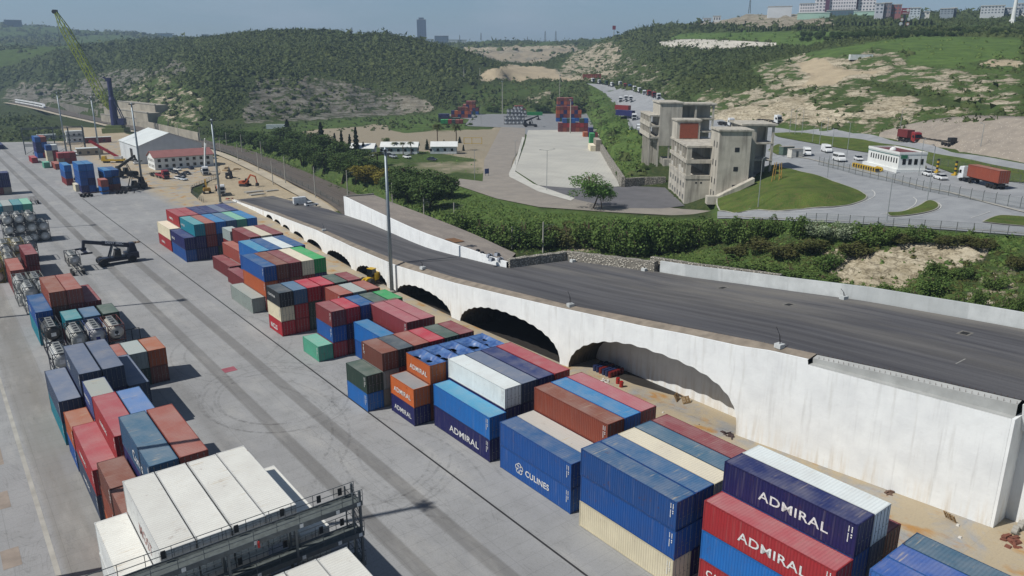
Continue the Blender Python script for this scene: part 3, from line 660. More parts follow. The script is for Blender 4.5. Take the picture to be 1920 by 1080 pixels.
for c, a, h, d in ARCH:                            # corrugated barrel, floor end and back wall of each arch
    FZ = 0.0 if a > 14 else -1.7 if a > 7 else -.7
    b = MB(); vs = []; n = 40; nx = int(d / .16)
    for j in range(nx + 1):
        x = j * .16; w = .07 * math.cos(x * 2 * math.pi / .64)
        for k in range(n + 1):
            th = -math.pi / 2 + math.pi * k / n; yy = c + (a + w) * math.sin(th); z0 = arch_z(c + a * .99999 * math.sin(th)) or 0
            vs.append((wall_x(c + a * math.sin(th)) + .02 + x, yy, (z0 + w * math.cos(th)) if k not in (0, n) else FZ - .1))
    b.add(vs, [(j * (n + 1) + k, (j + 1) * (n + 1) + k, (j + 1) * (n + 1) + k + 1, j * (n + 1) + k + 1) for j in range(nx) for k in range(n)])
    b.build('arch_liner', M_liner, viad, smooth=True, recalc=False)
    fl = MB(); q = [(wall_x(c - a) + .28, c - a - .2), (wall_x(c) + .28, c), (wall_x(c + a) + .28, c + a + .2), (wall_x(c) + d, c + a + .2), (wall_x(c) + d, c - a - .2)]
    fl.add([(x, y, FZ) for x, y in q], [(0, 4, 3, 2, 1)]); fl.build('tunnel_floor', M_yard if a > 14 else pm('dark_floor', '2f2b27', .95, .4, .8), viad, recalc=False)
    if a > 14: drape('dark_floor', [(76.3, 78), (76.6, 70.0), (77.3, 67.4), (78.0, 64.4), (78.9, 62.2), (79.6, 66), (79.6, 80)], pm('dark_floor', '2f2b27'), z=.012)  # floor coloured darker: a patch here, the whole floor in the smaller arches
    b = MB(); xe = wall_x(c) + d * .82
    b.box(xe, xe + .3, c - a - .5, c + a + .5, -.3, h + .3)
    b.build('arch_back_wall', M_render if a > 14 else M_liner, viad)
# the road surface
t = NT('fresh_asphalt'); v = t.pos()
s1 = t.noise(t.vmap(v, (1.0, .03, .03), rot=(0, 0, R(-4))), .8, 6, .62); s2 = t.noise(t.vmap(v, (1, .12, 1)), .16, 6, .6); f = t.noise(v, 7, 4, .6)
col = t.mix(t.ramp(s1, .36, .62), lin('424246'), lin('5a5a5d'))
xs_ = t.math('DIVIDE', t.math('SUBTRACT', t.sep(v)[0], 84.0), 12.0, clamp=True); col = t.mix(t.math('MULTIPLY', t.ramp(s2, .42, .64), t.math('ADD', .12, t.math('MULTIPLY', xs_, .75))), col, lin('7a7771'))
col = t.mix(t.math('MULTIPLY', t.ramp(f, .4, .7), .3), col, lin('37373a'))
t.bump(f, .008)
M_road = t.out(col, .88, spec=.25)
EDGE = [(96, 264), (95.5, 250), (96, 235), (95, 215), (92.8, 199), (88.5, 168), (85.6, 143), (85.5, 122), (86.0, 112.6), (98.8, 109.4), (102, 88), (103, 63), (104, 45), (105, 31), (106.5, 10), (108, -20)]
RP = [(wall_x(y) + 1.75, y) for y in np.arange(-20, 265, 4)] + [(wall_x(264) + 1.75, 264)] + EDGE
drape('road', RP, M_road, z=lambda x, y: road_z(y), step=3.5)
# pale patches and a dark seam on the asphalt
for i, (x0, x1, y0, y1) in enumerate(((94, 94.15, 60, 63), (86.2, 88.6, 31.5, 31.65))):
    drape('road_scar', [(x0, y0), (x1, y0), (x1, y1), (x0, y1)], pm('chalk_grey', '8f8f8b', .9), z=lambda x, y: road_z(y) + .03)
for x, y in ((95.2, 58), (98, 35.5), (98.5, 72)):
    drape('road_hatch', [(x - .9, y - .7), (x + .9, y - .7), (x + .9, y + .7), (x - .9, y + .7)], pm('hatch_frame', '77756f', .9), z=lambda x, y: road_z(y) + .02, step=9)
    drape('road_hatch', [(x - .6, y - .45), (x + .6, y - .45), (x + .6, y + .45), (x - .6, y + .45)], pm('hatch_dark', '1f1f20', .9), z=lambda x, y: road_z(y) + .03, step=9)
drape('road_seam', [(74.3, 131), (85.4, 125.6), (85.4, 126.0), (74.3, 131.4)], pm('bitumen', '1d1d1f', .5), z=lambda x, y: road_z(y) + .03)
# raised deck over the railway
FR = smooth_line([(92.8, 199), (88.5, 168), (85.6, 143), (85.5, 122), (85.95, 113.2)], 6); BK = smooth_line([(101.5, 197.5), (99.5, 182), (96.2, 150), (91.8, 117.8)], 8)
dk = thing('railway_deck', 'raised concrete deck with a white side wall beside the new road', 'deck', (0, 0, 0))
DZ = lambda y: float(np.interp(y, [112, 135, 200], [8.0, 8.55, 8.75]))
t = NT('weathered_deck'); v = t.pos(); n = t.noise(t.vmap(v, (1, .3, 1)), .4, 6, .65); f = t.noise(v, 2.5, 5)
M_deck = t.out(t.mix(t.math('MULTIPLY', t.ramp(f, .45, .75), .4), t.mix(t.ramp(n, .35, .65), lin('8d857c'), lin('77706a')), lin('5e5954')), .92)
b = MB(); pl = [(p[0], p[1]) for p in FR] + [(p[0], p[1]) for p in BK[::-1]]
b.add([(x, y, DZ(y)) for x, y in pl], [tuple(range(len(pl)))[::-1]]); b.build('deck_top', M_deck, dk)
b = MB(); vs = []
for p in FR: vs += [(p[0] - .02, p[1], road_z(p[1]) - .3), (p[0] - .02, p[1], DZ(p[1]) + .18), (p[0] + .4, p[1], DZ(p[1]) + .18), (p[0] + .4, p[1], DZ(p[1]) - .1)]
b.add(vs, [(4 * i + k, 4 * i + 4 + k, 4 * i + 5 + k, 4 * i + 1 + k) for i in range(len(FR) - 1) for k in range(3)]); b.build('side_wall', M_render, dk, recalc=False)
b = MB(); b.hexa([(92.8, 198.6, 4.6), (101.5, 197.1, 4.6), (101.5, 197.6, 4.6), (92.8, 199.1, 4.6)], [(92.8, 198.6, 9.1), (101.5, 197.1, 9.1), (101.5, 197.6, 9.1), (92.8, 199.1, 9.1)])
vs = []
for p in BK: vs += [(p[0], p[1], .5), (p[0], p[1], DZ(p[1]) - .02)]
b.add(vs, [(2 * i, 2 * i + 2, 2 * i + 3, 2 * i + 1) for i in range(len(BK) - 1)]); b.build('portal_beam', M_conc, dk, recalc=False)
for i, (x, y) in enumerate(((852, 452), (893, 457))): pass
pt = P(852, 452, 8.4); b = MB(); b.add([(pt[0] - 1.2, pt[1] - 2, 8.62), (pt[0] + 1.2, pt[1] - 2.2, 8.62), (pt[0] + 1.2, pt[1] + 2, 8.62), (pt[0] - 1.2, pt[1] + 2.2, 8.62)], [(0, 1, 2, 3)])
tag(b.build('rust_sheet', pm('rust_sheet', '7b5a3c', .9, .3, 1)), 'flat rust brown sheet lying on the railway deck', 'sheet')
# rubble gabion wall and new concrete wall along the far side of the road
t = NT('rubble_stone'); v = t.pos(); vo = t.voro(v, 2.6); cl = t.voro(v, 2.6, 'F1', 'Color'); n = t.noise(v, 1, 4)
hs = t.n.new('ShaderNodeHueSaturation'); t.l.new(cl, hs.inputs['Color']); hs.inputs['Saturation'].default_value = 0
col = t.mix(.35, t.mix(t.ramp(vo, .15, .5), lin('b9b4a8'), lin('6d6961')), hs.outputs[0], 'OVERLAY')
t.bump(t.ramp(vo, .1, .55, (1, 1, 1), (0, 0, 0)), .15)
M_rubble = t.out(col, .95)
def wall_run(name, line, h, th, mat, label, cat, z=None, base=.4, parts=None):
    b = MB(); line = [np.array(p, float) for p in line]; vs = []
    for i, p in enumerate(line):
        d = line[min(i + 1, len(line) - 1)] - line[max(i - 1, 0)]; d /= np.linalg.norm(d); nn = np.array([d[1], -d[0]])
        g = road_z(p[1]) if z is None else z(p[0], p[1]); hh = h(i) if callable(h) else h
        for w, zz in ((-th / 2, g - base), (-th / 2, g + hh), (th / 2, g + hh), (th / 2, g - base - (5 if z is None else .6))):
            q = p + nn * w; vs.append((q[0], q[1], zz))
    b.add(vs, [(4 * i + k, 4 * i + 4 + k, 4 * i + 4 + (k + 1) % 4, 4 * i + (k + 1) % 4) for i in range(len(line) - 1) for k in range(4)] + [(0, 1, 2, 3), (len(vs) - 1, len(vs) - 2, len(vs) - 3, len(vs) - 4)])
    o = b.build(name, mat); return tag(o, label, cat)
def jag(line, n, a):
    o = []
    for i in range(len(line) - 1):
        p, q = np.array(line[i], float), np.array(line[i + 1], float)
        for k in range(n): o.append(p + (q - p) * k / n + nrng.uniform(-a, a, 2))
    return o + [np.array(line[-1], float)]
wall_run('rubble_wall', jag([(86.3, 112.9), (98.9, 109.9), (102.2, 89.5)], 14, .06), lambda i: 1.75 + .08 * math.sin(i * 2.1), 1.3, M_rubble, 'pale rubble stone parapet bending round the corner of the new road', 'stone wall')
cw = [(102.4, 88.6), (103.5, 63), (104.5, 45), (105.5, 31), (107, 10), (108.5, -20)]
t = NT('new_concrete'); v = t.pos(); n = t.noise(v, .5, 5); pn = t.noise(t.vmap(v, (.02, .11, .02)), 1, 0); dr = t.noise(t.vmap(v, (1, 1, .1)), 1.5, 4)
col = t.mix(t.ramp(n, .35, .65), lin('c3c7c7'), lin('b2b6b6')); col = t.mix(t.ramp(pn, .52, .54, (0, 0, 0), (.5, .5, .5)), col, lin('9fa4a5')); col = t.mix(t.math('MULTIPLY', t.ramp(dr, .55, .7), .25), col, lin('8e9090'))
M_newc = t.out(col, .85)
wall_run('concrete_wall', jag(cw, 6, .0), 2.0, .4, M_newc, 'plain pale grey concrete wall along the far edge of the new road', 'concrete wall')
wall_run('stone_edging', jag([(103.6, 92), (104.6, 78), (105.3, 66)], 8, .05), lambda i: 2.2 - i * .02, .8, M_rubble, 'low strip of pale loose stones behind the concrete wall', 'stone edging')
# concrete lamp footings left along the road, with bent rods
def footing(x, y, rodh, label):
    f = thing('lamp_footing', label, 'footing', (x, y, road_z(y)), rng.uniform(-.3, .3), 'lamp footings along the new road')
    MB().box(-.45, .45, -.45, .45, -.02, .5).build('concrete_block', M_newc, f)
    b = MB(); b.tube((.1, 0, .48), (0, .1, .48 + rodh * .5), .04); b.tube((0, .1, .48 + rodh * .5), (-.25, .5, .48 + rodh), .035); b.tube((-.15, -.1, .48), (-.2, 0, .48 + rodh * .6), .03)
    b.build('conduit', pm('black_hose', '26262a', .6), f)
footing(wall_x(47.5) + 1.3, 47.5, 2.0, 'concrete block with a bent black hose at the road edge above the largest arch')
footing(wall_x(82) + 1.3, 82, 1.9, 'concrete block with a tall bent rod at the road edge above the second largest arch')
footing(wall_x(121) + 1.2, 124, 1.2, 'concrete block with a thin rod beside the tall lamp mast')
footing(102.9, 54, 1.0, 'small concrete block with a short rod against the concrete wall')
footing(101.0, 91.2, .5, 'small concrete block where the rubble wall meets the concrete wall')
footing(98.0, 107.4, .4, 'small concrete block inside the bend of the rubble wall')
footing(wall_x(176) + 1.2, 176, 1.4, 'concrete block with a forked rod above the small far arches')
# ---------------------------------------------------------------- shipping containers
def cont_mat(name, kind):
    t = NT(name); i = t.info(); v = t.co(); s = t.sep(v)
    off = t.comb(t.math('MULTIPLY', i['Random'], 37.0), t.math('MULTIPLY', i['Random'], 91.0), 0.0)
    k = t.n.new('ShaderNodeVectorMath'); t.l.new(v, k.inputs[0]); t.l.new(off, k.inputs[1]); vv = k.outputs[0]
    big = t.noise(vv, .45, 5, .6); fine = t.noise(vv, 4, 5, .65)
    c = i['Color']
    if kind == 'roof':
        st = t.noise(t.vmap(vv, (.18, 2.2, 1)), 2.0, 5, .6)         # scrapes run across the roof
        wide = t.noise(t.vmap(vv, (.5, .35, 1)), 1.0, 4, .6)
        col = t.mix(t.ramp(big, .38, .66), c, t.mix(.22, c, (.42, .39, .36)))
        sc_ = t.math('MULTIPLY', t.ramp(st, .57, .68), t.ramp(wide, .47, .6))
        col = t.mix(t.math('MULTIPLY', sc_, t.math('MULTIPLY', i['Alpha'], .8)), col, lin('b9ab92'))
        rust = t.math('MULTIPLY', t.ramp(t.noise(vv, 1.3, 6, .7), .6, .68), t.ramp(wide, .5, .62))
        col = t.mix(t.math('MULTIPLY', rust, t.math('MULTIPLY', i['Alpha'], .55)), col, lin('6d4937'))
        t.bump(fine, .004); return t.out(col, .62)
    drip = t.noise(t.vmap(vv, (2.5, 2.5, .12)), 1.6, 5, .6)
    col = t.mix(t.math('MULTIPLY', t.ramp(big, .4, .7), .28), c, t.mix(.55, c, (.05, .045, .045)))
    col = t.mix(t.math('MULTIPLY', t.ramp(drip, .55, .75), .2), col, (.33, .29, .25))
    rust = t.math('MULTIPLY', t.ramp(t.noise(vv, 1.1, 6, .72), .59, .66), t.ramp(fine, .4, .6))
    col = t.mix(t.math('MULTIPLY', rust, t.math('MULTIPLY', i['Alpha'], .8)), col, lin('5e3a2a'))
    dent = t.noise(t.vmap(vv, (1, .6, .7)), .7, 3)
    t.bump(dent, .05, .6)
    return t.out(col, .5, spec=.35)
M_side = cont_mat('container_paint', 'side'); M_roof = cont_mat('container_roof', 'roof')
M_steel = pm('galvanised_bar', '8b8d8e', .5, .3, 3, .5)
M_letter = pm('white_lettering', 'dfe0df', .7, .2, 2)
_cm = {}
def cont_meshes(L, H):
    if (L, H) in _cm: return _cm[L, H]
    Wd = 2.438; b = MB()
    def corr(n, pitch, dep):
        o = []; u = 0
        while u < n - 1e-6:
            for f, dd in ((0, 0), (.25, 0), (.5, dep), (.75, dep)):
                if u + f * pitch <= n: o.append((u + f * pitch, dd))
            u += pitch
        o.append((n, 0)); return o
    y0, y1 = .11, L - .11; z0, z1 = .16, H - .10
    for sx in (0, 1):
        q = corr(y1 - y0, (y1 - y0) / round((y1 - y0) / .285), .04)
        vs = []
        for u, d in q:
            x = .022 + d; x = x if sx == 0 else Wd - x
            vs += [(x, y0 + u, z0), (x, y0 + u, z1)]
        b.add(vs, [((2 * i, 2 * i + 1, 2 * i + 3, 2 * i + 2) if sx == 0 else (2 * i, 2 * i + 2, 2 * i + 3, 2 * i + 1))[::-1] for i in range(len(q) - 1)])
    q = corr(Wd - .24, (Wd - .24) / 9, .045); vs = []
    for u, d in q: vs += [(.12 + u, L - .03 - d, z0), (.12 + u, L - .03 - d, z1)]
    b.add(vs, [(2 * i, 2 * i + 1, 2 * i + 3, 2 * i + 2) for i in range(len(q) - 1)])
    b.add([(.06, .05, .14), (Wd - .06, .05, .14), (Wd - .06, L - .05, .14), (.06, L - .05, .14)], [(3, 2, 1, 0)])
    body = b.mesh('side_walls', M_side, recalc=False)
    b = MB(); q = corr(L - .3, (L - .3) / round((L - .3) / .3), .024); vs = []
    for u, d in q: vs += [(.055, .15 + u, H - .012 - d), (Wd - .055, .15 + u, H - .012 - d)]
    b.add(vs, [(2 * i, 2 * i + 1, 2 * i + 3, 2 * i + 2) for i in range(len(q) - 1)])
    for a, c in ((.05, .15), (L - .15, L - .05)): b.add([(.055, a, H - .012), (Wd - .055, a, H - .012), (Wd - .055, c, H - .012), (.055, c, H - .012)], [(0, 1, 2, 3)])
    roof = b.mesh('roof', M_roof, recalc=False)
    b = MB()
    for x in (0, Wd - .11):
        for y in (0, L - .11): b.box(x, x + .11, y, y + .11, .115, H - .115)
        b.box(x if x == 0 else Wd - .06, x + .06 if x == 0 else Wd, .11, L - .11, .05, .16)
        b.box(x if x == 0 else Wd - .055, x + .055 if x == 0 else Wd, .11, L - .11, H - .10, H - .006)
    for y in (.0, L - .1):
        b.box(.11, Wd - .11, y, y + .1, .05, .15); b.box(.11, Wd - .11, y, y + .1, H - .12, H - .006)
    for x in (-.004, Wd - .16):
        for y in (-.004, L - .174):
            b.box(x, x + .164, y, y + .178, 0, .118); b.box(x, x + .164, y, y + .178, H - .118, H)
    frame = b.mesh('frame', M_side)
    def leaf(x0, x1):
        d = MB(); d.box(x0, x1, .02, .07, .16, H - .125)
        for k in range(4):
            z = .28 + k * (H - .55) / 4; d.box(x0 + .1, x1 - .1, .012, .02, z, z + (H - .55) / 4 - .12)
        return d.mesh('door', M_side)
    def bars(x0, x1):
        d = MB()
        for x in (x0 + .28, x1 - .28):
            d.tube((x, .0, .1), (x, .0, H - .1), .018, n=6)
            for z in (.2, .8, 1.5, H - .3): d.box(x - .05, x + .05, -.012, .012, z, z + .06)
            d.box(x - .02, x + .26, -.022, -.01, 1.12, 1.16)
        return d.mesh('lock_bar', M_steel)
    r = dict(body=body, roof=roof, frame=frame, doors=[(leaf(.115, 1.213), bars(.115, 1.213)), (leaf(1.225, 2.323), bars(1.225, 2.323))])
    _cm[L, H] = r; return r
PAINT = {   # side colour, roof colour, wear, words
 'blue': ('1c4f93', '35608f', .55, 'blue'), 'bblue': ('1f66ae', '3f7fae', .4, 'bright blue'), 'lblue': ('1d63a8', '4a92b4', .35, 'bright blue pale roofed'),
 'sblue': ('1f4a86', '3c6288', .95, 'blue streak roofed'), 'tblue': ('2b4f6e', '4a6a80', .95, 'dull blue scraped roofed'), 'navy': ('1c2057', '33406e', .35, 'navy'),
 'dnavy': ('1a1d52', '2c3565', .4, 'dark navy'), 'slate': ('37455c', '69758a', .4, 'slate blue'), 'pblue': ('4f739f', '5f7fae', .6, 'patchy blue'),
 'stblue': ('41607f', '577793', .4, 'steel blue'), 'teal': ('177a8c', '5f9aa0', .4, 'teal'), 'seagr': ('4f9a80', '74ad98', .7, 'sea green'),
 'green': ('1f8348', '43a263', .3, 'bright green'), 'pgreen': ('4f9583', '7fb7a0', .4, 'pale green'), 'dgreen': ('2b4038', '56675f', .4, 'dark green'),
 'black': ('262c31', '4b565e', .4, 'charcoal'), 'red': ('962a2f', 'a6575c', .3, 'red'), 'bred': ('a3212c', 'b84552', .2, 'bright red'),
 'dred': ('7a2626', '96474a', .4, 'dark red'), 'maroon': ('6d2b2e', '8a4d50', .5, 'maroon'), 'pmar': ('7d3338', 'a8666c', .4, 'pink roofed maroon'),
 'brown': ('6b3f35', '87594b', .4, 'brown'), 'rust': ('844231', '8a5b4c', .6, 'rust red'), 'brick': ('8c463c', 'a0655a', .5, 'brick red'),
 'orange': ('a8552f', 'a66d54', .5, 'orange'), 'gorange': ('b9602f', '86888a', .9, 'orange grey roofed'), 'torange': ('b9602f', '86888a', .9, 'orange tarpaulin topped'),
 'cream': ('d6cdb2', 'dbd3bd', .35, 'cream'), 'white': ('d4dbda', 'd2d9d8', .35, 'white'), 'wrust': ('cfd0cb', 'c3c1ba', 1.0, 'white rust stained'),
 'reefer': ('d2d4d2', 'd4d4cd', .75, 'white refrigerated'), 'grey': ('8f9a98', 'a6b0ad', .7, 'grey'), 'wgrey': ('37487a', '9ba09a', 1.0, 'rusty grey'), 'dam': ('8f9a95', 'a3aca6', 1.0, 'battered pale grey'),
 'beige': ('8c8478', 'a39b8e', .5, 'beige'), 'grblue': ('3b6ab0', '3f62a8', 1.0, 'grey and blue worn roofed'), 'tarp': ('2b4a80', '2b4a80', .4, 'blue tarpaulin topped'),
}
_txt = {}
def text_mesh(s, size, bold=0.0, sx=1.0, shear=0.0):
    key = (s, size, bold, sx, shear)
    if key in _txt: return _txt[key]
    cu = bpy.data.curves.new('lettering', 'FONT'); cu.body = s; cu.size = size; cu.offset = bold; cu.shear = shear; cu.resolution_u = 3; cu.space_character = 1.06; cu.space_line = .85
    o = bpy.data.objects.new('lettering', cu); C.objects.link(o)
    me = bpy.data.meshes.new_from_object(o.evaluated_get(bpy.context.evaluated_depsgraph_get()))
    bpy.data.objects.remove(o); bpy.data.curves.remove(cu)
    xs = [v.co.x for v in me.vertices]
    w = max(xs) - min(xs); x0 = min(xs)
    # flat letters standing on the -X side, read from the far end towards the near end
    n0 = len(me.vertices)
    me.transform(Matrix(((0, 0, 1, 0), (-sx, 0, 0, sx * x0), (0, 1, 0, 0), (0, 0, 0, 1))))
    me.name = 'lettering'; me['w'] = w * sx; _txt[key] = me; return me
M_let = {}
def letter_mat(hexc):
    if hexc not in M_let: M_let[hexc] = pm('lettering_' + hexc, hexc, .7, .38, 5)
    return M_let[hexc]
def lettering(par, s, size, y, z, bold=.012, sx=1.0, color='dfe0df', x=-.006, shear=0.0, name='lettering'):
    """y = where the text starts (far end), z = base line"""
    me = text_mesh(s, size, bold, sx, shear)
    if len(me.materials) == 0 or me.materials[0].name != 'lettering_' + color:
        me = me.copy(); me.materials.clear(); me.materials.append(letter_mat(color))
        _txt[(s, size, bold, sx, shear)] = me
    return put(name, me, par, (x, y, z))
_mark = {}
def marks(par, L, H, yellow=False):
    k = (L, H)
    if k not in _mark:
        b = MB(); r = random.Random(3)
        z = H - .35
        for j in range(11):
            h = .10
            if j != 4: b.box(-.006, .0, .62, .70, z - h, z)
            z -= .13
        z = H - .35
        for j in range(4): b.box(-.006, .0, .36, .44, z - .1, z); z -= .13
        b.box(-.006, 0, .34, .46, z - .25, z - .12); b.box(-.006, 0, .35, .45, z - .45, z - .33)
        _mark[k] = b.mesh('code_marking', M_letter)
    return put('code_marking', _mark[k], par)
ALL = []
def container(x, y, z, L, H, paint, label, group=None, text=None, mark=False):
    side, roof, wear, _ = PAINT[paint]; cm = cont_meshes(L, H)
    root = thing('shipping_container', label, 'container', (x, y, z), 0, group)
    j = rng.uniform(.9, 1.1)
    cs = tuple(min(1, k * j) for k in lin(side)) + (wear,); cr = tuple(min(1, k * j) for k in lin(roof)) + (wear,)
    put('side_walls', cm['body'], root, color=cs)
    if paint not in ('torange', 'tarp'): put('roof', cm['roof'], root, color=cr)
    else: tarp_top(root, L, H, paint)
    put('frame', cm['frame'], root, color=tuple(k * .8 for k in cs[:3]) + (wear,))
    for d, k in cm['doors']:
        o = put('door', d, root, color=cs); put('lock_bar', k, o)
    if text: text(root, L, H)
    if mark: marks(root, L, H)
    ALL.append(root); return root
t = NT('blue_tarpaulin'); v = t.co(); n = t.noise(v, .8, 5); p = t.noise(v, 2.2, 4)
M_tarp = t.out(t.mix(t.math('MULTIPLY', t.ramp(p, .55, .7), .4), t.mix(t.ramp(n, .4, .65), lin('36568c'), lin('5273a3')), lin('8b93a0')), .45)
M_pool = pm('rusty_puddle', '5b3a33', .35, .4, 1.5)
def tarp_top(root, L, H, paint):
    nx, ny = 14, 30; vs = []; r = random.Random(int(root.location.x * 10))
    wells = [(rng.uniform(.25, .75), rng.uniform(.15, .85), rng.uniform(.35, .65)) for _ in range(3)]
    for j in range(ny + 1):
        for i in range(nx + 1):
            u, w = i / nx, j / ny; z = H + .02
            e = min(u, 1 - u, w * 2, (1 - w) * 2)
            z -= .3 * min(1, e * 5) * (.5 + .5 * math.cos(w * L * 2 * math.pi / 1.5 + 1) ** 2)
            for a, b_, q in wells: z -= q * math.exp(-(((u - a) * 2.4) ** 2 + ((w - b_) * L) ** 2) / .5) * min(1, e * 4)
            vs.append((.02 + u * 2.4, .03 + w * (L - .06), z + r.uniform(-.015, .015)))
    b = MB(); b.add(vs, [(j * (nx + 1) + i, j * (nx + 1) + i + 1, (j + 1) * (nx + 1) + i + 1, (j + 1) * (nx + 1) + i) for j in range(ny) for i in range(nx)])
    o = b.build('tarpaulin', M_tarp, root, smooth=True, recalc=False)
    for a, b_, q in wells:
        m = MB(); m.lathe([(1e-5, 0), (.55 * (q + .3), 0)], (0, 0, 0), n=18)
        k = m.build('puddle', M_pool, o, loc=(.02 + a * 2.4, .03 + b_ * (L - .06), H - .30 - q * .35)); k.scale = (.75, 1.25, 1)
STD, HC = 2.591, 2.896; L20, L40 = 6.058, 12.192
ORD = ['first', 'second', 'third', 'fourth', 'fifth', 'sixth', 'seventh']
def bay(desc, y, L, x0, pitch, cols, group, start=0, jit=.05):
    """cols: list of (paints from the ground up); a paint may be 'name' or ('name', H, text)"""
    for ci, col in enumerate(cols):
        if not col: continue
        z = 0.0; xo = x0 + pitch * ci
        if isinstance(col, dict): xo = col.get('x', xo); yy = col.get('y', y); col_ = col['s']; LL = col.get('L', L)
        else: yy, col_, LL = y, col, L
        n = len(col_)
        for ti, it in enumerate(col_):
            p, H, tx, mk = (list(it) + [None] * 4)[:4] if isinstance(it, tuple) else (it, None, None, None)
            mk = (mk or (yy < 180 and ti >= n - 3)) and not (tx and LL < 10)
            H = H or (HC if LL > 10 else STD)
            tier = 'single' if n == 1 else ('bottom' if ti == 0 else ('top' if ti == n - 1 else ('second tier' if n > 3 and ti == 1 else ('third tier' if n > 3 else 'middle'))))
            wd = PAINT[p][3] + (' lettered' if tx else '')
            lab = f"{wd} {'short' if LL < 10 else 'long'} container, {tier} of {ORD[ci + start]} stack, {desc}"
            if len(lab.split()) > 16: lab = lab.replace('grey and blue worn roofed', 'worn grey blue').replace('dull blue scraped roofed', 'dull blue')
            container(xo + rng.uniform(-jit, jit) * .5, yy + rng.uniform(-jit, jit), z, LL, H, p, lab, group, tx, mk)
            z += H + .012
        
def T(s, size, ystart, zbase, **k):
    return lambda root, L, H: lettering(root, s, size, L - ystart, zbase, **k)
def admiral40(zb=.95): return T('ADMIRAL', 1.2, 3.6, zb, bold=.014, sx=1.2)
admiral20 = T('ADMIRAL', .95, .85, .75, bold=.012, sx=1.05)
def culines(root, L, H):
    b = MB()
    for k in range(5):
        a = 2 * math.pi * k / 5 + math.pi / 2; cy, cz = .36 * math.cos(a), .36 * math.sin(a)
        pts = [(cy + .3 * math.cos(a - 2.05 + 4.1 * q / 14), cz + .3 * math.sin(a - 2.05 + 4.1 * q / 14)) for q in range(15)]
        for p, q in zip(pts, pts[1:]): b.bar((0, p[0], p[1]), (0, q[0], q[1]), .012, .10)
    for k in range(5):
        a = 2 * math.pi * k / 5 + math.pi / 2 + math.pi / 5
        b.bar((0, .16 * math.cos(a), .16 * math.sin(a)), (0, .34 * math.cos(a), .34 * math.sin(a)), .012, .10)
    b.build('emblem', letter_mat('dfe0df'), root, loc=(-.004, L - 3.6, 1.42))
    lettering(root, 'CULINES', 1.0, L - 4.7, 1.05, bold=.02, sx=1.0)
G_R = 'containers stacked beside the arched wall'
G_L = 'containers stacked in the left hand row'
B = bay
d = 'bay at the lower right corner'
B(d, 9.75, L40, 50.7, 2.52, [['blue', 'navy', 'grblue'], ['blue', 'dnavy', ('grblue', None, None)], ['navy', 'blue', 'tblue']], G_R)
d = 'bay behind the corner bay'
CAI = T('CAI', .95, .8, 1.55, bold=.02)
B(d, 23.25, L40, 48.35, 2.5, [[('red', None, CAI), 'bblue', ('red', None, admiral40(), True)], ['maroon', 'navy', 'blue', ('dnavy', HC, admiral40(), True)], ['slate', 'slate', 'slate', 'white'], ['maroon', 'maroon', 'maroon']], G_R)
d = 'wide bay with cream foot'
B(d, 36.56, L40, 46.2, 2.515, [['cream', ('blue', None, None, True), ('sblue', None, None, True)], ['dnavy', 'blue', 'sblue'], ['cream', 'blue', 'cream'], ['navy', 'maroon', 'tblue'], ['dred', 'maroon', 'maroon']], G_R)
d = 'bay with the rust red tops'
B(d, 50.8, L40, 46.8, 2.53, [[('blue', None, culines, True), ('blue', None, None, True)], ['cream', 'wrust'], ['blue', 'maroon', ('rust', None, None, True)], ['navy', 'maroon', 'bblue'], ['maroon', 'navy', 'pmar']], G_R)
d = 'bay with the white top'
B(d, 65.1, L40, 46.6, 2.56, [dict(x=46.44, y=64.5, s=[('navy', None, admiral40(.75), True), ('lblue', None, None, True)]), ['navy', 'navy', ('white', STD)], ['blue', 'navy', ('slate', STD)], ['navy', 'dnavy', ('navy', STD)], ['dred', 'maroon', ('red', STD)]], G_R)
d = 'tarpaulin row'
B(d, 77.9, L20, 44.2, 2.53, [[('navy', None, admiral20), ('gorange', None, admiral20)], ['brown', 'brown', ('torange', None, admiral20)], ['maroon', 'brown', 'tarp'], ['navy', 'brown', 'tarp'], ['navy', 'navy', 'tarp'], ['navy', 'navy', 'tarp']], G_R)
d = 'row behind the tarpaulins'
TEX = T('TEXC', .62, .35, 1.1, bold=.01)
def vert(s, size): 
    def f(root, L, H):
        for i, ch in enumerate(s): lettering(root, ch, size, L - .5, H - .6 - i * size * .95, bold=.01)
    return f
small = T('maersk', .5, .5, 1.55, bold=.004, shear=.2)
B(d, 85.4, L20, 41.4, 2.5, [[('bblue', None, None), 'dgreen'], ['beige', 'grey', ('brown', None, vert('TEX', .5))], ['brown', 'dred', 'black'], ['maroon', 'dred', 'brick'], ['dred', 'red', 'bred'], ['navy', 'dgreen', 'dgreen'], ['maroon', 'maroon', 'maroon']], G_R)
d = 'bay with twin maroon tops'
B(d, 93.0, L40, 49.4, 2.5, [['blue', 'bblue'], dict(x=53.0, y=94.6, s=[('navy', STD), ('maroon', STD), ('pmar', STD)]), dict(x=55.5, y=94.6, s=[('maroon', STD), ('maroon', STD), ('pmar', STD)])], G_R)
d = 'row past the twin maroons'
B(d, 106.25, L20, 43.6, 2.58, [['seagr'], ['red', 'blue', 'maroon'], ['dred', 'navy', 'bred'], ['maroon', 'navy', 'blue'], ['dgreen', 'navy', 'dgreen'], ['navy', 'dgreen', 'green']], G_R)
d = 'short row before the yellow loader'
B(d, 113.7, L20, 51.2, 2.55, [['maroon', 'brown', 'brick'], ['dred', 'maroon', 'grey'], ['brown', 'maroon', 'brick']], G_R)
d = 'row with the charcoal top'
MOL = T('NCLS', 1.2, .9, .6, bold=.03)
CONT = T('CONTIMAR', .62, .7, 1.25, bold=.004)
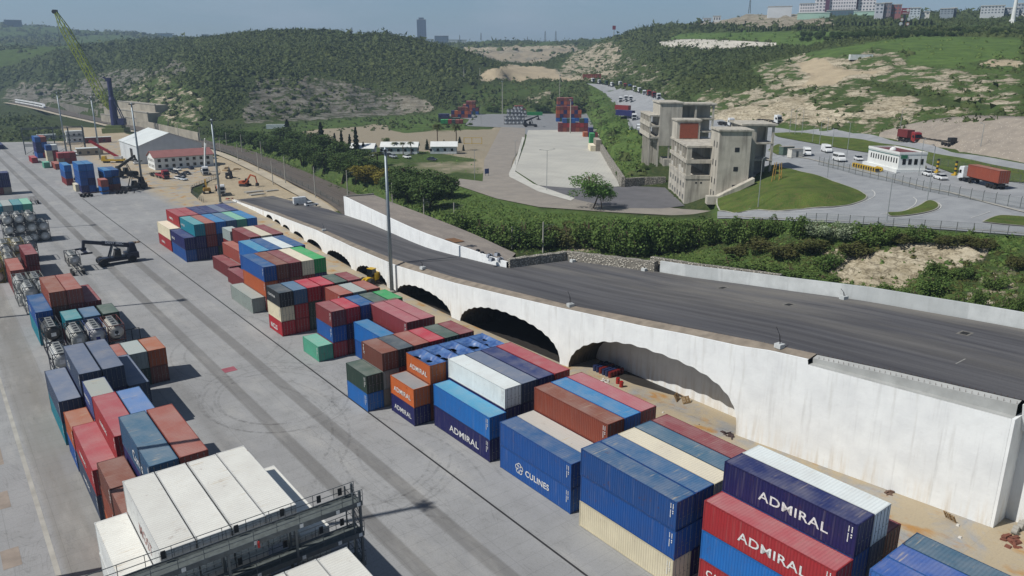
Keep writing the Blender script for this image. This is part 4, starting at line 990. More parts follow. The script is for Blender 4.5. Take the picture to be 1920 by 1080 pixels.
B(d, 121.0, L20, 43.5, 2.57, [[('bred', None, MOL), 'cream', ('black', None, CONT)], ['red', 'red', 'stblue'], ['dgreen', 'dgreen', 'bred'], ['maroon', 'red', 'bred'], ['navy', 'maroon', 'dgreen'], ['maroon', 'dred', 'maroon']], G_R)
d = 'bay with the green top'
B(d, 136.0, L40, 43.9, 2.5, [dict(y=136.6, s=['dam']), ['brick', 'orange', 'blue'], ['navy', 'maroon', 'brown'], ['maroon', 'brown', 'maroon'], ['grey', 'dred', 'cream'], ['maroon', 'navy', 'green']], G_R)
d = 'bay with the white middle roof'
B(d, 148.8, L40, 47.6, 2.5, [dict(x=47.3, y=149.4, s=['maroon']), ['bblue', 'blue', 'lblue'], ['navy', 'maroon', 'blue'], ['maroon', 'navy', 'white'], ['dred', 'navy', 'blue']], G_R)
d = 'stepped bay of maroons'
B(d, 162.9, L40, 48.3, 2.52, [['maroon'], ['maroon', 'brick'], ['maroon', 'brick', 'maroon'], ['brown', 'navy', 'cream'], ['maroon', 'maroon', 'maroon']], G_R)
B('alone behind the maroon bay', 176.0, L20, 53.2, 2.5, [['maroon', 'dred', 'grey']], G_R)
d = 'bay with the teal corner'
HAM = T('HAMBUR', .8, .5, 1.0, bold=.004, shear=.15)
ARK = T('ARKAS', .85, .6, .95, bold=.012)
B(d, 184.4, L40, 45.0, 2.52, [[('blue', None, None), ('navy', None, ARK)], ['navy', 'navy', ('teal', None, HAM)], ['navy', 'maroon', 'brick'], ['dgreen', 'navy', 'bblue'], ['maroon', 'navy', 'stblue'], ['navy', 'dgreen', 'pgreen'], ['navy', 'navy', 'bblue']], G_R)
d = 'farthest bay by the ramp'
ADM = T('ADMIRAL', .8, 2.6, 1.0, bold=.012)
B(d, 197.4, L40, 45.0, 2.5, [[('red', None, ADM), 'cream'], ['navy', 'maroon', ('red', None, ADM)], ['navy', 'navy', 'red'], ['maroon', 'navy', 'navy'], ['navy', 'navy', 'navy'], ['navy', 'maroon', 'slate'], ['navy', 'navy', 'navy']], G_R)
# ---- left hand row
d = 'nearest white bay'
B(d, 36.1, L40, 13.4, 2.53, [['reefer'] * 3, ['reefer'] * 3, ['reefer'] * 3], G_L)
d = 'white bay behind the gantry'
MOLR = T('YANG MING', 1.35, 2.2, .8, bold=.02, color='a06a66')
MOLW = T('MOL', 1.0, 6.0, .8, color='8f9aa0')
B(d, 51.8, L40, 5.85, 2.55, [[('reefer', None, MOLW)] * 3, ['reefer', 'reefer', 'reefer', ('reefer', None, T('MOST', 1.5, 5.0, .6, color='b08a86'))], ['reefer'] * 4, ['reefer'] * 4, ['reefer'] * 4, ['reefer'] * 3], G_L)
d = 'navy and pink bay by white ones'
CUNOS = T('Cunas', 1.5, 5.2, .7, bold=.012)
B(d, 65.2, L40, 10.7, 2.56, [['navy', 'blue', 'navy', ('tblue', None, CUNOS)], ['maroon', 'blue', 'rust', 'brick']], G_L)
d = 'brown pair beside the navy bay'
B(d, 70.55, L20, 8.1, 2.5, [['orange', 'rust', 'brown']], G_L)
B('lower ' + d, 64.3, L20, 8.1, 2.5, [['orange', 'rust', 'brown']], G_L)
d = 'outer bay of lettered red'
HS = T('HAMBURG', .8, 3.4, .95, bold=.012)
B(d, 79.2, L40, 7.9, 2.5, [[('slate', None, HS), ('red', None, HS)]], G_L)
d = 'inner bay of lettered red'
B(d, 79.35, L40, 10.35, 2.53, [['navy', 'maroon', ('red', None, HS)], ['maroon', 'navy', 'pblue']], G_L)
d = 'orange roof by the road'
B(d, 91.7, L20, 7.85, 2.5, [['blue', 'orange']], G_L)
d = 'rusty grey roof behind red'
B(d, 92.0, L20, 10.35, 2.5, [[('navy', HC), ('dnavy', HC), ('wgrey', STD, T('HAMBURG', .7, .5, .9, bold=.01))]], G_L)
d = 'slate bay'
B(d, 99.7, L40, 7.7, 2.6, [['teal', 'slate'], ['navy', 'navy', ('slate', None, T('CUL', 1.1, 2.0, .9, bold=.02))], ['maroon', 'navy', 'slate'], ['dnavy', 'slate']], G_L, jit=.03)
d = 'low row beyond the slate bay'
B(d, 113.1, L20, 15.7, 2.52, [['red', 'brick'], ['dgreen', 'grey'], ['brown', 'orange']], G_L)
B('behind the white tank', 119.8, L20, 12.3, 2.5, [['stblue']], G_L)
d = 'teal and slate row'
B(d, 135.7, L20, 13.5, 2.72, [['maroon', 'teal'], ['navy', 'stblue'], ['black', 'dgreen']], G_L)
B('outer bay of blue over teal', 141.2, L40, 10.0, 2.5, [['teal', ('blue', None, T('CUL', 1.2, 2.0, .9, bold=.02))]], G_L)
B('rusty bay', 142.7, L40, 12.5, 2.54, [['maroon', 'brown', ('rust', STD)], ['brown', 'maroon', ('brick', STD)], ['maroon', 'maroon']], G_L)
B('red box by the tanks', 177.5, L40, 9.7, 2.5, [[('maroon', STD), ('brick', STD)]], G_L)
B('red box past the tanks', 191.2, L40, 13.6, 2.5, [[('dred', STD), ('maroon', STD)]], G_L)
B('far teal row', 264.8, L40, 13.2, 2.5, [[('navy', STD), ('teal', STD)], [('maroon', STD), ('grey', STD)], [('dgreen', STD), ('teal', STD)], [('green', STD), ('pgreen', STD)]], G_L)
B('far navy stack at the frame edge', 326, L20, 15.6, 2.5, [['beige', 'navy', 'navy'], ['maroon', 'navy', 'navy'], ['beige', 'navy', 'navy']], G_L)
G_M = 'containers in the far middle of the yard'
B('far blue stacks', 313, L40, 43.4, 2.53, [[('navy', STD), ('blue', STD), ('blue', STD), ('bblue', STD)], [('blue', STD), ('navy', STD), ('blue', STD), ('bblue', STD)]], G_M)
B('blue stacks by the trailers', 310.5, L40, 51.1, 2.53, [[('dred', STD), ('navy', STD), ('bblue', STD)], [('rust', STD), ('blue', STD), ('blue', STD)]], G_M)
B('brick pair before the blue stacks', 305.0, L20, 48.6, 2.53, [['bblue', 'brick']], G_M)
B('cream box at the blue stacks', 318.0, L20, 42.2, 2.53, [['cream']], G_M)
B('blue over red stack', 336.5, L40, 41.9, 2.53, [[('dred', STD), ('blue', STD), ('bblue', STD)]], G_M)
B('bright red top stacks', 413, L20, 49.7, 2.53, [['beige', 'red'], ['maroon', 'red'], ['dred', 'dred']], G_M)
B('white top stack', 428, L20, 47.0, 2.53, [['cream', 'cream', 'blue'], ['dred', 'maroon', 'white']], G_M)
B('tall navy stack in the distance', 447, L40, 45.0, 2.53, [[('blue', STD), ('navy', STD), ('navy', STD), ('blue', STD)], [('red', STD), ('navy', STD), ('blue', STD), ('brick', STD)]], G_M)
B('low red box in the distance', 425, L40, 40.2, 2.53, [[('red', STD)]], G_M)
B('low green box in the distance', 401, L20, 42.2, 2.53, [['seagr']], G_M)
B('low brown box in the distance', 392, L40, 45.5, 2.53, [[('brick', STD)]], G_M)
for k in range(3):
    container(33.5 + k * .02, 508 + k * 12.6, 0, L40, STD, 'navy', f"long navy container {['nearest', 'second', 'last'][k]} in the far left line by the green verge", G_M)
# ---------------------------------------------------------------- tank containers
M_tank = rand_paint('tank_shell', .35); M_tframe = rand_paint('tank_frame', .5)
M_dark = pm('dark_rubber', '1c1c1d', .8); M_black = pm('black_metal', '25272b', .5, .3, 2); M_glass = pm('dark_glass', '14191d', .12, .2, 1)
M_grate = pm('walkway_grating', '8a8e8d', .7, .3, 4, .3)
def tank_proto():
    root = thing('tank_container', 'tank', 'tank container'); W_, L, H = 2.438, L20, STD
    b = MB()
    for y in (0, L - .12):
        for x in (0, W_ - .12): b.box(x, x + .12, y, y + .12, 0, H)
        b.box(.12, W_ - .12, y + .01, y + .11, .02, .14); b.box(.12, W_ - .12, y + .01, y + .11, H - .12, H - .004)
        for sx in (0, 1):
            xa, xb = (.12, .75) if sx == 0 else (W_ - .12, W_ - .75)
            b.bar((xa, y + .06, .75), (xb, y + .06, .14), .08); b.bar((xa, y + .06, H - .75), (xb, y + .06, H - .12), .08)
    for x in (.0, W_ - .1): b.box(x, x + .1, .12, L - .12, .0, .12)
    for x in (.0, W_ - .08): b.box(x, x + .08, .12, L - .12, H - .09, H - .005)
    for x in (.05, W_ - .05):
        b.bar((x, .12, H - .1), (x, 1.6, .12), .06); b.bar((x, L - .12, H - .1), (x, L - 1.6, .12), .06)
    f = b.build('frame', M_tframe, root); f['paint'] = 0; f['fr'] = 1
    b = MB(); r = 1.13
    b.lathe([(.01, .12), (.5, .15), (.9, .25), (r, .5), (r, L - .5), (.9, L - .25), (.5, L - .15), (.01, L - .12)], (W_ / 2, 0, H / 2 - .02), 'y', 22)
    t_ = b.build('tank', M_tank, root, smooth=True); t_['paint'] = 1
    b = MB()
    for k in range(6): b.lathe([(r + .02, .9 + k * .83), (r + .02, .98 + k * .83)], (W_ / 2, 0, H / 2 - .02), 'y', 22)
    b.build('hoop', M_grate, t_)
    b = MB(); b.box(.75, W_ - .75, .12, L - .12, H - .06, H - .03)
    for k in range(4): b.box(.9, W_ - .9, .8 + k * 1.3, 1.5 + k * 1.3, H - .035, H - .02, 1)
    b.build('walkway', [M_grate, M_black], root)
    b = MB(); b.lathe([(.28, 0), (.28, .18), (.01, .2)], (W_ / 2, L * .5, H - .15), 'z', 12); b.build('manhole', M_grate, root)
    b = MB(); b.box(W_ / 2 - .35, W_ / 2 + .35, .105, .125, .9, 1.5); b.build('placard', M_letter, root)
    return root
tank0 = tank_proto(); _first = [True]
def tank(x, y, z, label, shell='d2d4d2', fr='2f3340', group='tank containers'):
    global tank0
    if _first[0]: r = tank0; _first[0] = False; r.location = (x, y, z); r['label'] = label; r['group'] = group
    else: r = dup(tank0, (x, y, z), 0, label, group)
    for c in r.children:
        if c.name.startswith('tank'): c.color = (*[k * .72 for k in lin(shell)], 1)
        if c.name.startswith('frame'): c.color = (*lin(fr), 1)
    return r
ts = STD + .012
for k, (sh, fr, w) in enumerate((('c9ccc6', '33363c', 'silver tank container with dark frame'), ('cfd0d4', '3a4c78', 'white tank container with navy frame and blue square'), ('d6d2c8', '6b3b34', 'cream tank container with brown frame and dark emblem'))):
    x = 12.95 + k * 2.66
    tank(x, 128.4, 0, ['hidden lower tank below the silver one', 'hidden lower tank below the navy framed one', 'hidden lower tank below the brown framed one'][k])
    r = tank(x, 128.4, ts, w + ' in the row before the teal roofs', sh, fr)
    if k == 1: MB().box(.9, 1.5, .09, .1, .75, 1.2).build('blue_square', pm('blue_square', '2d2f7c', .6), r)
    if k == 2:
        b = MB(); b.lathe([(.01, .0), (.3, .0), (.3, .012)], (1.22, .09, 1.35), 'y', 14); b.box(1.17, 1.27, .085, .1, .85, 1.4); b.box(.85, 1.6, .085, .1, .7, .8); b.build('emblem', M_black, r)
tank(10.2, 133.8, 0, 'lower tank container under the black tank by the road'); tank(10.2, 133.8, ts, 'black tank container beside the blue and teal box', '3b3c3e', '3f4247')
tank(9.5, 119.8, 0, 'lower white tank container at the outer edge behind the slate bay', 'd8dad8', '2f3340'); tank(9.5, 119.8, ts, 'white tank container with grey walkway standing on another behind the slate bay', 'd8dad8', '2f3340')
for k, (x, y, sh, fr, w) in enumerate(((10.15, 162.0, 'd6d8d4', '6a6d70', 'white'), (12.75, 162.0, 'c3c8c8', '5f6468', 'pale grey'), (9.5, 168.6, 'd4d6d2', '7b7d7c', 'white'), (12.0, 168.6, '8d8f86', '84867c', 'tarnished'))):
    for lv in (0, 1): tank(x, y, lv * ts, f"{w} {'upper' if lv else 'lower'} tank container, {'outer' if k % 2 == 0 else 'inner'} of the {'near' if k < 2 else 'far'} pair behind the rusty bay", sh, fr)
for k, (x, y) in enumerate(((6.9, 190.2), (9.5, 190.4), (7.3, 197.2), (9.9, 197.2))):
    for lv in (0, 1): tank(x, y, lv * ts, f"yellow framed tank container, {'upper' if lv else 'lower'} one of {['the first stack', 'the second stack', 'the third stack', 'the fourth stack'][k]} by the maroon boxes", 'd2cfc0', ['9a8f3a', '8f8f80', 'a3923a', '6f7276'][k])
for k in range(3):
    for lv in (0, 1): tank(10.0 + k * 2.6, 207.5, lv * ts, f"{['white', 'cream', 'grey'][k]} {'upper' if lv else 'lower'} tank container of the big tank group, front row", ['dcdcd8', 'd8d4c4', '9a9c9c'][k], ['8d7c2e', '8d7c2e', '30343c'][k])
for k in range(4):
    for lv in range(3 if k < 3 else 2): tank(12.9 + k * 2.58, 231.0, lv * ts, f"white tank container, {['bottom', 'middle', 'top'][lv]} of {ORD[k]} stack, back row of the big tank group", ['d5d7d3', 'cfd2d0', 'd9dad4', 'd8d8d4'][k], ['34383f', '34383f', '4b4f52', '2f333a'][k])
# flat racks
fr_ = thing('flat_rack', 'empty black flat rack frame standing in the shade beside the tank containers', 'flat rack', (21.3, 127.5, 0))
b = MB(); b.box(0, 2.44, 0, 6.06, .3, .55); b.build('deck', M_black, fr_)
for y in (0, 5.94):
    b = MB()
    for x in (0, 1.1, 2.3): b.box(x, x + .12, y, y + .12, .55, 2.5)
    b.box(0, 2.42, y + .13, y + .2, 2.36, 2.48); b.build('end_frame', M_black, fr_)
# ---------------------------------------------------------------- reefer gantry
gn = thing('service_gantry', 'grey steel walkway gantry with railings in front of the white containers', 'gantry', (0, 0, 0))
M_gs = pm('gantry_steel', '5f666b', .5, .3, 2, .4); M_deckp = pm('gantry_deck', '59605f', .7, .3, 3)
GX0, GX1, GY0, GY1 = 2.0, 23.1, 49.6, 51.2
for z in (2.8, 5.6, 8.4, 11.2):
    b = MB(); b.box(GX0, GX1, GY0 + .05, GY1 - .05, z - .05, z); b.build('deck', M_deckp, gn)
    b = MB(); b.box(GX0, GX1, GY0, GY0 + .05, z - .3, z + .12); b.box(GX0, GX1, GY1 - .05, GY1, z - .3, z + .12); b.build('beam', M_gs, gn)
    for y in (GY0 + .03, GY1 - .03):
        b = MB()
        for h in (.55, 1.1): b.tube((GX0, y, z + h), (GX1, y, z + h), .03, n=6)
        for x in np.arange(GX0, GX1 + .1, 1.76): b.tube((x, y, z + .12), (x, y, z + 1.1), .025, n=6)
        b.build('railing', M_gs, gn)
for x in (2.2, 7.3, 12.4, 17.5, 22.9):
    b = MB()
    for y in (GY0 + .1, GY1 - .1): b.box(x - .09, x + .09, y - .09, y + .09, 0, 11.15 if x < 22 else 12.2)
    b.build('post', M_gs, gn)
b = MB()
for k in range(12):
    z = k * 1.0
    b.bar((22.9, GY0 + .1, z), (22.9, GY1 - .1, z + 1.0), .05); b.bar((22.9, GY1 - .1, z), (22.9, GY0 + .1, z + 1.0), .05)
    b.bar((22.3, GY0 + .1, z + 1), (22.9, GY0 + .1, z), .04); b.bar((22.3, GY1 - .1, z + 1), (22.9, GY1 - .1, z), .04)
for y in (GY0 + .1, GY1 - .1): b.box(22.25, 22.35, y - .05, y + .05, 0, 12.2)
b.build('lattice_tower', M_gs, gn)
for k, x in enumerate((8.3, 13.4, 16.9, 19.9, 21.7)):
    for z in (11.2, 8.4):
        b = MB(); b.box(x, x + .32, GY1 - .16, GY1 - .06, z + .35, z + .95); b.build('socket_box', M_black, gn)
        b = MB(); b.box(x + .9, x + 1.2, GY0 - .02, GY0 - .004, z - .26, z + .06); b.build('notice_plate', M_letter, gn)
b = MB(); b.lathe([(.09, 0), (.09, .5), (.03, .56)], (14.6, GY0 - .1, 10.7), 'z', 10); b.build('extinguisher', pm('fire_red', 'b5231f', .5), gn)
# ---------------------------------------------------------------- lamp masts
M_mast = pm('mast_steel', '8d989f', .5, .15, 1, .5)
def mast(x, y, h, label, ladder=False):
    m = thing('light_mast', label, 'light mast', (x, y, 0), 0, 'tall light masts over the yard')
    MB().tube((0, 0, .2), (0, 0, h), .42, .26, 12).build('pole', M_mast, m, smooth=True)
    MB().lathe([(.75, 0), (.75, .35), (.5, .5)], (0, 0, 0), 'z', 12).build('base', M_conc, m)
    b = MB(); b.lathe([(.6, 0), (.6, .08)], (0, 0, h - .5), 'z', 14)
    b.build('head_ring', M_mast, m)
    for k in range(6):
        a = k * math.pi / 3; b = MB(); c, s = .8 * math.cos(a), .8 * math.sin(a)
        b.hexa([(c * .85 - s * .2, s * .85 + c * .2, h - .75), (c * .85 + s * .2, s * .85 - c * .2, h - .75), (c * 1.35 + s * .2, s * 1.35 - c * .2, h - .6), (c * 1.35 - s * .2, s * 1.35 + c * .2, h - .6)],
               [(c * .85 - s * .2, s * .85 + c * .2, h - .35), (c * .85 + s * .2, s * .85 - c * .2, h - .35), (c * 1.35 + s * .2, s * 1.35 - c * .2, h - .3), (c * 1.35 - s * .2, s * 1.35 + c * .2, h - .3)])
        b.build('floodlight', M_black, m)
    if ladder:
        b = MB()
        for dx in (-.2, .2): b.tube((-.55 + 0, dx, 1), (-.4, dx, h * .7), .02, n=5)
        for k in range(int(h * .7 / .4)): b.tube((-.55 + .15 * k / (h * .7 / .4), -.2, 1 + k * .4), (-.55 + .15 * k / (h * .7 / .4), .2, 1 + k * .4), .014, n=4)
        b.build('ladder', M_mast, m)
mast(71.4, 133.0, 29.5, 'tall grey light mast rising past the arches in the middle of the view', True)
mast(76.6, 260.6, 27.9, 'tall light mast at the foot of the ramp by the digger site')
mast(63.9, 312.9, 31.5, 'tall light mast in front of the white warehouse')
mast(59.5, 459.6, 31.6, 'farthest tall light mast left of the crane'); mast(68.8, 422.7, 30.2, 'tall light mast between the crane and the container stacks')
for k, y in enumerate((72.0, 164.3, 257.2)): mast(-4.0, y + 1.9, 50, 'light mast at the left edge of the yard')
b = MB(); b.box(62.6, 65.4, 311.4, 314.4, 0, 1.5); tag(b.build('block_guard', M_conc), 'concrete block ring round the foot of the warehouse mast', 'guard block')
# ---------------------------------------------------------------- wheels and machines
def wheel(par, x, y, r, w, rim='8f9294', z=None):
    z = r if z is None else z
    b = MB(); b.lathe([(r * .6, -w / 2), (r * .95, -w / 2), (r, -w * .35), (r, w * .35), (r * .95, w / 2), (r * .6, w / 2)], (x, y, z), 'y', 16)
    o = b.build('wheel', M_dark, par, smooth=False)
    b = MB(); b.lathe([(.01, -w * .42), (r * .6, -w * .42), (r * .6, w * .42), (.01, w * .42)], (x, y, z), 'y', 12); b.build('rim', pm('rim_' + rim, rim, .4, .2, 3, .4), o)
def reach_stacker(loc, rz, label, col='23283a', ang=14, ext=0.0, load=False):
    m = thing('reach_stacker', label, 'reach stacker', loc, rz, 'container handlers'); P_ = pm('machine_' + col, col, .45, .3, 1)
    b = MB(); b.box(-3.6, 4.2, -1.1, 1.1, .75, 1.7); b.box(2.0, 4.7, -1.6, 1.6, .9, 2.35); b.box(-1.9, 2.0, -1.55, 1.55, 1.0, 1.25); b.box(-3.9, -2.4, -1.9, 1.9, .7, 1.4); b.build('chassis', P_, m)
    for y in (-1.85, -1.2, 1.2, 1.85): wheel(m, -3.1, y, .9, .55, 'a39a3a')
    for y in (-1.35, 1.35): wheel(m, 3.2, y, .85, .6, 'a39a3a')
    b = MB(); b.hexa([(-.6, -1.0, 1.7), (1.0, -1.0, 1.7), (1.0, .35, 1.7), (-.6, .35, 1.7)], [(-.2, -1.0, 3.35), (.9, -1.0, 3.35), (.9, .35, 3.35), (-.2, .35, 3.35)]); c = b.build('cab', M_glass, m)
    b = MB(); b.box(-.3, 1.0, -1.05, .4, 3.35, 3.47)
    for x, y in ((-.62, -1.02), (-.62, .37), (1.02, -1.02), (1.02, .37)): b.bar((x, y, 1.7), (x * .5 + .2 if x < 0 else x - .1, y, 3.35), .09)
    b.build('cab_roof', P_, c)
    a = R(ang); L = 9.0 + ext; p0 = Vector((3.6, 0, 3.8)); dv = Vector((-math.cos(a), 0, math.sin(a)))
    b = MB(); b.bar(p0, p0 + dv * (L * .62), .85, 1.0); b.bar(p0 + dv * (L * .4), p0 + dv * L, .62, .78); bm_ = b.build('boom', P_, m)
    tip = p0 + dv * L; hook = tip + Vector((-.2, 0, -1.6))
    b = MB(); b.bar(tip + Vector((.1, 0, .3)), hook, .55, .7); b.bar(hook + Vector((0, 0, .2)), hook + Vector((0, 0, -.35)), 1.0, 1.0); b.build('boom_head', P_, m)
    b = MB(); b.box(hook.x - .35, hook.x + .35, -3.0, 3.0, hook.z - .6, hook.z - .3)
    for y in (-3.0, 2.8): b.box(hook.x - 1.2, hook.x + 1.2, y, y + .2, hook.z - .75, hook.z - .35)
    b.build('spreader', P_, m)
    for y in (-.7, .7):
        b = MB(); b.tube((-1.6, y, 1.5), p0 + dv * 4.2 + Vector((0, y * .7, -.3)), .17, n=8); b.tube(p0 + dv * 3.0 + Vector((0, y * .7, -.9)), p0 + dv * 4.3 + Vector((0, y * .7, -.25)), .1, n=8); b.build('lift_cylinder', M_steel if y < 0 else P_, m)
    b = MB(); b.hexa([(2.6, -.9, 2.3), (4.6, -.9, 2.3), (4.6, .9, 2.3), (2.6, .9, 2.3)], [(3.2, -.75, 4.5), (4.2, -.75, 4.5), (4.2, .75, 4.5), (3.2, .75, 4.5)]); b.build('boom_mount', P_, m)
    return m, hook
rs, hk = reach_stacker((31.7, 193.7, 0), R(3), 'dark navy reach stacker lifting a tank container over a trailer in the yard lane', ang=13, ext=1.2)
lt = text_mesh('SANY SRSC', .75, .02, 1.0)
lo = put('lettering', lt, rs, (0, 0, 0)); lo.matrix_local = Matrix.Translation((-2.0, -.45, 5.15)) @ Matrix.Rotation(R(13), 4, 'Y') @ Matrix.Rotation(R(90), 4, 'Z')
def trailer(loc, rz, L, label, col='3b3436', group='empty container trailers', n=3):
    t_ = thing('container_trailer', label, 'trailer', loc, rz, group); P_ = pm('chassis_' + col, col, .6, .3, 2)
    b = MB(); b.box(0, L, -.55, -.4, 1.05, 1.3); b.box(0, L, .4, .55, 1.05, 1.3)
    for k in range(int(L / 2.4) + 1): x = min(k * 2.4, L - .15); b.box(x, x + .15, -1.2, 1.2, 1.305, 1.42)
    b.build('chassis', P_, t_)
    for k in range(n):
        for y in (-1.0, 1.0): wheel(t_, .9 + k * 1.35, y, .5, .5)
    b = MB()
    for y in (-.7, .7): b.box(L - 2.6, L - 2.45, y - .06, y + .06, 0, 1.05)
    b.build('landing_leg', P_, t_); return t_
trailer((22.75, 186.5, 0), R(90), 13.0, 'trailer under the lifted tank container beside the reach stacker', 'b9b7ae')
tank(21.55, 190.6, 1.43, 'tank container with white dished end on the trailer under the reach stacker', 'cfd0cc', '2c3038')
trailer((41.0, 302.5, 0), R(12), 12.4, 'dark empty trailer in front of the blue and cream stacks', '40312e'); trailer((52.5, 304.0, 0), R(-20), 9.0, 'shorter empty trailer beside the black reach stacker')
trailer((26.7, 296, 0), R(88), 10, 'flat trailer with grey bed near the left edge behind the teal row', '86817c'); trailer((47.2, 350, 0), R(60), 8, 'rusty trailer before the brown box in the middle distance', '5a3d33')
reach_stacker((60.0, 309.5, 0), R(25), 'black reach stacker parked by the warehouse mast', '1c1e24', ang=24)
reach_stacker((66.5, 352, 0), R(200), 'black and yellow reach stacker with raised boom beside the warehouse', '2a2a22', ang=28)
reach_stacker(tuple(P(995, 238, LV)[:2]) + (LV,), R(150), 'black reach stacker beside the tanks in the far yard', '1d1f25', ang=20)
# yellow wheel loader in the arch
ld = thing('wheel_loader', 'yellow wheel loader parked inside an arch of the white wall', 'wheel loader', (71.2, 141.0, 0), R(200)); Y_ = pm('loader_yellow', 'c9a51f', .5, .2, 1)
b = MB(); b.hexa([(-3, -1, 1.0), (.4, -1, 1.0), (.4, 1, 1.0), (-3, 1, 1.0)], [(-2.7, -.85, 2.4), (.2, -.85, 2.6), (.2, .85, 2.6), (-2.7, .85, 2.4)]); b.box(.4, 2.2, -.6, .6, .8, 1.7); b.build('body', Y_, ld)
b = MB(); b.hexa([(-.5, -.75, 2.5), (.9, -.75, 1.7), (.9, .75, 1.7), (-.5, .75, 2.5)], [(-.4, -.7, 3.4), (.7, -.7, 3.4), (.7, .7, 3.4), (-.4, .7, 3.4)]); b.build('cab', M_glass, ld)
b = MB(); b.box(-.5, .8, -.8, .8, 3.4, 3.52); b.build('cab_roof', Y_, ld)
for x in (-1.8, 1.6):
    for y in (-1.15, 1.15): wheel(ld, x, y, .85, .6, 'c9a51f')
b = MB(); b.bar((1.8, -.45, 1.6), (3.6, -.45, .8), .25, .4); b.bar((1.8, .45, 1.6), (3.6, .45, .8), .25, .4); b.build('lift_arm', Y_, ld)
b = MB(); b.prism([(3.4, .2), (4.9, .15), (4.9, .25), (3.8, .5), (3.7, 1.3), (3.4, 1.2)], -1.4, 1.4); b.build('bucket', M_gs, ld)
# drums, pallets, rubbish by the wall
for k in range(30):
    i, j = k % 6, k // 6; x, y = 75.6 + j * .62, 74.0 + i * .66; up = 0
    dr = thing('drum', 'dark drum in the block of drums inside the largest arch', 'drum', (x, y, 0), 0, 'drums stored in the largest arch')
    MB().lathe([(.29, 0), (.3, .3), (.285, .31), (.3, .6), (.29, .88), (.26, .88), (.26, .86), (.01, .86)], (0, 0, 0), 'z', 12).build('shell', pm('drum_blue', '1d2a52', .5) if (k * 7) % 3 else pm('drum_red', '6d1a1a', .5), dr)
for k, (x, y) in enumerate(((74.9, 71.7), (74.4, 70.5))):
    dr = thing('drum', ['red drum standing in the sun before the drum block, left one', 'red drum standing in the sun before the drum block, right one'][k], 'drum', (x, y, 0))
    MB().lathe([(.29, 0), (.3, .3), (.285, .31), (.3, .6), (.29, .88), (.26, .88), (.26, .86), (.01, .86)], (0, 0, 0), 'z', 14).build('shell', pm('drum_bright_red', '9c1f1d', .5), dr)
def pallet(loc, rz, tilt, label, grid=False):
    p = thing('pallet', label, 'pallet', loc, rz); p.rotation_euler = (tilt, 0, rz); W_ = pm('raw_wood', 'a1845c', .9, .35, 3)
    b = MB()
    for k in range(6): b.box(-.6 + k * .215, -.6 + k * .215 + .13, -.5, .5, .11, .135)
    for x in (-.6, -.06, .48): b.box(x, x + .12, -.5, .5, .02, .105)
    b.build('deck_boards', W_, p); b = MB()
    for y in (-.5, -.05, .4): b.box(-.6, .6, y, y + .1, 0, .018)
    b.build('bottom_boards', W_, p)
pallet((77.2, 62.6, .45), R(20), R(62), 'wooden pallet leaning in the largest arch, beside another'); pallet((77.6, 61.3, .42), R(-15), R(55), 'wooden pallet tipped against its neighbour in the largest arch'); pallet((76.8, 26.2, .42), R(75), R(58), 'pale wooden pallet leaning at the wall by the corner')
def heap(name, label, loc, s, col, n=9, cat='rubbish'):
    b = MB(); r = random.Random(int(loc[0] * 31 + loc[1]))
    for k in range(n):
        x, y, a = r.gauss(0, s * .5), r.gauss(0, s * .5), r.uniform(0, 3.1); w, l, h = r.uniform(.1, .4) * s, r.uniform(.3, .9) * s, r.uniform(.05, .3) * s
        c, d = math.cos(a), math.sin(a); q = [(x + c * i * l / 2 - d * j * w / 2, y + d * i * l / 2 + c * j * w / 2) for i, j in ((-1, -1), (1, -1), (1, 1), (-1, 1))]
        b.hexa([(*p, -.02) for p in q], [(p[0] * .9, p[1] * .9, h * r.uniform(.5, 1)) for p in q])
    o = b.build(name, pm('heap_' + col, col, .9, .35, 2), loc=loc); return tag(o, label, cat)
heap('rubbish_heap', 'white scrap pile beside the drums in the largest arch', (73.9, 73.2, 0), .9, 'cfccc6'); heap('rubbish_heap', 'dark and red scrap at the right foot of the largest arch', (74.4, 51.8, 0), 1.1, '4a3a38')
heap('rubbish_heap', 'white board scrap between the maroon roofs and the wall', (66.5, 49.2, 0), 1.3, 'd8d6d0'); heap('rubbish_heap', 'small white scrap beside the white roofed container', (64.6, 42.2, 0), 1.2, 'dcdad6', 5)
heap('rubbish_heap', 'rusty bar heap at the corner of the white wall', (77.6, 20.9, 0), 1.3, '7b4a3a', 14); heap('rubbish_heap', 'white lump on the sandy ground at the right edge', (72.2, 17.7, 0), 1.1, 'd9d5cc', 5); heap('rubbish_heap', 'thin line of rusty scrap along the wall foot', (77.2, 32.6, 0), .8, '6e5648', 12)
heap('rubbish_heap', 'pile of rusty and white pipe lengths left of the maroon boxes', (39.3, 214.5, 0), 2.0, '8d7a66', 14)
heap('rubble', 'loose rubble scattered on the sand under the second arch', (70.5, 88.0, 0), 1.0, '9b8d78', 12)
for k in range(26):
    b = MB(); s = rng.uniform(.06, .2); b.hexa([(-s, -s, -.01), (s, -s * .8, -.01), (s * .9, s, -.01), (-s, s * .7, -.01)], [(-s * .6, -s * .5, s * .7), (s * .5, -s * .6, s * .8), (s * .5, s * .5, s * .6), (-s * .5, s * .5, s * .7)])
    y = rng.uniform(24, 74); tag(b.build('litter_scrap', pm(('litter_pale' if k % 3 else 'litter_dark'), 'c9c6bf' if k % 3 else '4d463f', .9), loc=(wall_x(y) - rng.uniform(.5, 8), y, 0)), 'small scrap of litter lying on the sandy strip by the white wall', 'litter', 'litter scraps along the wall')
b = MB(); b.lathe([(.3, 0), (.3, .5), (.26, .5), (.26, .05)], (0, 0, 0), 'y', 12)
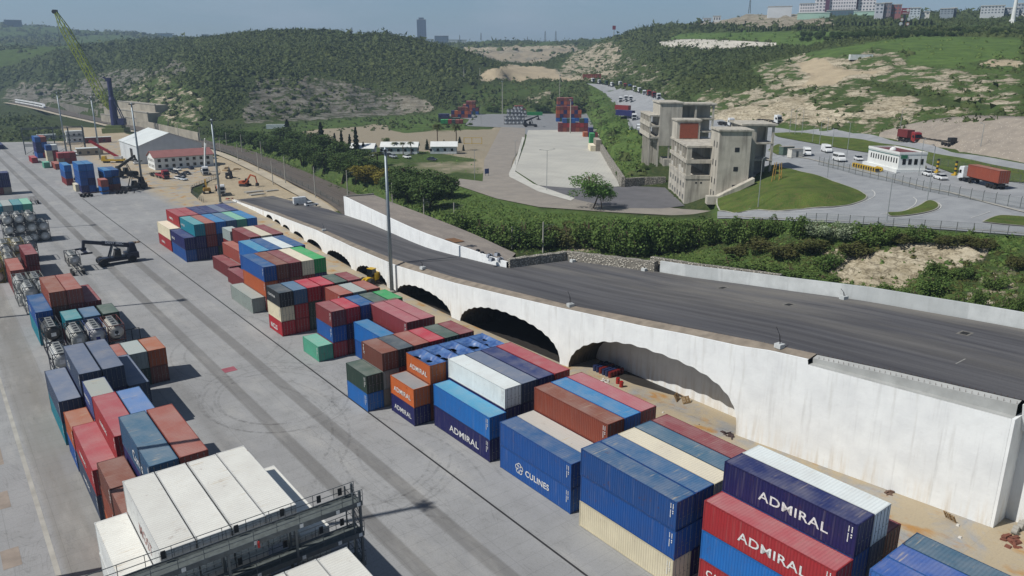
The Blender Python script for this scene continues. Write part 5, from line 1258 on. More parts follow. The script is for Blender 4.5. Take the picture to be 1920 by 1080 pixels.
for k in range(5):
    o = put('concrete_pipe', b.mesh('concrete_pipe', M_conc) if k == 0 else pipe_me, None, (79.5 + k * .68, 20.9 + (k % 2) * .12, .33)); pipe_me = o.data
    tag(o, 'short concrete pipe end lying by the wall corner', 'pipe', 'concrete pipes by the wall corner')
# small junk on the deck
for k, (x, y) in enumerate(((918, 480), (932, 478), (922, 487), (938, 486), (896, 471), (904, 475))):
    q = P(x, y, 8.3); q[2] = DZ(q[1]); bg_ = thing('bundle', ['grey wrapped bundle on the deck, far left one of four', 'grey wrapped bundle on the deck, far right one of four', 'grey wrapped bundle on the deck, near left one of four', 'grey wrapped bundle on the deck, near right one of four', 'black bag on the deck beside the grey bundles, left one', 'black bag on the deck beside the grey bundles, right one'][k], 'bundle', tuple(q), rng.uniform(-.3, .3))
    b = MB(); s = 1 if k < 4 else .7; b.hexa([(-.6 * s, -.45 * s, 0), (.6 * s, -.45 * s, 0), (.6 * s, .45 * s, 0), (-.6 * s, .45 * s, 0)], [(-.45 * s, -.35 * s, .55 * s), (.5 * s, -.35 * s, .5 * s), (.45 * s, .35 * s, .6 * s), (-.5 * s, .3 * s, .5 * s)]); b.build('wrapping', pm('bundle_grey', '9aa0aa', .6) if k < 4 else M_black, bg_)
    MB().box(-.1 * s, .1 * s, -.47 * s, .47 * s, .1, .62 * s).build('strap', M_black, bg_)
# ---------------------------------------------------------------- roads of the upper plateau
PLAT = [(1100, 157), (1150, 160), (1200, 172), (1250, 190), (1300, 208), (1350, 223), (1400, 234), (1440, 240), (1520, 244), (1600, 251), (1700, 267), (1760, 278), (1840, 294), (1935, 310), (2040, 335), (2040, 452), (1935, 445), (1780, 433), (1660, 425), (1560, 419), (1440, 413), (1345, 411), (1345, 398), (1395, 392), (1400, 330), (1390, 300), (1330, 262), (1250, 262), (1215, 272), (1195, 245), (1175, 218), (1154, 193), (1130, 172)]
M_plat = asphalt('plateau_asphalt', '86898c', '979a9c')
drape('plateau_road', hp(PLAT), M_plat, off=.22, step=3.0)
t = NT('rough_grass'); v = t.pos(); n = t.noise(v, .2, 6, .65); f = t.noise(v, 2.5, 5, .7)
g2 = t.noise(v, .6, 5, .7); M_grass = t.out(t.mix(t.math('MULTIPLY', t.ramp(g2, .5, .66), .55), t.mix(t.math('MULTIPLY', t.ramp(f, .45, .7), .5), t.mix(t.ramp(n, .35, .65), lin('40572a'), lin('5d7036')), lin('77703f')), lin('6f6544')), .95, spec=.1); t.bump(f, .5); 
ISL = {}
def island(name, px, off=.42, kerb=True):
    g = smooth_line(hp(px) + [hp(px[:1])[0]], 5)[:-1]
    if kerb:
        b = MB(); ring = g + g[:1]; ribbon(b, ring, -.3, .3, tz(.40)); ribbon(b, ring, .3, .32, tz(.40)); vs = []
        b.build('kerb', M_kerb).__setitem__('kind', 'structure')
    drape(name, g, M_grass, off=off, step=2.5); ISL[name] = g; return g
mound = island('grass_mound', [(1350, 397), (1345, 380), (1352, 355), (1392, 336), (1430, 318), (1450, 312), (1500, 324), (1560, 342), (1605, 358), (1622, 368), (1620, 376), (1600, 384), (1560, 390), (1500, 395), (1440, 397)])
island('grass_island', [(1664, 401), (1690, 400), (1720, 390), (1740, 379), (1754, 382), (1758, 390), (1745, 398), (1710, 405), (1672, 408)])
island('grass_corner', [(1843, 419), (1870, 408), (1900, 408), (1960, 414), (2030, 422), (2030, 434), (1900, 425)])
island('grass_strip', [(1452, 251), (1490, 250), (1530, 254), (1620, 264), (1720, 282), (1800, 298), (1920, 322), (2030, 345), (2030, 372), (1920, 345), (1800, 331), (1720, 302), (1640, 290), (1560, 277), (1490, 264), (1456, 257)], kerb=False)
island('grass_verge', [(1440, 283), (1460, 272), (1470, 282), (1460, 292)], kerb=False)
def paint_line(px, w=.16, off=.30, name='road_marking', mat=None):
    b = MB(); ribbon(b, smooth_line(hp(px), 6), -w / 2, w / 2, tz(off)); o = b.build(name, mat or M_white, recalc=False); tag(o, kind='structure')
paint_line([(1440, 399), (1500, 398), (1560, 394), (1610, 384), (1636, 372), (1640, 364), (1634, 358)])
paint_line([(1650, 404), (1690, 399), (1712, 388), (1718, 378), (1712, 372)]); paint_line([(1672, 410), (1720, 407), (1757, 396), (1764, 388), (1758, 382)])
paint_line([(1450, 403), (1550, 406), (1650, 408)], .13); paint_line([(1820, 411), (1840, 405), (1856, 399)], .13)
paint_line([(1440, 284), (1520, 300), (1600, 319), (1690, 342), (1760, 359), (1850, 382), (1960, 410)], .9, .36, 'kerb_line', M_kerb)
paint_line([(1345, 408), (1440, 411), (1560, 416), (1660, 422), (1780, 430), (1930, 441)], .5, .34, 'kerb_line', M_kerb)
# ---------------------------------------------------------------- fences and poles
M_post = pm('fence_post', '555a58', .7, .2, 2); M_pole = pm('lamp_pole', 'a3a8a8', .5, .2, 2, .4); M_cpole = pm('concrete_pole', 'b3b0a6', .85, .2, 2)
def mesh_mat():
    t = NT('chain_link'); v = t.pos(); t.b.inputs['Alpha'].default_value = .16
    return t.out(lin('5d6664'), .7)
M_mesh = mesh_mat()
def fence(px, n, h, label, lean=0.0, mesh=True):
    line = smooth_line(hp(px), 12); L = np.cumsum([0] + [np.linalg.norm(line[i + 1] - line[i]) for i in range(len(line) - 1)])
    f = thing('fence', label, 'fence', (0, 0, 0)); top = []
    for k in range(n):
        s_ = L[-1] * k / (n - 1); x, y = np.interp(s_, L, [p[0] for p in line]), np.interp(s_, L, [p[1] for p in line]); z = float(terr(x, y)[0]) + .2
        b = MB(); b.bar((x, y, z - .2), (x, y, z + h), .09); 
        if lean: b.bar((x, y, z + h), (x - lean * .6, y - lean * .6, z + h + lean), .08)
        b.build('fence_post', M_post, f); top.append((x, y, z))
    b = MB()
    for p, q in zip(top, top[1:]):
        for e in (.1, h * .5, h - .05): b.bar((p[0], p[1], p[2] + e), (q[0], q[1], q[2] + e), .025)
    b.build('rail', M_post, f)
    if mesh:
        b = MB(); vs = []
        for p in top: vs += [(p[0], p[1], p[2] + .05), (p[0], p[1], p[2] + h - .05)]
        b.add(vs, [(2 * i, 2 * i + 2, 2 * i + 3, 2 * i + 1) for i in range(len(top) - 1)]); b.build('wire_mesh', M_mesh, f, recalc=False)
    return f
fence([(1535, 311), (1597, 327), (1684, 347), (1739, 361), (1790, 371), (1846, 381), (1886, 388), (1960, 402)], 28, 2.2, 'mesh fence on dark cranked posts between the gate lanes and the loop road', .35)
fence([(1510, 418), (1600, 424), (1700, 431), (1800, 438), (1920, 448), (1990, 455)], 18, 1.9, 'thin mesh fence along the top of the rocky bank')
fence([(1720, 303), (1760, 312), (1800, 321), (1860, 334), (1930, 350)], 14, 2.2, 'mesh fence behind the gate lanes before the green strip')
fence([(1155, 193), (1172, 216), (1184, 236), (1197, 255)], 12, 2.0, 'fence on top of the green slope beside the parked trucks')
fence([(1820, 305), (1860, 315), (1930, 330)], 12, .8, 'low guard rail beside the upper road', mesh=False)
fence([(405, 336), (385, 346), (366, 355), (359, 362), (364, 370), (382, 380)], 22, 2.0, 'curved mesh fence round the digger site at the edge of the yard')
fence([(345, 248), (400, 275), (470, 306), (540, 338), (600, 368), (636, 388)], 40, 2.0, 'long mesh fence between the railway and the construction site')
fence([(640, 313), (700, 338), (760, 362), (820, 390)], 14, 2.0, 'mesh fence along the hedge above the railway')
def lamp(base, topx, topy, label, arm=0, group='street lamps of the plateau', name='street_lamp', dbl=False, zb=None):
    B_ = hit(*base) if zb is None else P(*base, zb); h = rise(topx, topy, B_) - B_[2]; h = max(3, min(h, 16))
    m = thing(name, label, 'street lamp', tuple(B_), rng.uniform(-3, 3), group)
    MB().tube((0, 0, -.2), (0, 0, h), .11, .06, 8).build('pole', M_pole, m)
    for sgn in ((1, -1) if dbl else (1,)):
        b = MB(); b.tube((0, 0, h - .05), (sgn * (2.4 if dbl else .9), 0, h + .3), .05, .04, 6); b.build('arm', M_pole, m)
        b = MB(); x = sgn * (2.4 if dbl else .9); b.box(x - .32, x + .32, -.14, .14, h + .25, h + .38); b.build('lamp_head', M_pole, m)
    return m
for i, (bx, by, tx, ty, w) in enumerate(((1662, 417, 1676, 327, 'in front of the loop road'), (1738, 378, 1757, 274, 'on the teardrop island'), (1551, 334, 1557, 290, 'between the fence and the minibus'), (1587, 297, 1595, 231, 'beside the van lane'), (1523, 268, 1525, 240, 'at the left end of the green strip'), (1536, 273, 1540, 228, 'right of the left end of the green strip'), (1560, 277, 1563, 243, 'in the middle of the green strip'), (1722, 331, 1732, 262, 'right of the gatehouse'), (1480, 252, 1484, 206, 'first of the four beyond the building'), (1490, 253, 1494, 205, 'second of the four beyond the building'), (1503, 253, 1507, 208, 'last of the four beyond the building'), (1687, 246, 1690, 205, 'behind the red truck'), (1837, 284, 1850, 233, 'before the pebbled slope'), (1551, 248, 1554, 222, 'at the foot of the cream rocks'), (1421, 391, 1430, 298, 'at the foot of the grass mound'), (1447, 300, 1450, 262, 'beside the concrete shell building'))):
    lamp((bx, by), tx, ty, 'grey street lamp ' + w)
lamp((1025, 357), 1027, 282, 'tall double armed lamp post at the edge of the concrete yard', dbl=True, zb=LV); lamp((890, 336), 890, 284, 'slim lamp post beside the dirt track', zb=LV); lamp((977, 286), 978, 262, 'slim lamp post at the kerb of the concrete yard', zb=LV); lamp((966, 309), 967, 264, 'slim lamp post beside the pale kerb strip', zb=LV); lamp((902, 233), 902, 200, 'lamp post before the far stacked containers', zb=LV)
for bx, by, tx, ty, w in ((942, 214, 942, 153, 'beyond the tanks'), (1049, 205, 1050, 142, 'behind the far right stack'), (1069, 250, 1070, 188, 'in front of the far right stack'), (870, 146, 870, 128, 'left of the earth heap'), (900, 142, 900, 129, 'above the left hill foot')):
    B_ = P(bx, by, LV) if by > 200 else hit(bx, by); h = rise(tx, ty, B_) - B_[2]; m = thing('light_mast', 'pale light mast ' + w, 'light mast', tuple(B_), 0, 'light masts of the far yard'); MB().tube((0, 0, 0), (0, 0, h), .35, .2, 8).build('pole', M_cpole, m); MB().lathe([(.8, h), (.8, h + .5)], (0, 0, 0), 'z', 8).build('head', M_mast, m)
# railway catenary poles
CP = [((377, 276), 371, 235), ((414, 288), 410, 257), ((454, 286), 450, 252), ((447, 303), 445, 270), ((491, 301), 489, 265), ((485, 321), 482, 285), ((512, 346), 510, 301), ((536, 347), 532, 279), ((592, 373), 586, 296), ((652, 364), 650, 319), ((736, 380), 735, 343), ((795, 402), 794, 384), ((852, 428), 852, 380), ((960, 466), 960, 425), ((1018, 474), 1018, 416), ((335, 258), 331, 233), ((425, 272), 422, 248), ((120, 213), 119, 196), ((150, 222), 149, 203), ((205, 238), 203, 218), ((245, 246), 243, 226), ((300, 262), 297, 240)]
CW = ['first', 'second', 'third', 'fourth', 'fifth', 'sixth', 'seventh', 'eighth', 'ninth', 'tenth', 'eleventh', 'twelfth', 'thirteenth', 'fourteenth', 'fifteenth', 'sixteenth', 'seventeenth', 'eighteenth', 'nineteenth', 'twentieth', 'twenty-first', 'twenty-second']
order = sorted(range(len(CP)), key=lambda i: CP[i][0][0]); rank = {i: k for k, i in enumerate(order)}
cps = []
for i, (bp, tx, ty) in enumerate(CP):
    B_ = hit(*bp, r0=105); h = rise(tx, ty, B_) - B_[2]; h = max(5, min(h, 11))
    m = thing('catenary_pole', f'pale concrete railway pole, {CW[rank[i]]} from the left along the line', 'railway pole', tuple(B_), R(-35), 'poles along the railway')
    MB().tube((0, 0, -.3), (0, 0, h), .2, .13, 8).build('pole', M_cpole, m)
    b = MB(); b.bar((-.1, 0, h - .8), (2.6, 0, h - .6), .06); b.bar((.1, 0, h - 2.0), (2.4, 0, h - .75), .05); b.build('bracket', M_steel, m); cps.append((B_, h))
def wires(i, j, name='overhead_wire', label='thin overhead wire slung between two railway poles'):
    (a, ha), (c, hc) = cps[i], cps[j]; a = Vector(a) + Vector((0, 0, ha - .7)); c = Vector(c) + Vector((0, 0, hc - .7)); b = MB(); p = a
    for k in range(1, 7):
        q = a.lerp(c, k / 6) - Vector((0, 0, 1.1 * 4 * (k / 6) * (1 - k / 6))); b.tube(p, q, .025, n=4); p = q
    tag(b.build(name, M_black), label, 'wire', 'wires over the railway')
for i, j in ((7, 8), (8, 9), (12, 13), (13, 14), (11, 12), (10, 11), (6, 7)): wires(i, j)
# ---------------------------------------------------------------- railway
RLs = smooth_line(RL, 6)
t = NT('track_ballast'); v = t.pos(); n = t.noise(v, .5, 6, .7); f = t.noise(v, 5, 4)
M_bal = t.out(t.mix(t.ramp(f, .4, .65), t.mix(t.ramp(n, .35, .65), lin('5a534b'), lin('6b635a')), lin('453f3a')), .95)
b = MB(); ribbon(b, RLs, -5.2, 5.2, lambda x, y: 1.45); ribbon(b, RLs, -8, -5.2, lambda x, y: 1.45 - .0); o = b.build('track_bed', M_bal, recalc=False); tag(o, kind='structure')
b = MB(); ribbon(b, RLs, 6.0, 10.5, lambda x, y: 1.2); o = b.build('service_road', pm('pale_track', 'b3a995', .95, .25, .08), recalc=False); tag(o, kind='structure')
for k, off in enumerate((-3.0, -1.5, 1.5, 3.0)):
    b = MB(); ribbon(b, RLs, off - .05, off + .05, lambda x, y: 1.62); tag(b.build('rail', pm('rail_steel', '7d766f', .45, .2, 1, .6), recalc=False), 'steel rail, %s of the four from the hill side' % ORD[k], 'rail', 'rails of the railway')
# white train
tr = thing('train', 'white passenger train on the railway at the far left', 'train', (0, 0, 0))
L = np.cumsum([0] + [np.linalg.norm(RLs[i + 1] - RLs[i]) for i in range(len(RLs) - 1)]); tx_ = lambda s_: np.array([np.interp(s_, L, [p[0] for p in RLs]), np.interp(s_, L, [p[1] for p in RLs])])
best = min(np.arange(0, 500, 2), key=lambda s_: abs(project([*tx_(s_), 1.5])[0] - 84))
for k in range(6):
    p, q = tx_(best - 1 - k * 26.5), tx_(best - 26.5 - k * 26.5)
    if best - 26.5 - k * 26.5 < 0: break
    d = (q - p) / np.linalg.norm(q - p); nn = np.array([d[1], -d[0]]) * 1.45
    b = MB(); nose = .25 if k == 0 else 1; e = p + d * (4 if k == 0 else .2)
    ring = lambda c, w, z0, z1: [(*(c - nn * w), z0), (*(c + nn * w), z0), (*(c + nn * w * .85), z1), (*(c - nn * w * .85), z1)]
    b.hexa(ring(p + d * .2, .7 if k == 0 else 1, 2.0, 3.2 if k == 0 else 5.6), ring(e, 1, 2.0, 5.6)); b.hexa(ring(e, 1, 2.0, 5.6), ring(q - d * .2, 1, 2.0, 5.6)); c = b.build('carriage', pm('train_white', 'd9dcdf', .4, .1, 1), tr)
    b = MB()
    for sg in (-1.01, 1.01): b.add([(*(e + nn * sg), 3.6), (*(q + nn * sg), 3.6), (*(q + nn * sg * .95), 4.5), (*(e + nn * sg * .95), 4.5)], [(0, 1, 2, 3)])
    b.build('window_band', M_glass, c, recalc=False)
# stepped concrete retaining walls behind the crane
for k, (x0, y0, x1, y1, h, w) in enumerate(((190, 226, 262, 236, 5, 'lowest'), (196, 215, 278, 227, 5.5, 'middle'), (222, 204, 292, 213, 6, 'topmost'))):
    a = P(x0, y0, 2 + k * 4.5); c = P(x1, y1, 2 + k * 4.5); st = thing('retaining_wall', f'{w} of the stepped grey concrete walls behind the crane', 'retaining wall', tuple(a), math.atan2(c[1] - a[1], c[0] - a[0])); Lw = float(np.linalg.norm((c - a)[:2]))
    MB().box(0, Lw, 0, 9, -2, h).build('wall', pm('aged_concrete', 'a09a8c', .95, .3, .15), st); b = MB(); b.box(-.1, Lw + .1, -.3, .9, h, h + .5); b.build('coping', M_conc, st)
a = P(262, 236, 2); c = P(372, 262, 2); b = MB(); Lw = float(np.linalg.norm((c - a)[:2])); b.box(0, Lw, 0, .8, -2, 4.2); o = b.build('track_wall', pm('aged_concrete', 'a09a8c'), loc=tuple(a)); o.rotation_euler = (0, 0, math.atan2(c[1] - a[1], c[0] - a[0])); tag(o, 'long low grey retaining wall beside the railway', 'retaining wall')
a = P(95, 197, 1.5); c = P(262, 236, 1.5); b = MB(); Lw = float(np.linalg.norm((c - a)[:2])); b.box(0, Lw, 0, .8, -2, 5.0); o = b.build('track_wall', pm('dark_aged_concrete', '77736a', .95, .3, .1), loc=tuple(a)); o.rotation_euler = (0, 0, math.atan2(c[1] - a[1], c[0] - a[0])); tag(o, 'long dark wall at the foot of the hill cliffs beside the train line', 'retaining wall')
# ---------------------------------------------------------------- gabions, pebbled slope, pale slope slab
def slab_wall(name, px, z, h, th, mat, label, cat, sub=14):
    pts = [P(x, y, z) for x, y in px]; return wall_run(name, jag([p[:2] for p in pts], sub, .05), h, th, mat, label, cat, z=lambda x, y: z)
slab_wall('gabion_wall', [(1126, 281), (1143, 311), (1160, 338), (1168, 351)], LV, 3.2, 1.2, M_rubble, 'grey gabion wall along the right edge of the concrete yard', 'gabion wall')
slab_wall('gabion_wall', [(1168, 350), (1207, 347.5), (1247, 347)], LV, 2.7, 1.2, M_rubble, 'grey gabion wall facing the dark asphalt yard left of the building', 'gabion wall')
t = NT('pebbled_shotcrete'); v = t.pos(); vo = t.voro(v, 1.1); n = t.noise(v, .3, 5)
M_peb = t.out(t.mix(t.ramp(vo, .12, .2, (1, 1, 1), (0, 0, 0)), t.mix(t.ramp(n, .35, .65), lin('938a7e'), lin('847c72')), lin('b9b2a5')), .95)
def slope_face(name, bot, top, mat, label, cat, push=.5, nu=24, nv=8, rough=.25):
    def res(pl, n):
        L_ = np.cumsum([0] + [np.linalg.norm(np.subtract(pl[i + 1], pl[i])) for i in range(len(pl) - 1)]); return [np.array([np.interp(L_[-1] * k / n, L_, [p[c] for p in pl]) for c in range(2)]) for k in range(n + 1)]
    Bp, Tp = res(bot, nu), res(top, nu); vs = []
    for p, q in zip(Bp, Tp):
        a, c = hit(*p), hit(*q)
        for k in range(nv + 1):
            w = a + (c - a) * k / nv; w[2] = max(w[2], float(terr(w[0], w[1])[0])) + (push if k else -.6); vs.append(w)
        w = c.copy(); w[0] += FH[0] * 2; w[1] += FH[1] * 2; w[2] = float(terr(w[0], w[1])[0]) - 1; vs.append(w)
    b = MB(); m = nv + 2; b.add(vs, [(i * m + k, (i + 1) * m + k, (i + 1) * m + k + 1, i * m + k + 1) for i in range(nu) for k in range(m - 1)])
    return tag(b.build(name, mat, smooth=True), label, cat)
slope_face('pebbled_slope', [(1648, 257), (1700, 267), (1760, 278), (1840, 293), (1935, 310), (2030, 332)], [(1650, 253), (1690, 240), (1750, 228), (1820, 221), (1935, 224), (2030, 230)], M_peb, 'wide pebbled grey retaining slope behind the upper road', 'retaining slope', .9)
slope_face('pale_slope', [(1237, 85), (1260, 91), (1320, 95), (1390, 94), (1430, 91), (1455, 88)], [(1236, 83), (1262, 79), (1300, 78), (1370, 81), (1420, 84), (1455, 86)], pm('pale_shotcrete', 'bdb9ae', .95, .2, .03), 'pale concrete sprayed slope high on the right hand hill', 'retaining slope', 2.5)
# ---------------------------------------------------------------- unfinished concrete building
t = NT('raw_concrete'); v = t.co(); n = t.noise(v, .3, 6, .6); dr = t.noise(t.vmap(v, (1, 1, .1)), .9, 5); f = t.noise(v, 2, 5)
M_raw = t.out(t.mix(t.math('MULTIPLY', t.ramp(dr, .46, .66), .65), t.mix(t.ramp(n, .35, .65), lin('bdb8ac'), lin('a9a498')), lin('77726a')), .92)
t = NT('red_brick'); v = t.co(); br = t.n.new('ShaderNodeTexBrick'); t.l.new(t.vmap(v, (1, 1, 1), rot=(R(90), 0, 0)), br.inputs[0]); br.inputs['Scale'].default_value = 1.6; br.inputs['Color1'].default_value = (*lin('8d3f2a'), 1); br.inputs['Color2'].default_value = (*lin('7a3522'), 1); br.inputs['Mortar'].default_value = (*lin('8a6a58'), 1)
M_brick = t.out(br.outputs[0], .9)
bl = thing('concrete_shell_building', 'unfinished grey concrete building with open floors and a square stair tower', 'building', (170.1, 139.9, 6.2), R(-39.7))
H1 = 16.9
def frame_block(b, x0, x1, y0, y1, z0, z1, floors, colx, coly, th=.45):
    """open floors: slabs, edge columns; no walls"""
    for z in np.linspace(z0, z1, floors + 1): b.box(x0, x1, y0, y1, z - th, z)
    for x in colx:
        for y in coly: b.box(x - .3, x + .3, y - .3, y + .3, z0, z1 - th - .004)
b = MB(); b.box(0, 11, 0, 28, -1.5, 7.6)                                                          # solid base
b.build('base_wall', M_raw, bl)
b = MB()
for i, z in enumerate((7.6, 12.0, 16.4)): b.box(-.15, 11, -.15, 28, z + .004, z + (1.0 if i < 2 else .55))
for z0, z1 in ((8.6, 12.0), (13.0, 16.4)):
    for y in (.35, 4.3, 8.6, 12.9, 17.2, 21.5, 25.8): b.box(.0, .55, y - .35, y + .35, z0, z1 - .003)
    for x in (.95, 10.4): b.box(x - .4, x + .4, .0, .6, z0, z1 - .003)
b.build('floor_frame', M_raw, bl)
b = MB(); b.box(6.2, 11, 6.5, 28, 8.6, 16.3); b.build('inner_wall', M_raw, bl)
for k, (y, z) in enumerate(((6.5, 8.7), (10.8, 8.7), (10.8, 13.1), (19.4, 13.1), (23.6, 8.7))):
    MB().box(.12, .3, y - 1.9, y + 1.9, z, z + 1.2 + .5 * (k % 2)).build('infill_panel', pm('pale_infill', 'bcb9b0', .9, .2, 1), bl)
for z, hh in ((4.7, 1.5), (1.5, 1.3)):
    for k in range(6):
        MB().box(-.03, .1, 2.2 + k * 4.3, 3.7 + k * 4.3, z, z + hh).build('small_window', pm('window_dark', '55585a', .4, .3, 1), bl)
for x in (2.8, 4.2): MB().box(x, x + .5, -.03, .1, 6.3, 6.8).build('vent_hole', M_black, bl)
# penthouse with a brick front on the low roof
b = MB(); b.box(.2, 7.2, 19.5, 28, 16.96, 22.3); b.box(-.1, 7.6, 19.1, 28.3, 22.3, 22.75); b.build('penthouse', M_raw, bl)
MB().box(1.1, 6.6, 19.38, 19.6, 17.2, 21.7).build('brick_panel', M_brick, bl)
# stair tower and the set-back right part
b = MB(); b.box(6.9, 15.4, -8, 2.4, .5, 21.6); b.box(6.5, 15.9, -8.4, 2.6, 21.6, 22.05); b.build('stair_tower', M_raw, bl)
for z in (16.1, 10.9, 6.0): MB().box(11.2, 12.4, -8.05, -7.9, z, z + 1.2).build('small_window', M_black, bl)
for z in (17, 12, 7, 3.5):
    for y in (-6.0, -2.6): MB().box(6.85, 7.0, y, y + .9, z, z + 1.6).build('slit_window', M_black, bl)
b = MB(); b.hexa([(7.0, -10.5, 3.0), (16.5, -10.5, 8.0), (16.5, -8.05, 8.0), (7.0, -8.05, 3.0)], [(7.0, -10.5, 4.4), (16.5, -10.5, 9.4), (16.5, -8.05, 9.4), (7.0, -8.05, 4.4)]); b.box(4.2, 7.0, -10.5, -8.05, 2.2, 4.4); b.build('stair_flight', M_raw, bl)
b = MB()
frame_block(b, 15.4, 24.5, 2, 16, 3.5, 22.4, 4, (15.9, 19.2, 24.1), (2.4, 9, 15.6)); b.box(19.2, 24.5, 2.05, 2.3, 3.5, 8.3); b.box(15.45, 19.2, 2.05, 2.4, 3.5, 22.0); b.box(15.0, 25, 1.5, 16.5, 22.404, 22.85); b.build('right_wing', M_raw, bl)
b = MB(); b.box(16, 24.3, 9.5, 15.8, 3.5, 21.9); b.build('inner_wall', M_raw, bl)
# rear block on stilts
st = thing('concrete_stilt_building', 'unfinished grey concrete block standing on tall stilts behind the stair tower building', 'building', (202, 179, 7.5), R(-39.7))
b = MB(); b.box(0, 7.6, 0, 17, 10.5, 24.8); b.box(-.4, 8, -.4, 17.4, 24.8, 25.2); b.build('block_wall', M_raw, st)
b = MB()
for k in range(7): b.box(-.3, .3, .4 + k * 4.2, .9 + k * 4.2, -2, 14); b.box(-3.2, -2.7, .4 + k * 4.2, .9 + k * 4.2, -2, 14) if k < 5 else None
for x in (3.5, 7.1): b.box(x, x + .5, .2, .7, -2, 10.5)
b.build('stilt', M_raw, st)
b = MB(); b.box(-3.4, -.02, 0, 26, 13.0, 13.6); b.box(-3.4, -.02, 0, 26, 16.8, 17.4); b.box(-3.4, -.02, 0, 26, 20.4, 20.9); b.box(-3.3, -2.9, 0, 26, 13.6, 14.6); b.box(-3.3, -2.9, 0, 26, 17.4, 18.4)
for k in range(7): b.box(-3.3, -2.8, .3 + k * 4.1, .8 + k * 4.1, 14.6, 20.4)
b.build('side_gallery', M_raw, st)
b = MB(); frame_block(b, 7.6, 20, 6, 17, 6.0, 24.0, 4, (8.0, 13.4, 19.5), (6.4, 16.6)); b.box(7.65, 13.2, 6.0, 6.3, 6, 19.4); b.box(7.3, 20.5, 5.6, 17.4, 24.004, 24.5); b.build('right_wing', M_raw, st)
MB().box(8.2, 19.2, 10, 16.4, 6, 23.4).build('inner_wall', M_raw, st)
MB().box(2.0, 16.0, -1, 8, -2, 6.0).build('base_wall', M_raw, st)
# yellow timber frame on the mound
yf = thing('timber_trestle', 'small yellow timber trestle standing on the grass mound', 'trestle', tuple(hit(1456, 340)), .3); b = MB()
for x in (-1, 1):
    for y in (-.8, .8): b.bar((x * 1.2, y * 1.2, 0), (x * .8, y * .8, 5), .16)
for z in (1.5, 3.2): b.bar((-1.05, -.9, z), (1.05, -.9, z), .12); b.bar((-1.05, .9, z), (1.05, .9, z), .12)
b.bar((-1.1, -.9, .3), (.9, -.85, 3), .1); b.build('timbers', pm('yellow_timber', 'a3803a', .8), yf)
# ---------------------------------------------------------------- gatehouse
def ang(p, q): return math.atan2(q[1] - p[1], q[0] - p[0])
g0, g1, g2 = hit(1682, 325), hit(1625, 310), hit(1708, 322)
gh = thing('gatehouse', 'single storey white gatehouse with a dark red roof and a row of small windows', 'gatehouse', tuple(g0), ang(g0, g1)); Lg = float(np.linalg.norm((g1 - g0)[:2])); Wg = 7.5
M_wh = pm('white_wall', 'd9dcda', .8, .1, .5)
MB().box(-.6, Lg + 1.5, -Wg - .3, .6, -.5, 1.1).build('plinth', M_wh, gh); MB().box(0, Lg, -Wg, 0, 1.104, 5.0).build('wall', M_wh, gh)
b = MB()
for a in ((-.1, Lg + .1, -.15, .1), (-.1, Lg + .1, -Wg - .1, -Wg + .15)): b.box(*a, 5.0, 5.6)
b.box(-.1, .15, -Wg + .15, -.15, 5.0, 5.6); b.box(Lg - .15, Lg + .1, -Wg + .15, -.15, 5.0, 5.6); b.build('parapet', M_wh, gh)
MB().box(.15, Lg - .15, -Wg + .15, -.15, 5.0, 5.2).build('roof', pm('red_roof', '6b3a3c', .8), gh)
MB().box(-.12, Lg + .12, .1, .12, 4.55, 4.75).build('green_trim', pm('teal_trim', '5f8580', .6), gh)
for k in range(11): MB().box(.8 + k * (Lg - 1.6) / 11, .8 + k * (Lg - 1.6) / 11 + .55, .0, .05, 2.6, 3.9).build('window', M_glass, gh)
for k in range(4): MB().box(-.05, 0, -Wg + .8 + k * 1.6, -Wg + 1.7 + k * 1.6, 2.3, 3.8).build('window', M_glass, gh)
MB().box(-.14, -.06, -2.2, -.4, 3.9, 4.8).build('sign_board', pm('green_sign', '2d6e4e', .6), gh)
b = MB(); b.lathe([(.9, 0), (.75, .5), (.3, .8), (.01, .85)], (Lg * .55, -3, 5.2), 'z', 12); b.build('roof_vent', M_wh, gh)
b = MB()
for k in range(8): b.box(.5 + .0, 1.8, -Wg - .3 - k * .35, -Wg - k * .35, -.3, .96 - k * .14)
b.build('steps', M_conc, gh)
# barriers and bollards
M_yel = pm('safety_yellow', 'c3a12c', .6, .25, 2); 
for k in range(10):
    q = hit(1602 + k * 4.6, 314.5 + k * 1.1); o = thing('lane_barrier', 'slanted yellow and black lane barrier block beside the minibus', 'barrier', tuple(q + np.array([0, 0, .2])), ang(g0, g1), 'row of yellow barriers'); b = MB(); b.hexa([(-.55, -.5, 0), (.55, -.5, 0), (.55, .5, 0), (-.55, .5, 0)], [(-.1, -.45, 1.2), (.6, -.45, 1.2), (.6, .45, 1.2), (-.1, .45, 1.2)]); b.build('block', M_yel, o); MB().hexa([(-.62, -.52, .2), (-.1, -.52, .2), (-.1, .52, .2), (-.62, .52, .2)], [(-.2, -.5, 1.0), (.05, -.5, 1.0), (.05, .5, 1.0), (-.2, .5, 1.0)]).build('black_stripe', M_black, o)
for k, (x, y) in enumerate(((1644, 321), (1648, 322), (1651, 323), (1728, 318), (1732, 319))):
    q = hit(x, y); o = thing('tyre_buffer', 'rounded yellow and black buffer by the gatehouse', 'buffer', tuple(q + np.array([0, 0, .2])), 0, 'yellow buffers by the gatehouse'); MB().lathe([(.5, -.25), (.62, -.1), (.62, .1), (.5, .25)], (0, 0, .6), 'x', 12).build('ring', M_yel, o); MB().lathe([(.2, -.27), (.2, .27)], (0, 0, .6), 'x', 10).build('core', M_black, o)
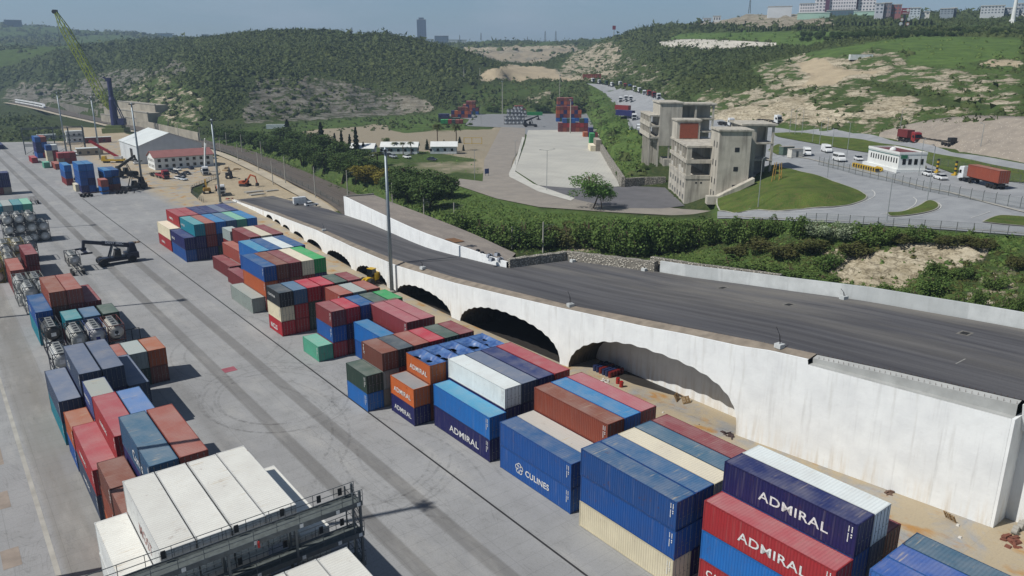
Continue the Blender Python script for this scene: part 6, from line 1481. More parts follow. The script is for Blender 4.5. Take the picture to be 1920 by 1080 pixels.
for k, (x, y) in enumerate(((1756, 325), (1790, 330))):
    q = hit(x, y); o = thing('height_post', ['yellow and black striped post right of the white cars', 'yellow and black striped post left of the large truck'][k], 'post', tuple(q + np.array([0, 0, .2]))); MB().box(-1.0, 1.0, -.5, .5, 0, .35).build('base', M_yel, o)
    for j in range(6): MB().lathe([(.3, j * .55 + .35), (.3, j * .55 + .895)], (0, 0, 0), 'z', 10).build('band', M_yel if j % 2 == 0 else M_black, o)
# site cabins by the van lane
for k, (x, y, c, w) in enumerate(((1474, 291, '55695f', 'dark green mesh cabin at the left end of the gate lanes'), (1490, 296, 'd5d3cb', 'cream and grey cabin beside the green cabin at the gate lanes'))):
    q = hit(x, y); o = thing('site_cabin', w, 'cabin', tuple(q + np.array([0, 0, .2])), R(-25)); MB().box(-2, 2, -1.2, 1.2, 0, 2.6).build('wall', pm('cabin_' + c, c, .7, .25, 1), o); MB().box(-2.1, 2.1, -1.3, 1.3, 2.604, 2.72).build('roof', M_conc, o); MB().box(-.4, .4, -1.24, -1.2, .1, 2.0).build('door', M_post, o)
# ---------------------------------------------------------------- cars, vans, trucks
M_car = rand_paint('car_paint', .25); M_lamp = pm('lamp_lens', 'd8dad8', .2); M_tail = pm('tail_lens', '8a1a1a', .3)
def loft(b, secs, m=0, cap=True):
    n = len(secs[0]); vs = [p for s_ in secs for p in s_]; fs = []
    for i in range(len(secs) - 1):
        for k in range(n): fs.append((i * n + k, i * n + (k + 1) % n, (i + 1) * n + (k + 1) % n, (i + 1) * n + k))
    if cap: fs += [tuple(range(n))[::-1], tuple(range((len(secs) - 1) * n, len(secs) * n))]
    return b.add(vs, fs, m)
def body_secs(prof, w):      # prof: (x, z0, z1, halfwidth factor)
    return [[(x, -w * f, z0), (x, -w * f * 1.0, z0 + (z1 - z0) * .6), (x, -w * f * .9, z1), (x, w * f * .9, z1), (x, w * f, z0 + (z1 - z0) * .6), (x, w * f, z0)] for x, z0, z1, f in prof]
def car_proto(kind):
    root = thing(kind, kind, 'car'); b = MB()
    if kind == 'parked_car':
        loft(b, body_secs([(-2.15, .45, .75, .85), (-2.05, .3, .95, .96), (-.9, .25, .95, 1), (.9, .25, .92, 1), (1.9, .28, .75, .96), (2.15, .4, .62, .85)], .88)); g = MB(); loft(g, body_secs([(-1.85, .93, .97, .9), (-1.2, .93, 1.38, .82), (.2, .92, 1.42, .82), (1.15, .9, .95, .9)], .86)); r = MB(); loft(r, body_secs([(-1.15, 1.385, 1.40, .8), (-.4, 1.42, 1.45, .8), (.2, 1.425, 1.44, .78)], .86)); wx, wr = (-1.3, 1.35), .32
    else:                    # van / minibus
        loft(b, body_secs([(-2.9, .5, 2.3, .96), (-2.85, .35, 2.45, 1), (1.0, .35, 2.5, 1), (1.9, .35, 1.5, 1), (2.7, .4, 1.15, .96), (2.85, .5, .8, .9)], 1.0)); g = MB(); loft(g, body_secs([(1.02, 1.5, 2.42, .99), (1.95, 1.42, 1.5, .97)], .985)); 
        if kind == 'minibus':
            for s_ in (-1, 1):
                for k in range(4): g.box(-2.6 + k * .95, -1.8 + k * .95, s_ * 1.0 - .02, s_ * 1.0 + .02, 1.35, 2.05)
        r = MB(); loft(r, body_secs([(-2.7, 2.46, 2.5, .8), (.8, 2.5, 2.56, .8)], .95)); wx, wr = (-1.8, 1.85), .38
    o = b.build('body', M_car, root); o['paint'] = 1
    g.build('windows', M_glass, root); o = r.build('roof', M_car, root); o['paint'] = 1
    for x in wx:
        for y in (-.78, .78) if kind == 'parked_car' else (-.9, .9): wheel(root, x, y, wr, .22)
    xf = 2.08 if kind == 'parked_car' else 2.78
    for y in (-.6, .6):
        MB().box(xf - .08, xf + .05, y - .18, y + .18, .58, .72).build('headlight', M_lamp, root)
        MB().box(-xf - .04, -xf + .06, y - .15, y + .15, .62, .8).build('tail_light', M_tail, root)
    return root
PROTO = {}
def vehicle(kind, px0, px1, label, col, group=None, off=.22, z=None, cat=None):
    """rear and front wheel contact as seen in the photo"""
    a, c = (hit(*px0), hit(*px1)) if z is None else (P(*px0, z), P(*px1, z)); mid = (a + c) / 2; mid[2] += off
    rz = ang(a, c)
    if kind not in PROTO: PROTO[kind] = r = car_proto(kind); r.location = tuple(mid); r.rotation_euler = (0, 0, rz); r['label'] = label; r['group'] = group or 'vehicles'
    else: r = dup(PROTO[kind], tuple(mid), rz, label, group or 'vehicles')
    for ch in r.children:
        if ch.get('paint'): ch.color = (*lin(col), 1)
    r['category'] = cat or {'parked_car': 'car', 'van': 'van', 'minibus': 'minibus'}[kind]
    return r
vehicle('van', (1541, 283), (1558, 290), 'white high roof delivery van on the gate lane', 'dfe2e3'); vehicle('van', (1507, 288), (1518, 297), 'white van driving behind the cream cabin', 'dcdfe0')
vehicle('minibus', (1563, 300), (1583, 307), 'white minibus with dark side windows', 'dcdfe0')
vehicle('parked_car', (1602, 299), (1617, 305), 'white car between the minibus and the gatehouse', 'd9dcdd'); vehicle('parked_car', (1720, 307), (1711, 303), 'white car right of the gatehouse', 'd9dcdd')
vehicle('parked_car', (1748, 334), (1731, 328), 'white car parked before the gatehouse, farther of two', 'dcdfe0'); vehicle('parked_car', (1772, 341), (1753, 335), 'white sedan parked before the gatehouse, nearer of two', 'dcdfe0')
def tractor_proto():
    root = thing('truck', 'truck', 'truck'); b = MB(); b.box(-3.2, 2.4, -.45, .45, .65, .95); b.box(-.6, .6, -1.2, -.5, .45, 1.0); b.box(-.6, .6, .5, 1.2, .45, 1.0); b.build('chassis', M_black, root)
    b = MB(); loft(b, [[(x, -w, z0), (x, -w, z1 - .15), (x, -w * .9, z1), (x, w * .9, z1), (x, w, z1 - .15), (x, w, z0)] for x, z0, z1, w in ((.55, .9, 3.7, 1.22), (.9, .9, 3.75, 1.25), (2.3, .55, 3.5, 1.25), (2.65, .5, 2.3, 1.25), (2.75, .5, 1.6, 1.22))]); o = b.build('cab', M_car, root); o['paint'] = 1
    b = MB(); b.hexa([(2.42, -1.12, 2.95), (2.72, -1.12, 1.85), (2.72, 1.12, 1.85), (2.42, 1.12, 2.95)], [(2.46, -1.12, 2.96), (2.78, -1.12, 1.86), (2.78, 1.12, 1.86), (2.46, 1.12, 2.96)])
    for s_ in (-1, 1): b.box(1.3, 2.2, s_ * 1.26 - .01, s_ * 1.26 + .01, 1.9, 2.7)
    b.build('windscreen', M_glass, root); MB().box(2.74, 2.8, -.95, .95, .6, 1.5).build('grille', M_black, root)
    for y in (-.95, .95): MB().box(2.72, 2.8, y - .2, y + .2, .62, .85).build('headlight', M_lamp, root)
    for s_ in (-1, 1): MB().box(2.3, 2.45, s_ * 1.45 - .1, s_ * 1.45 + .1, 1.8, 2.5).build('mirror', M_black, root)
    for x in (1.7, -2.1):
        for y in (-1.0, 1.0): wheel(root, x, y, .52, .35)
    return root
def semi_on(root, L=12.4):
    b = MB(); b.box(-L - .8, -1.2, -.5, -.35, 1.1, 1.35); b.box(-L - .8, -1.2, .35, .5, 1.1, 1.35)
    for k in range(6): x = -L - .8 + k * (L - .6) / 5.2; b.box(x, x + .2, -1.22, 1.22, 1.354, 1.45)
    b.box(-L - .85, -L - .8, -1.2, 1.2, .7, 1.1); b.build('trailer_frame', M_black, root)
    for k in range(3):
        for y in (-1.0, 1.0): wheel(root, -L + .6 + k * 1.35, y, .5, .4)
PROTO_T = []
def truck(px0, px1, label, col, semi=None, z=None, off=.22, front=2.0, rear=None, group='trucks'):
    a, c = (hit(*px0), hit(*px1)) if z is None else (P(*px0, z), P(*px1, z)); rz = ang(a, c); d = (c - a) / np.linalg.norm(c - a); pos = c - d * front; pos[2] = (c[2] + a[2]) / 2 + off
    if not PROTO_T: PROTO_T.append(tractor_proto()); r = PROTO_T[0]; src = r
    else: r = dup(PROTO_T[0], (0, 0, 0), 0, label, group)
    r.location = tuple(pos); r.rotation_euler = (0, 0, rz); r['label'] = label; r['group'] = group
    for ch in r.children:
        if ch.get('paint'): ch.color = (*lin(col), 1)
    return r, pos, rz
TRK = []
def big_truck(px0, px1, label, col, semi=True, box=None, z=None, L=12.4):
    r, pos, rz = truck(px0, px1, label, col, z=z); TRK.append((r, pos, rz, semi, box, L)); return r
big_truck((1895, 362), (1806, 340), 'white truck pulling a long rust red container at the right edge', 'dadddf', True, ('rust', L40, HC, 'long rust red container on the trailer of the large right hand truck'))
big_truck((1668, 264), (1718, 268), 'red truck on the upper road carrying a short dark red container', '8c2228', True, ('maroon', L20, STD, 'short dark red container on the red truck'), L=7.0)
big_truck((1346, 234), (1371, 238), 'white truck with an empty trailer behind the concrete building', 'd7dadc', True, L=9)
big_truck((1438, 232), (1459, 233), 'white truck on the upper road right of the concrete building', 'd7dadc', True, L=9)
cols = ['d7dadc', '8c2228', '3d5a86', 'd7dadc', 'd7dadc', 'd0d4d6', '93272c', '7d1f28', 'd7dadc', 'cfd2d4', '2f6a55', 'd7dadc']
for k in range(9):
    x = 1160 + k * 9.0; y = 160.5 + k * 3.1
    big_truck((x - 6, y - 1.5), (x + 3, y + 1.6), f'{["white","red","blue","white","white","pale","dark red","dark red","white"][k]} truck {CW[k]} from the far end of the roadside queue', cols[k], False)
for k, (x, y) in enumerate(((1163, 191), (1173, 191), (1182, 192))): big_truck((x, y - 6), (x + .5, y + 1), f'white truck facing the camera behind the fence, {ORD[k]} of three', 'd9dcde', False)
big_truck((1190, 213), (1189, 226), 'white truck in front of the parked blue and maroon trailers', 'd9dcde', False)
for k, (x, y, c, w) in enumerate(((1110, 155, 'd7dadc', 'white truck at the far end of the truck road'), (1122, 158, 'b9bdbf', 'grey truck near the far end of the truck road'), (1135, 160, '3c5546', 'dark green truck near the far end of the truck road'), (1146, 163, 'd7dadc', 'white truck past the dark green truck'))): big_truck((x - 5, y - 1.5), (x + 2, y), w, c, False)
for r, pos, rz, semi, box, L in TRK:
    if semi: semi_on(r, L)
    if box:
        p, Lc, Hc, lab = box; c = container(0, 0, 0, Lc, Hc, p, lab); dv = Vector((math.cos(rz), math.sin(rz), 0)); rg = Vector((math.sin(rz), -math.cos(rz), 0)); base = Vector(pos) - dv * (L + .75) ; c.rotation_euler = (0, 0, rz - R(90)); q = base - rg * 1.219; c.location = (q.x, q.y, pos[2] + 1.46)
vehicle('minibus', (1194, 238), (1202, 250), 'white minibus behind the fence at the top of the green slope', 'd5d9db'); vehicle('parked_car', (1199, 249), (1204, 256), 'dark blue car behind the fence above the green slope', '26324a')
q = hit(1190, 207); container(q[0] - 6, q[1], q[2] + .3, L40, HC, 'dred', 'dark red trailer box parked beyond the stilt building'); q = hit(1194, 218); container(q[0] - 6, q[1] - 2, q[2] + .3, L40, HC, 'navy', 'dark blue trailer box parked beyond the stilt building')
a, c = hit(1787, 276), hit(1727, 266); trl = trailer(tuple(a + np.array([0, 0, .25])), ang(a, c), float(np.linalg.norm((c - a)[:2])), 'empty dark flatbed trailer standing behind the red truck', '3a3836')
b = MB(); b.box(.1, 1.6, -1.1, 1.1, 1.425, 2.6); b.build('headboard', M_black, trl)
# office and warehouse by the yard ------------------------------------------------
wh = thing('warehouse', 'large white gabled warehouse with pale roof beside the yard', 'warehouse', (79.8, 390.2, 0)); t = NT('ribbed_sheet'); v = t.co(); s = t.sep(v)
M_sheet = pm('white_sheet', 'c6cccf', .6, .12, .3); M_shr = pm('roof_sheet', 'cdd3d2', .55, .12, .2); WW, WL, WE, WRg = 29.0, 40.0, 8.2, 13.6
b = MB(); b.box(0, WW, 0, WL, 0, WE); b.add([(0, 0, WE), (WW, 0, WE), (WW / 2, 0, WRg)], [(0, 1, 2)]); b.add([(0, WL, WE), (WW, WL, WE), (WW / 2, WL, WRg)], [(0, 2, 1)]); b.build('wall', M_sheet, wh)
b = MB(); b.hexa([(-.4, -.4, WE - .1), (WW / 2, -.4, WRg + .1), (WW / 2, -.4, WRg + .3), (-.4, -.4, WE + .1)], [(-.4, WL + .4, WE - .1), (WW / 2, WL + .4, WRg + .1), (WW / 2, WL + .4, WRg + .3), (-.4, WL + .4, WE + .1)]); b.hexa([(WW + .4, -.4, WE - .1), (WW / 2 + .01, -.4, WRg + .1), (WW / 2 + .01, -.4, WRg + .3), (WW + .4, -.4, WE + .1)], [(WW + .4, WL + .4, WE - .1), (WW / 2 + .01, WL + .4, WRg + .1), (WW / 2 + .01, WL + .4, WRg + .3), (WW + .4, WL + .4, WE + .1)]); b.build('roof', M_shr, wh)
MB().box(-.08, .02, 12, 17, 0, 6.2).build('door_opening', M_black, wh); MB().box(-.14, -.02, 17.05, 21, 0, 6.2).build('sliding_door', M_sheet, wh)
of = thing('office_building', 'two storey white office building with a long red roof in front of the warehouse', 'office building', (80.3, 363.5, 0)); OL, OW, OE, OR_ = 25.5, 12.0, 5.4, 7.8
b = MB(); b.box(0, OL, 0, OW, 0, OE); b.add([(0, 0, OE), (0, OW, OE), (0, OW / 2, OR_)], [(0, 2, 1)]); b.add([(OL, 0, OE), (OL, OW, OE), (OL, OW / 2, OR_)], [(0, 1, 2)]); b.build('wall', M_wh, of)
b = MB(); M_rr = pm('rose_roof', '8f5f5b', .75, .15, .4)
for sg in (0, 1):
    y0 = -.5 if sg == 0 else OW + .5; b.hexa([(-.5, y0, OE - .15), (OL + .5, y0, OE - .15), (OL + .5, y0, OE + .02), (-.5, y0, OE + .02)], [(-.5, OW / 2, OR_ + .05), (OL + .5, OW / 2, OR_ + .05), (OL + .5, OW / 2, OR_ + .22), (-.5, OW / 2, OR_ + .22)])
b.build('roof', M_rr, of)
for k in range(8):
    for z in (.9, 3.4): MB().box(1.4 + k * 3.0, 2.7 + k * 3.0, -.05, .01, z, z + 1.3).build('window', M_glass, of)
for k in range(4):
    for z in (.9, 3.4): MB().box(-.05, .01, 1.5 + k * 2.6, 2.5 + k * 2.6, z, z + 1.2).build('window', M_glass, of)
for k, (x, y, c) in enumerate(((334, 319.5, 'd5d8da'), (352, 327, '1f232b'), (343, 331, '24282f'), (330, 325, '30343b'), (321, 322, '1d2027'), (336, 336, 'd9dcde'), (345, 338, 'b9c3cd'))):
    vehicle('parked_car', (x - 7, y - 1), (x + 5, y + 1), ['white car parked against the office wall', 'black car parked before the office, rightmost of the dark ones', 'black car parked before the office, nearest of the dark ones', 'dark grey car parked before the office behind the red lorry', 'black car parked before the office, leftmost of the dark ones', 'white car parked in the front row by the office', 'silver blue car parked nearest the camera by the office'][k], c, 'cars parked by the office', 0, 0.0)
vehicle('parked_car', (257, 309), (252, 306), 'white car parked at the warehouse corner', 'd9dcde', 'cars parked by the office', 0, 0.0); vehicle('parked_car', (361, 318), (356, 316), 'dark blue car at the right end of the office', '28344d', 'cars parked by the office', 0, 0.0)
r, pos, rz = truck((282, 328), (312, 336), 'red lorry with an open red load bed parked before the office', '8f2630', z=0.0, off=0)
b = MB(); b.box(-6.5, .3, -1.2, 1.2, 1.0, 1.2); b.box(-6.5, .3, -1.2, -1.14, 1.2, 1.9); b.box(-6.5, .3, 1.14, 1.2, 1.2, 1.9); b.box(-6.5, -6.44, -1.14, 1.14, 1.2, 1.9); b.build('load_bed', pm('lorry_red', '8c2a32', .6), r)
for y in (-1, 1): wheel(r, -5.2, y, .5, .35)
r, pos, rz = truck((378, 316), (386, 329), 'white concrete pump truck with raised folded boom', 'd9dcde', z=0.0, off=0)
b = MB(); b.box(-7.5, .3, -1.2, 1.2, 1.0, 1.7); b.build('deck', M_wh, r); b = MB(); b.bar((-.8, 0, 1.7), (-1.0, 0, 3.4), .6); b.bar((-1.0, 0, 3.2), (-6.5, 1.5, 13.0), .4); b.bar((-6.5, 1.5, 13.0), (-4.6, 1.6, 14.8), .36); b.bar((-6.2, 1.9, 12.6), (-2.6, .6, 5.0), .3); b.build('boom', M_wh, r)
for s_ in (-1, 1): b = MB(); b.bar((-1.0, s_ * 1.0, 1.4), (-1.6, s_ * 5.2, .9), .25); b.bar((-1.6, s_ * 5.2, .9), (-1.6, s_ * 5.2, 0), .2); b.build('outrigger', M_wh, r)
wheel(r, -5.2, 1, .5, .35); wheel(r, -5.2, -1, .5, .35)
r, pos, rz = truck((407, 350), (416, 366), 'white dump truck with an orange skip at the digger site', 'd9dcde', z=0.1, off=0)
b = MB(); b.hexa([(-5.4, -1.15, 1.2), (.3, -1.15, 1.2), (.3, 1.15, 1.2), (-5.4, 1.15, 1.2)], [(-5.7, -1.25, 2.5), (.35, -1.25, 2.7), (.35, 1.25, 2.7), (-5.7, 1.25, 2.5)]); b.build('skip', pm('dump_orange', 'a9683a', .7), r)
def excavator(px, rz, label, col):
    q = hit(*px, r0=105); m = thing('excavator', label, 'excavator', tuple(q), rz); P_ = pm('digger_' + col, col, .5, .3, 1)
    for y in (-1.1, 1.1):
        b = MB(); b.prism([(-1.9, .25), (-1.5, 0), (1.5, 0), (1.9, .25), (1.9, .65), (1.5, .9), (-1.5, .9), (-1.9, .65)], y - .28, y + .28); b.build('track', M_dark, m)
    b = MB(); b.box(-2.1, 1.0, -1.25, 1.25, 1.0, 1.5); b.hexa([(-2.1, -1.25, 1.5), (-.2, -1.25, 1.5), (-.2, 1.25, 1.5), (-2.1, 1.25, 1.5)], [(-2.0, -1.2, 2.1), (-.2, -1.2, 2.1), (-.2, 1.2, 2.1), (-2.0, 1.2, 2.1)]); b.build('house', P_, m)
    MB().hexa([(-.15, .2, 1.5), (1.2, .2, 1.5), (1.2, 1.2, 1.5), (-.15, 1.2, 1.5)], [(-.1, .25, 2.9), (.8, .25, 2.9), (.8, 1.15, 2.9), (-.1, 1.15, 2.9)]).build('cab', M_glass, m)
    b = MB(); b.bar((.8, -.2, 1.6), (3.2, -.2, 4.6), .42, .5); b.bar((3.1, -.2, 4.6), (5.4, -.2, 4.0), .4, .45); b.bar((5.4, -.2, 4.1), (6.0, -.2, 1.6), .3, .38); b.build('arm', P_, m)
    b = MB(); b.prism([(5.8, 1.7), (6.5, 1.4), (6.4, .5), (5.6, .3), (5.5, .8)], -.75, .35); b.build('bucket', M_black, m); return m
excavator((460, 349), R(-60), 'orange excavator digging beside the railway', 'a8512c'); excavator((430, 334), R(-100), 'black and grey excavator standing on the site road', '3b3b3a')
bk = excavator((388, 362), R(80), 'yellow digger with folded arm inside the site fence', 'a5822f')
for k, (x, y, sx, sy) in enumerate(((476, 360, 3.2, 1.6), (482, 365, 2.6, 1.3), (510, 358, 2.2, 1))):
    q = hit(x, y, r0=105); o = MB().box(-sx, sx, -sy, sy, -.1, .35).build('concrete_slab', M_conc, loc=tuple(q)); tag(o, ['larger loose concrete slab lying at the digger site', 'second loose concrete slab lying at the digger site', 'small loose concrete slab nearest the railway fence'][k], 'slab')
q = P(427, 373, .2); heap('rebar_heap', 'small red heap beside the dump truck', tuple(q), 1.4, '9a4a40', 10, 'heap'); q = hit(440, 318, r0=105); heap('earth_heap', 'mound of brown earth at the site road', (q[0], q[1], q[2] - .3), 4.5, '8a7350', 12, 'earth heap')
vehicle('van', (561, 384), (574, 383), 'white pick-up truck with a dark bed parked on the far ramp', 'dfe2e3', None, .03, 1.6); vehicle('parked_car', (579, 387), (589, 386), 'white hatchback parked beside the pick-up on the far ramp', 'dfe2e3', None, .03, 1.6)
# green mobile crane -----------------------------------------------------------
cb = P(219, 252, 0.0); cr = thing('harbour_crane', 'harbour crane with navy tower and long yellow green lattice boom', 'crane', (cb[0], cb[1], 0), R(150)); M_cn = pm('crane_navy', '252a5c', .5, .2, .3); M_cg = pm('crane_green', '97a52c', .5, .2, .5)
ct = rise(206, 146, cb); 
b = MB(); b.box(-7, 7, -6, 6, 1.2, 4.4); b.box(-5, 5, -4, 4, 4.404, 6.2); b.build('undercarriage', pm('crane_base', '6e7a45', .6), cr)
for x in (-5.5, -2, 2, 5.5):
    for y in (-5.2, 5.2): wheel(cr, x, y, 1.0, .9)
tl = 6.0
b = MB(); b.lathe([(2.6, 6.2), (2.4, 12), (2.1, ct * .62), (1.5, ct * .66), (1.4, ct - 2)], (0, 0, 0), 'z', 12); b.box(-1.2, 1.8, -1.2, 1.2, ct - 2, ct); b.bar((1.2, 0, ct - 1), (3.5, 0, ct + .6), .8); b.build('tower', M_cn, cr, smooth=False)
MB().box(-6.5, -2.4, -2.6, 2.6, 6.3, 10.5).build('machine_house', M_cn, cr)
b = MB()
for y in (-1.6, 1.6): b.bar((-6, y, 9), (-1.6, y, ct * .6), .5)
b.build('back_strut', M_cn, cr)
rootp = Vector((2.4, 0, ct * .45)); tipw = PD(104, 22, np.hypot(cb[0], cb[1]) * math.cos(math.atan2(cb[0], cb[1]) - YAW))
bpy.context.view_layer.update(); Mi = (Matrix.Translation(cr.location) @ Matrix.Rotation(R(150), 4, 'Z')).inverted(); tp = Mi @ Vector(tipw)
dv = (tp - rootp); n_ = 26; U = dv.normalized(); S_ = U.cross(Vector((0, 0, 1))).normalized(); Tt = S_.cross(U)
b = MB(); prev = None
for k in range(n_ + 1):
    f_ = k / n_; w = 2.1 * min(1, f_ * 5 + .25) * min(1, (1 - f_) * 4 + .3); c = rootp + dv * f_; q = [c + S_ * w * i + Tt * w * j for i, j in ((-1, -1), (1, -1), (1, 1), (-1, 1))]
    if prev:
        for j in range(4):
            b.bar(prev[j], q[j], .42)
            b.bar(prev[j] if k % 2 else prev[(j + 1) % 4], q[(j + 1) % 4] if k % 2 else q[j], .22)
    prev = q
b.build('lattice_boom', M_cg, cr)
b = MB(); b.box(tp.x - 1.1, tp.x + 1.1, tp.y - 1, tp.y + 1, tp.z - 1, tp.z + 1.2); b.tube(tp + Vector((.8, -.8, 0)), tp + Vector((.8, .8, 0)), 1.3, n=12); b.build('boom_head', M_black, cr)
b = MB(); b.tube(tp + Vector((0, .4, -1)), (tp.x, tp.y + .4, 26), .09, n=4); b.tube((1.8, 0, ct), rootp + dv * .8 + Tt * 1.6, .09, n=4); b.tube((1.8, .5, ct), rootp + dv * .97, .09, n=4); b.build('cable', M_black, cr)
# cabins, racks and lorries beyond the warehouse
for k, (x, y, w, l, h, c, lab) in enumerate(((142, 267, 9, 5, 6.5, 'c9cdce', 'two storey white site cabin left of the crane'), (88, 262, 10, 3, 3, 'd0d3d3', 'low white cabin inside the steel rack'), (185, 268, 14, 3, 3.2, '6e2c30', 'dark red site cabin row before the crane'), (170, 291, 12, 6, 3.4, '9a8f7c', 'beige low block behind the pickups'))):
    q = P(x, y, 0); o = thing('site_cabin', lab, 'cabin', (q[0], q[1], 0), R(-4)); MB().box(-w / 2, w / 2, 0, l, 0, h).build('wall', pm('cabin_' + c, c, .7, .2, .6), o); MB().box(-w / 2 - .2, w / 2 + .2, -.2, l + .2, h + .004, h + .25).build('roof', M_shr, o)
    for j in range(3):
        for zz in ((.9,) if h < 5 else (.9, 4.0)): MB().box(-w / 2 + .8 + j * w / 3.2, -w / 2 + 2.0 + j * w / 3.2, -.05, .01, zz, zz + 1.2).build('window', M_glass, o)
sr = thing('steel_rack', 'tall grey open steel scaffold rack at the far left of the yard', 'rack', (*P(48, 290, 0)[:2], 0), R(-6)); b = MB()
for i in range(5):
    for j in range(3):
        b.box(i * 7 - .15, i * 7 + .15, j * 6 - .15, j * 6 + .15, 0, 13)
for z in (4, 8, 12.6):
    for j in range(3): b.box(-.1, 28.1, j * 6 - .1, j * 6 + .1, z, z + .25)
    for i in range(5): b.box(i * 7 - .1, i * 7 + .1, 0, 12, z + .254, z + .45)
for i in range(4): b.bar((i * 7, 0, 0), (i * 7 + 7, 0, 4), .12); b.bar((i * 7, 0, 8), (i * 7 + 7, 0, 4), .12)
b.build('scaffold', M_gs, sr)
for k, (x, y) in enumerate(((145, 293), (158, 291))): vehicle('van', (x - 3, y - 4), (x, y + 1), ['white van parked beside the beige block, left one', 'white van parked beside the beige block, right one'][k], 'dadddf', None, 0, 0.0)
rcr = thing('truck_crane', 'yellow truck crane with a red telescopic boom by the warehouse door', 'truck crane', (*P(213, 305, 0)[:2], 0), R(150)); b = MB(); b.box(-5, 5, -1.3, 1.3, .9, 1.7); b.hexa([(3.0, -1.2, 1.7), (5, -1.2, 1.7), (5, 1.2, 1.7), (3.0, 1.2, 1.7)], [(3.2, -1.2, 3.2), (4.6, -1.2, 3.2), (4.6, 1.2, 3.2), (3.2, 1.2, 3.2)]); b.build('carrier', Y_, rcr)
MB().bar((-2.5, 0, 2.6), (9.5, 0, 10.5), 1.0, 1.1).build('boom', pm('crane_red', 'a5252c', .5), rcr); MB().box(-4.2, -.8, -1.2, 1.2, 1.704, 3.0).build('counterweight', pm('crane_white', 'd0cfcc', .6), rcr)
for x in (-3.6, -2, 2.4, 3.8):
    for y in (-1.05, 1.05): wheel(rcr, x, y, .6, .45)
# ---------------------------------------------------------------- second yard: stacks, tanks, site huts
G_F = 'containers of the far yard'
FC = ['maroon', 'navy', 'rust', 'blue', 'brick', 'dred', 'maroon', 'brown', 'blue', 'navy', 'red', 'rust', 'maroon', 'dgreen', 'orange']
WRD = {k: v[3] for k, v in PAINT.items()}
def face_stack(px0, y, ncol, hs, desc, z=LV, ln=L20, pal=None, w=None):
    a = P(px0, y, z); dn = 0
    for i in range(ncol):
        for k in range(hs[i]):
            p = (pal or FC)[(i * 5 + k * 3 + int(px0)) % len(pal or FC)]
            c = container(0, 0, 0, ln, STD, p, f"{WRD[p]} container, {ORD[k]} from the ground in {ORD[i] if i < 7 else CW[i]} column, {desc}", G_F)
            q = a + np.array([RGT[0], RGT[1], 0]) * 2.52 * i; c.location = (q[0], q[1], z + k * (STD + .01)); c.rotation_euler = (0, 0, -YAW)
face_stack(1045, 215, 5, [5, 5, 5, 5, 5], 'rearmost row on the right', ln=L40); face_stack(1057, 214, 8, [5, 5, 5, 5, 5, 5, 4, 4], 'back row on the right') if False else None
face_stack(1043, 228, 7, [4, 4, 4, 4, 4, 4, 3], 'middle row on the right'); face_stack(1047, 247.5, 7, [2, 3, 3, 3, 2, 3, 3], 'front row on the right')
face_stack(1094, 257, 1, [1], 'lone orange box', pal=['orange']); face_stack(1104, 258, 2, [2, 1], 'small pair at the gabion', pal=['navy', 'blue', 'maroon']); face_stack(1106, 270, 1, [2], 'green over blue', pal=['blue', 'green', 'green', 'blue']); face_stack(1107, 284, 2, [1, 2], 'white pair by the gabion', pal=['cream', 'white', 'beige'], ln=L40)
face_stack(868, 215, 5, [3, 4, 4, 4, 2], 'back row on the left', ln=L40); face_stack(846, 221, 6, [2, 2, 3, 3, 3, 2], 'second row on the left'); face_stack(822, 228, 6, [2, 2, 2, 1, 1, 1], 'third row on the left', pal=['navy', 'blue', 'dgreen', 'blue', 'maroon']); face_stack(826, 232, 6, [1, 1, 1, 1, 1, 1], 'front row on the left', pal=['green', 'dgreen', 'navy', 'red', 'dred', 'green', 'brick'])
face_stack(964, 210, 4, [2, 2, 2, 1], 'behind the tanks', pal=['maroon', 'brick', 'dred'])
q = P(988, 216, LV); c = container(q[0], q[1], LV, L40, STD, 'green', 'bright green long container with faint lettering lying behind the far tanks', G_F); c.rotation_euler = (0, 0, -YAW - R(90)); lettering(c, 'EVER', 1.6, 9, .6, x=-.02)
for row, (px0, y, n, lv) in enumerate(((945, 233.5, 5, 2), (950, 226, 5, 3), (962, 220, 4, 3))):
    a = P(px0, y, LV)
    for i in range(n):
        for k in range(lv if i < n - 1 else lv - 1):
            q = a + np.array([RGT[0], RGT[1], 0]) * 2.6 * i; r = tank(q[0], q[1], LV + k * ts, f"white round ended tank, {['bottom', 'middle', 'top'][k]} of {ORD[i]} column, {['front', 'middle', 'rear'][row]} row of the far yard", 'd3d6d8', '4b4f57', 'tank containers of the far yard'); r.rotation_euler = (0, 0, -YAW)
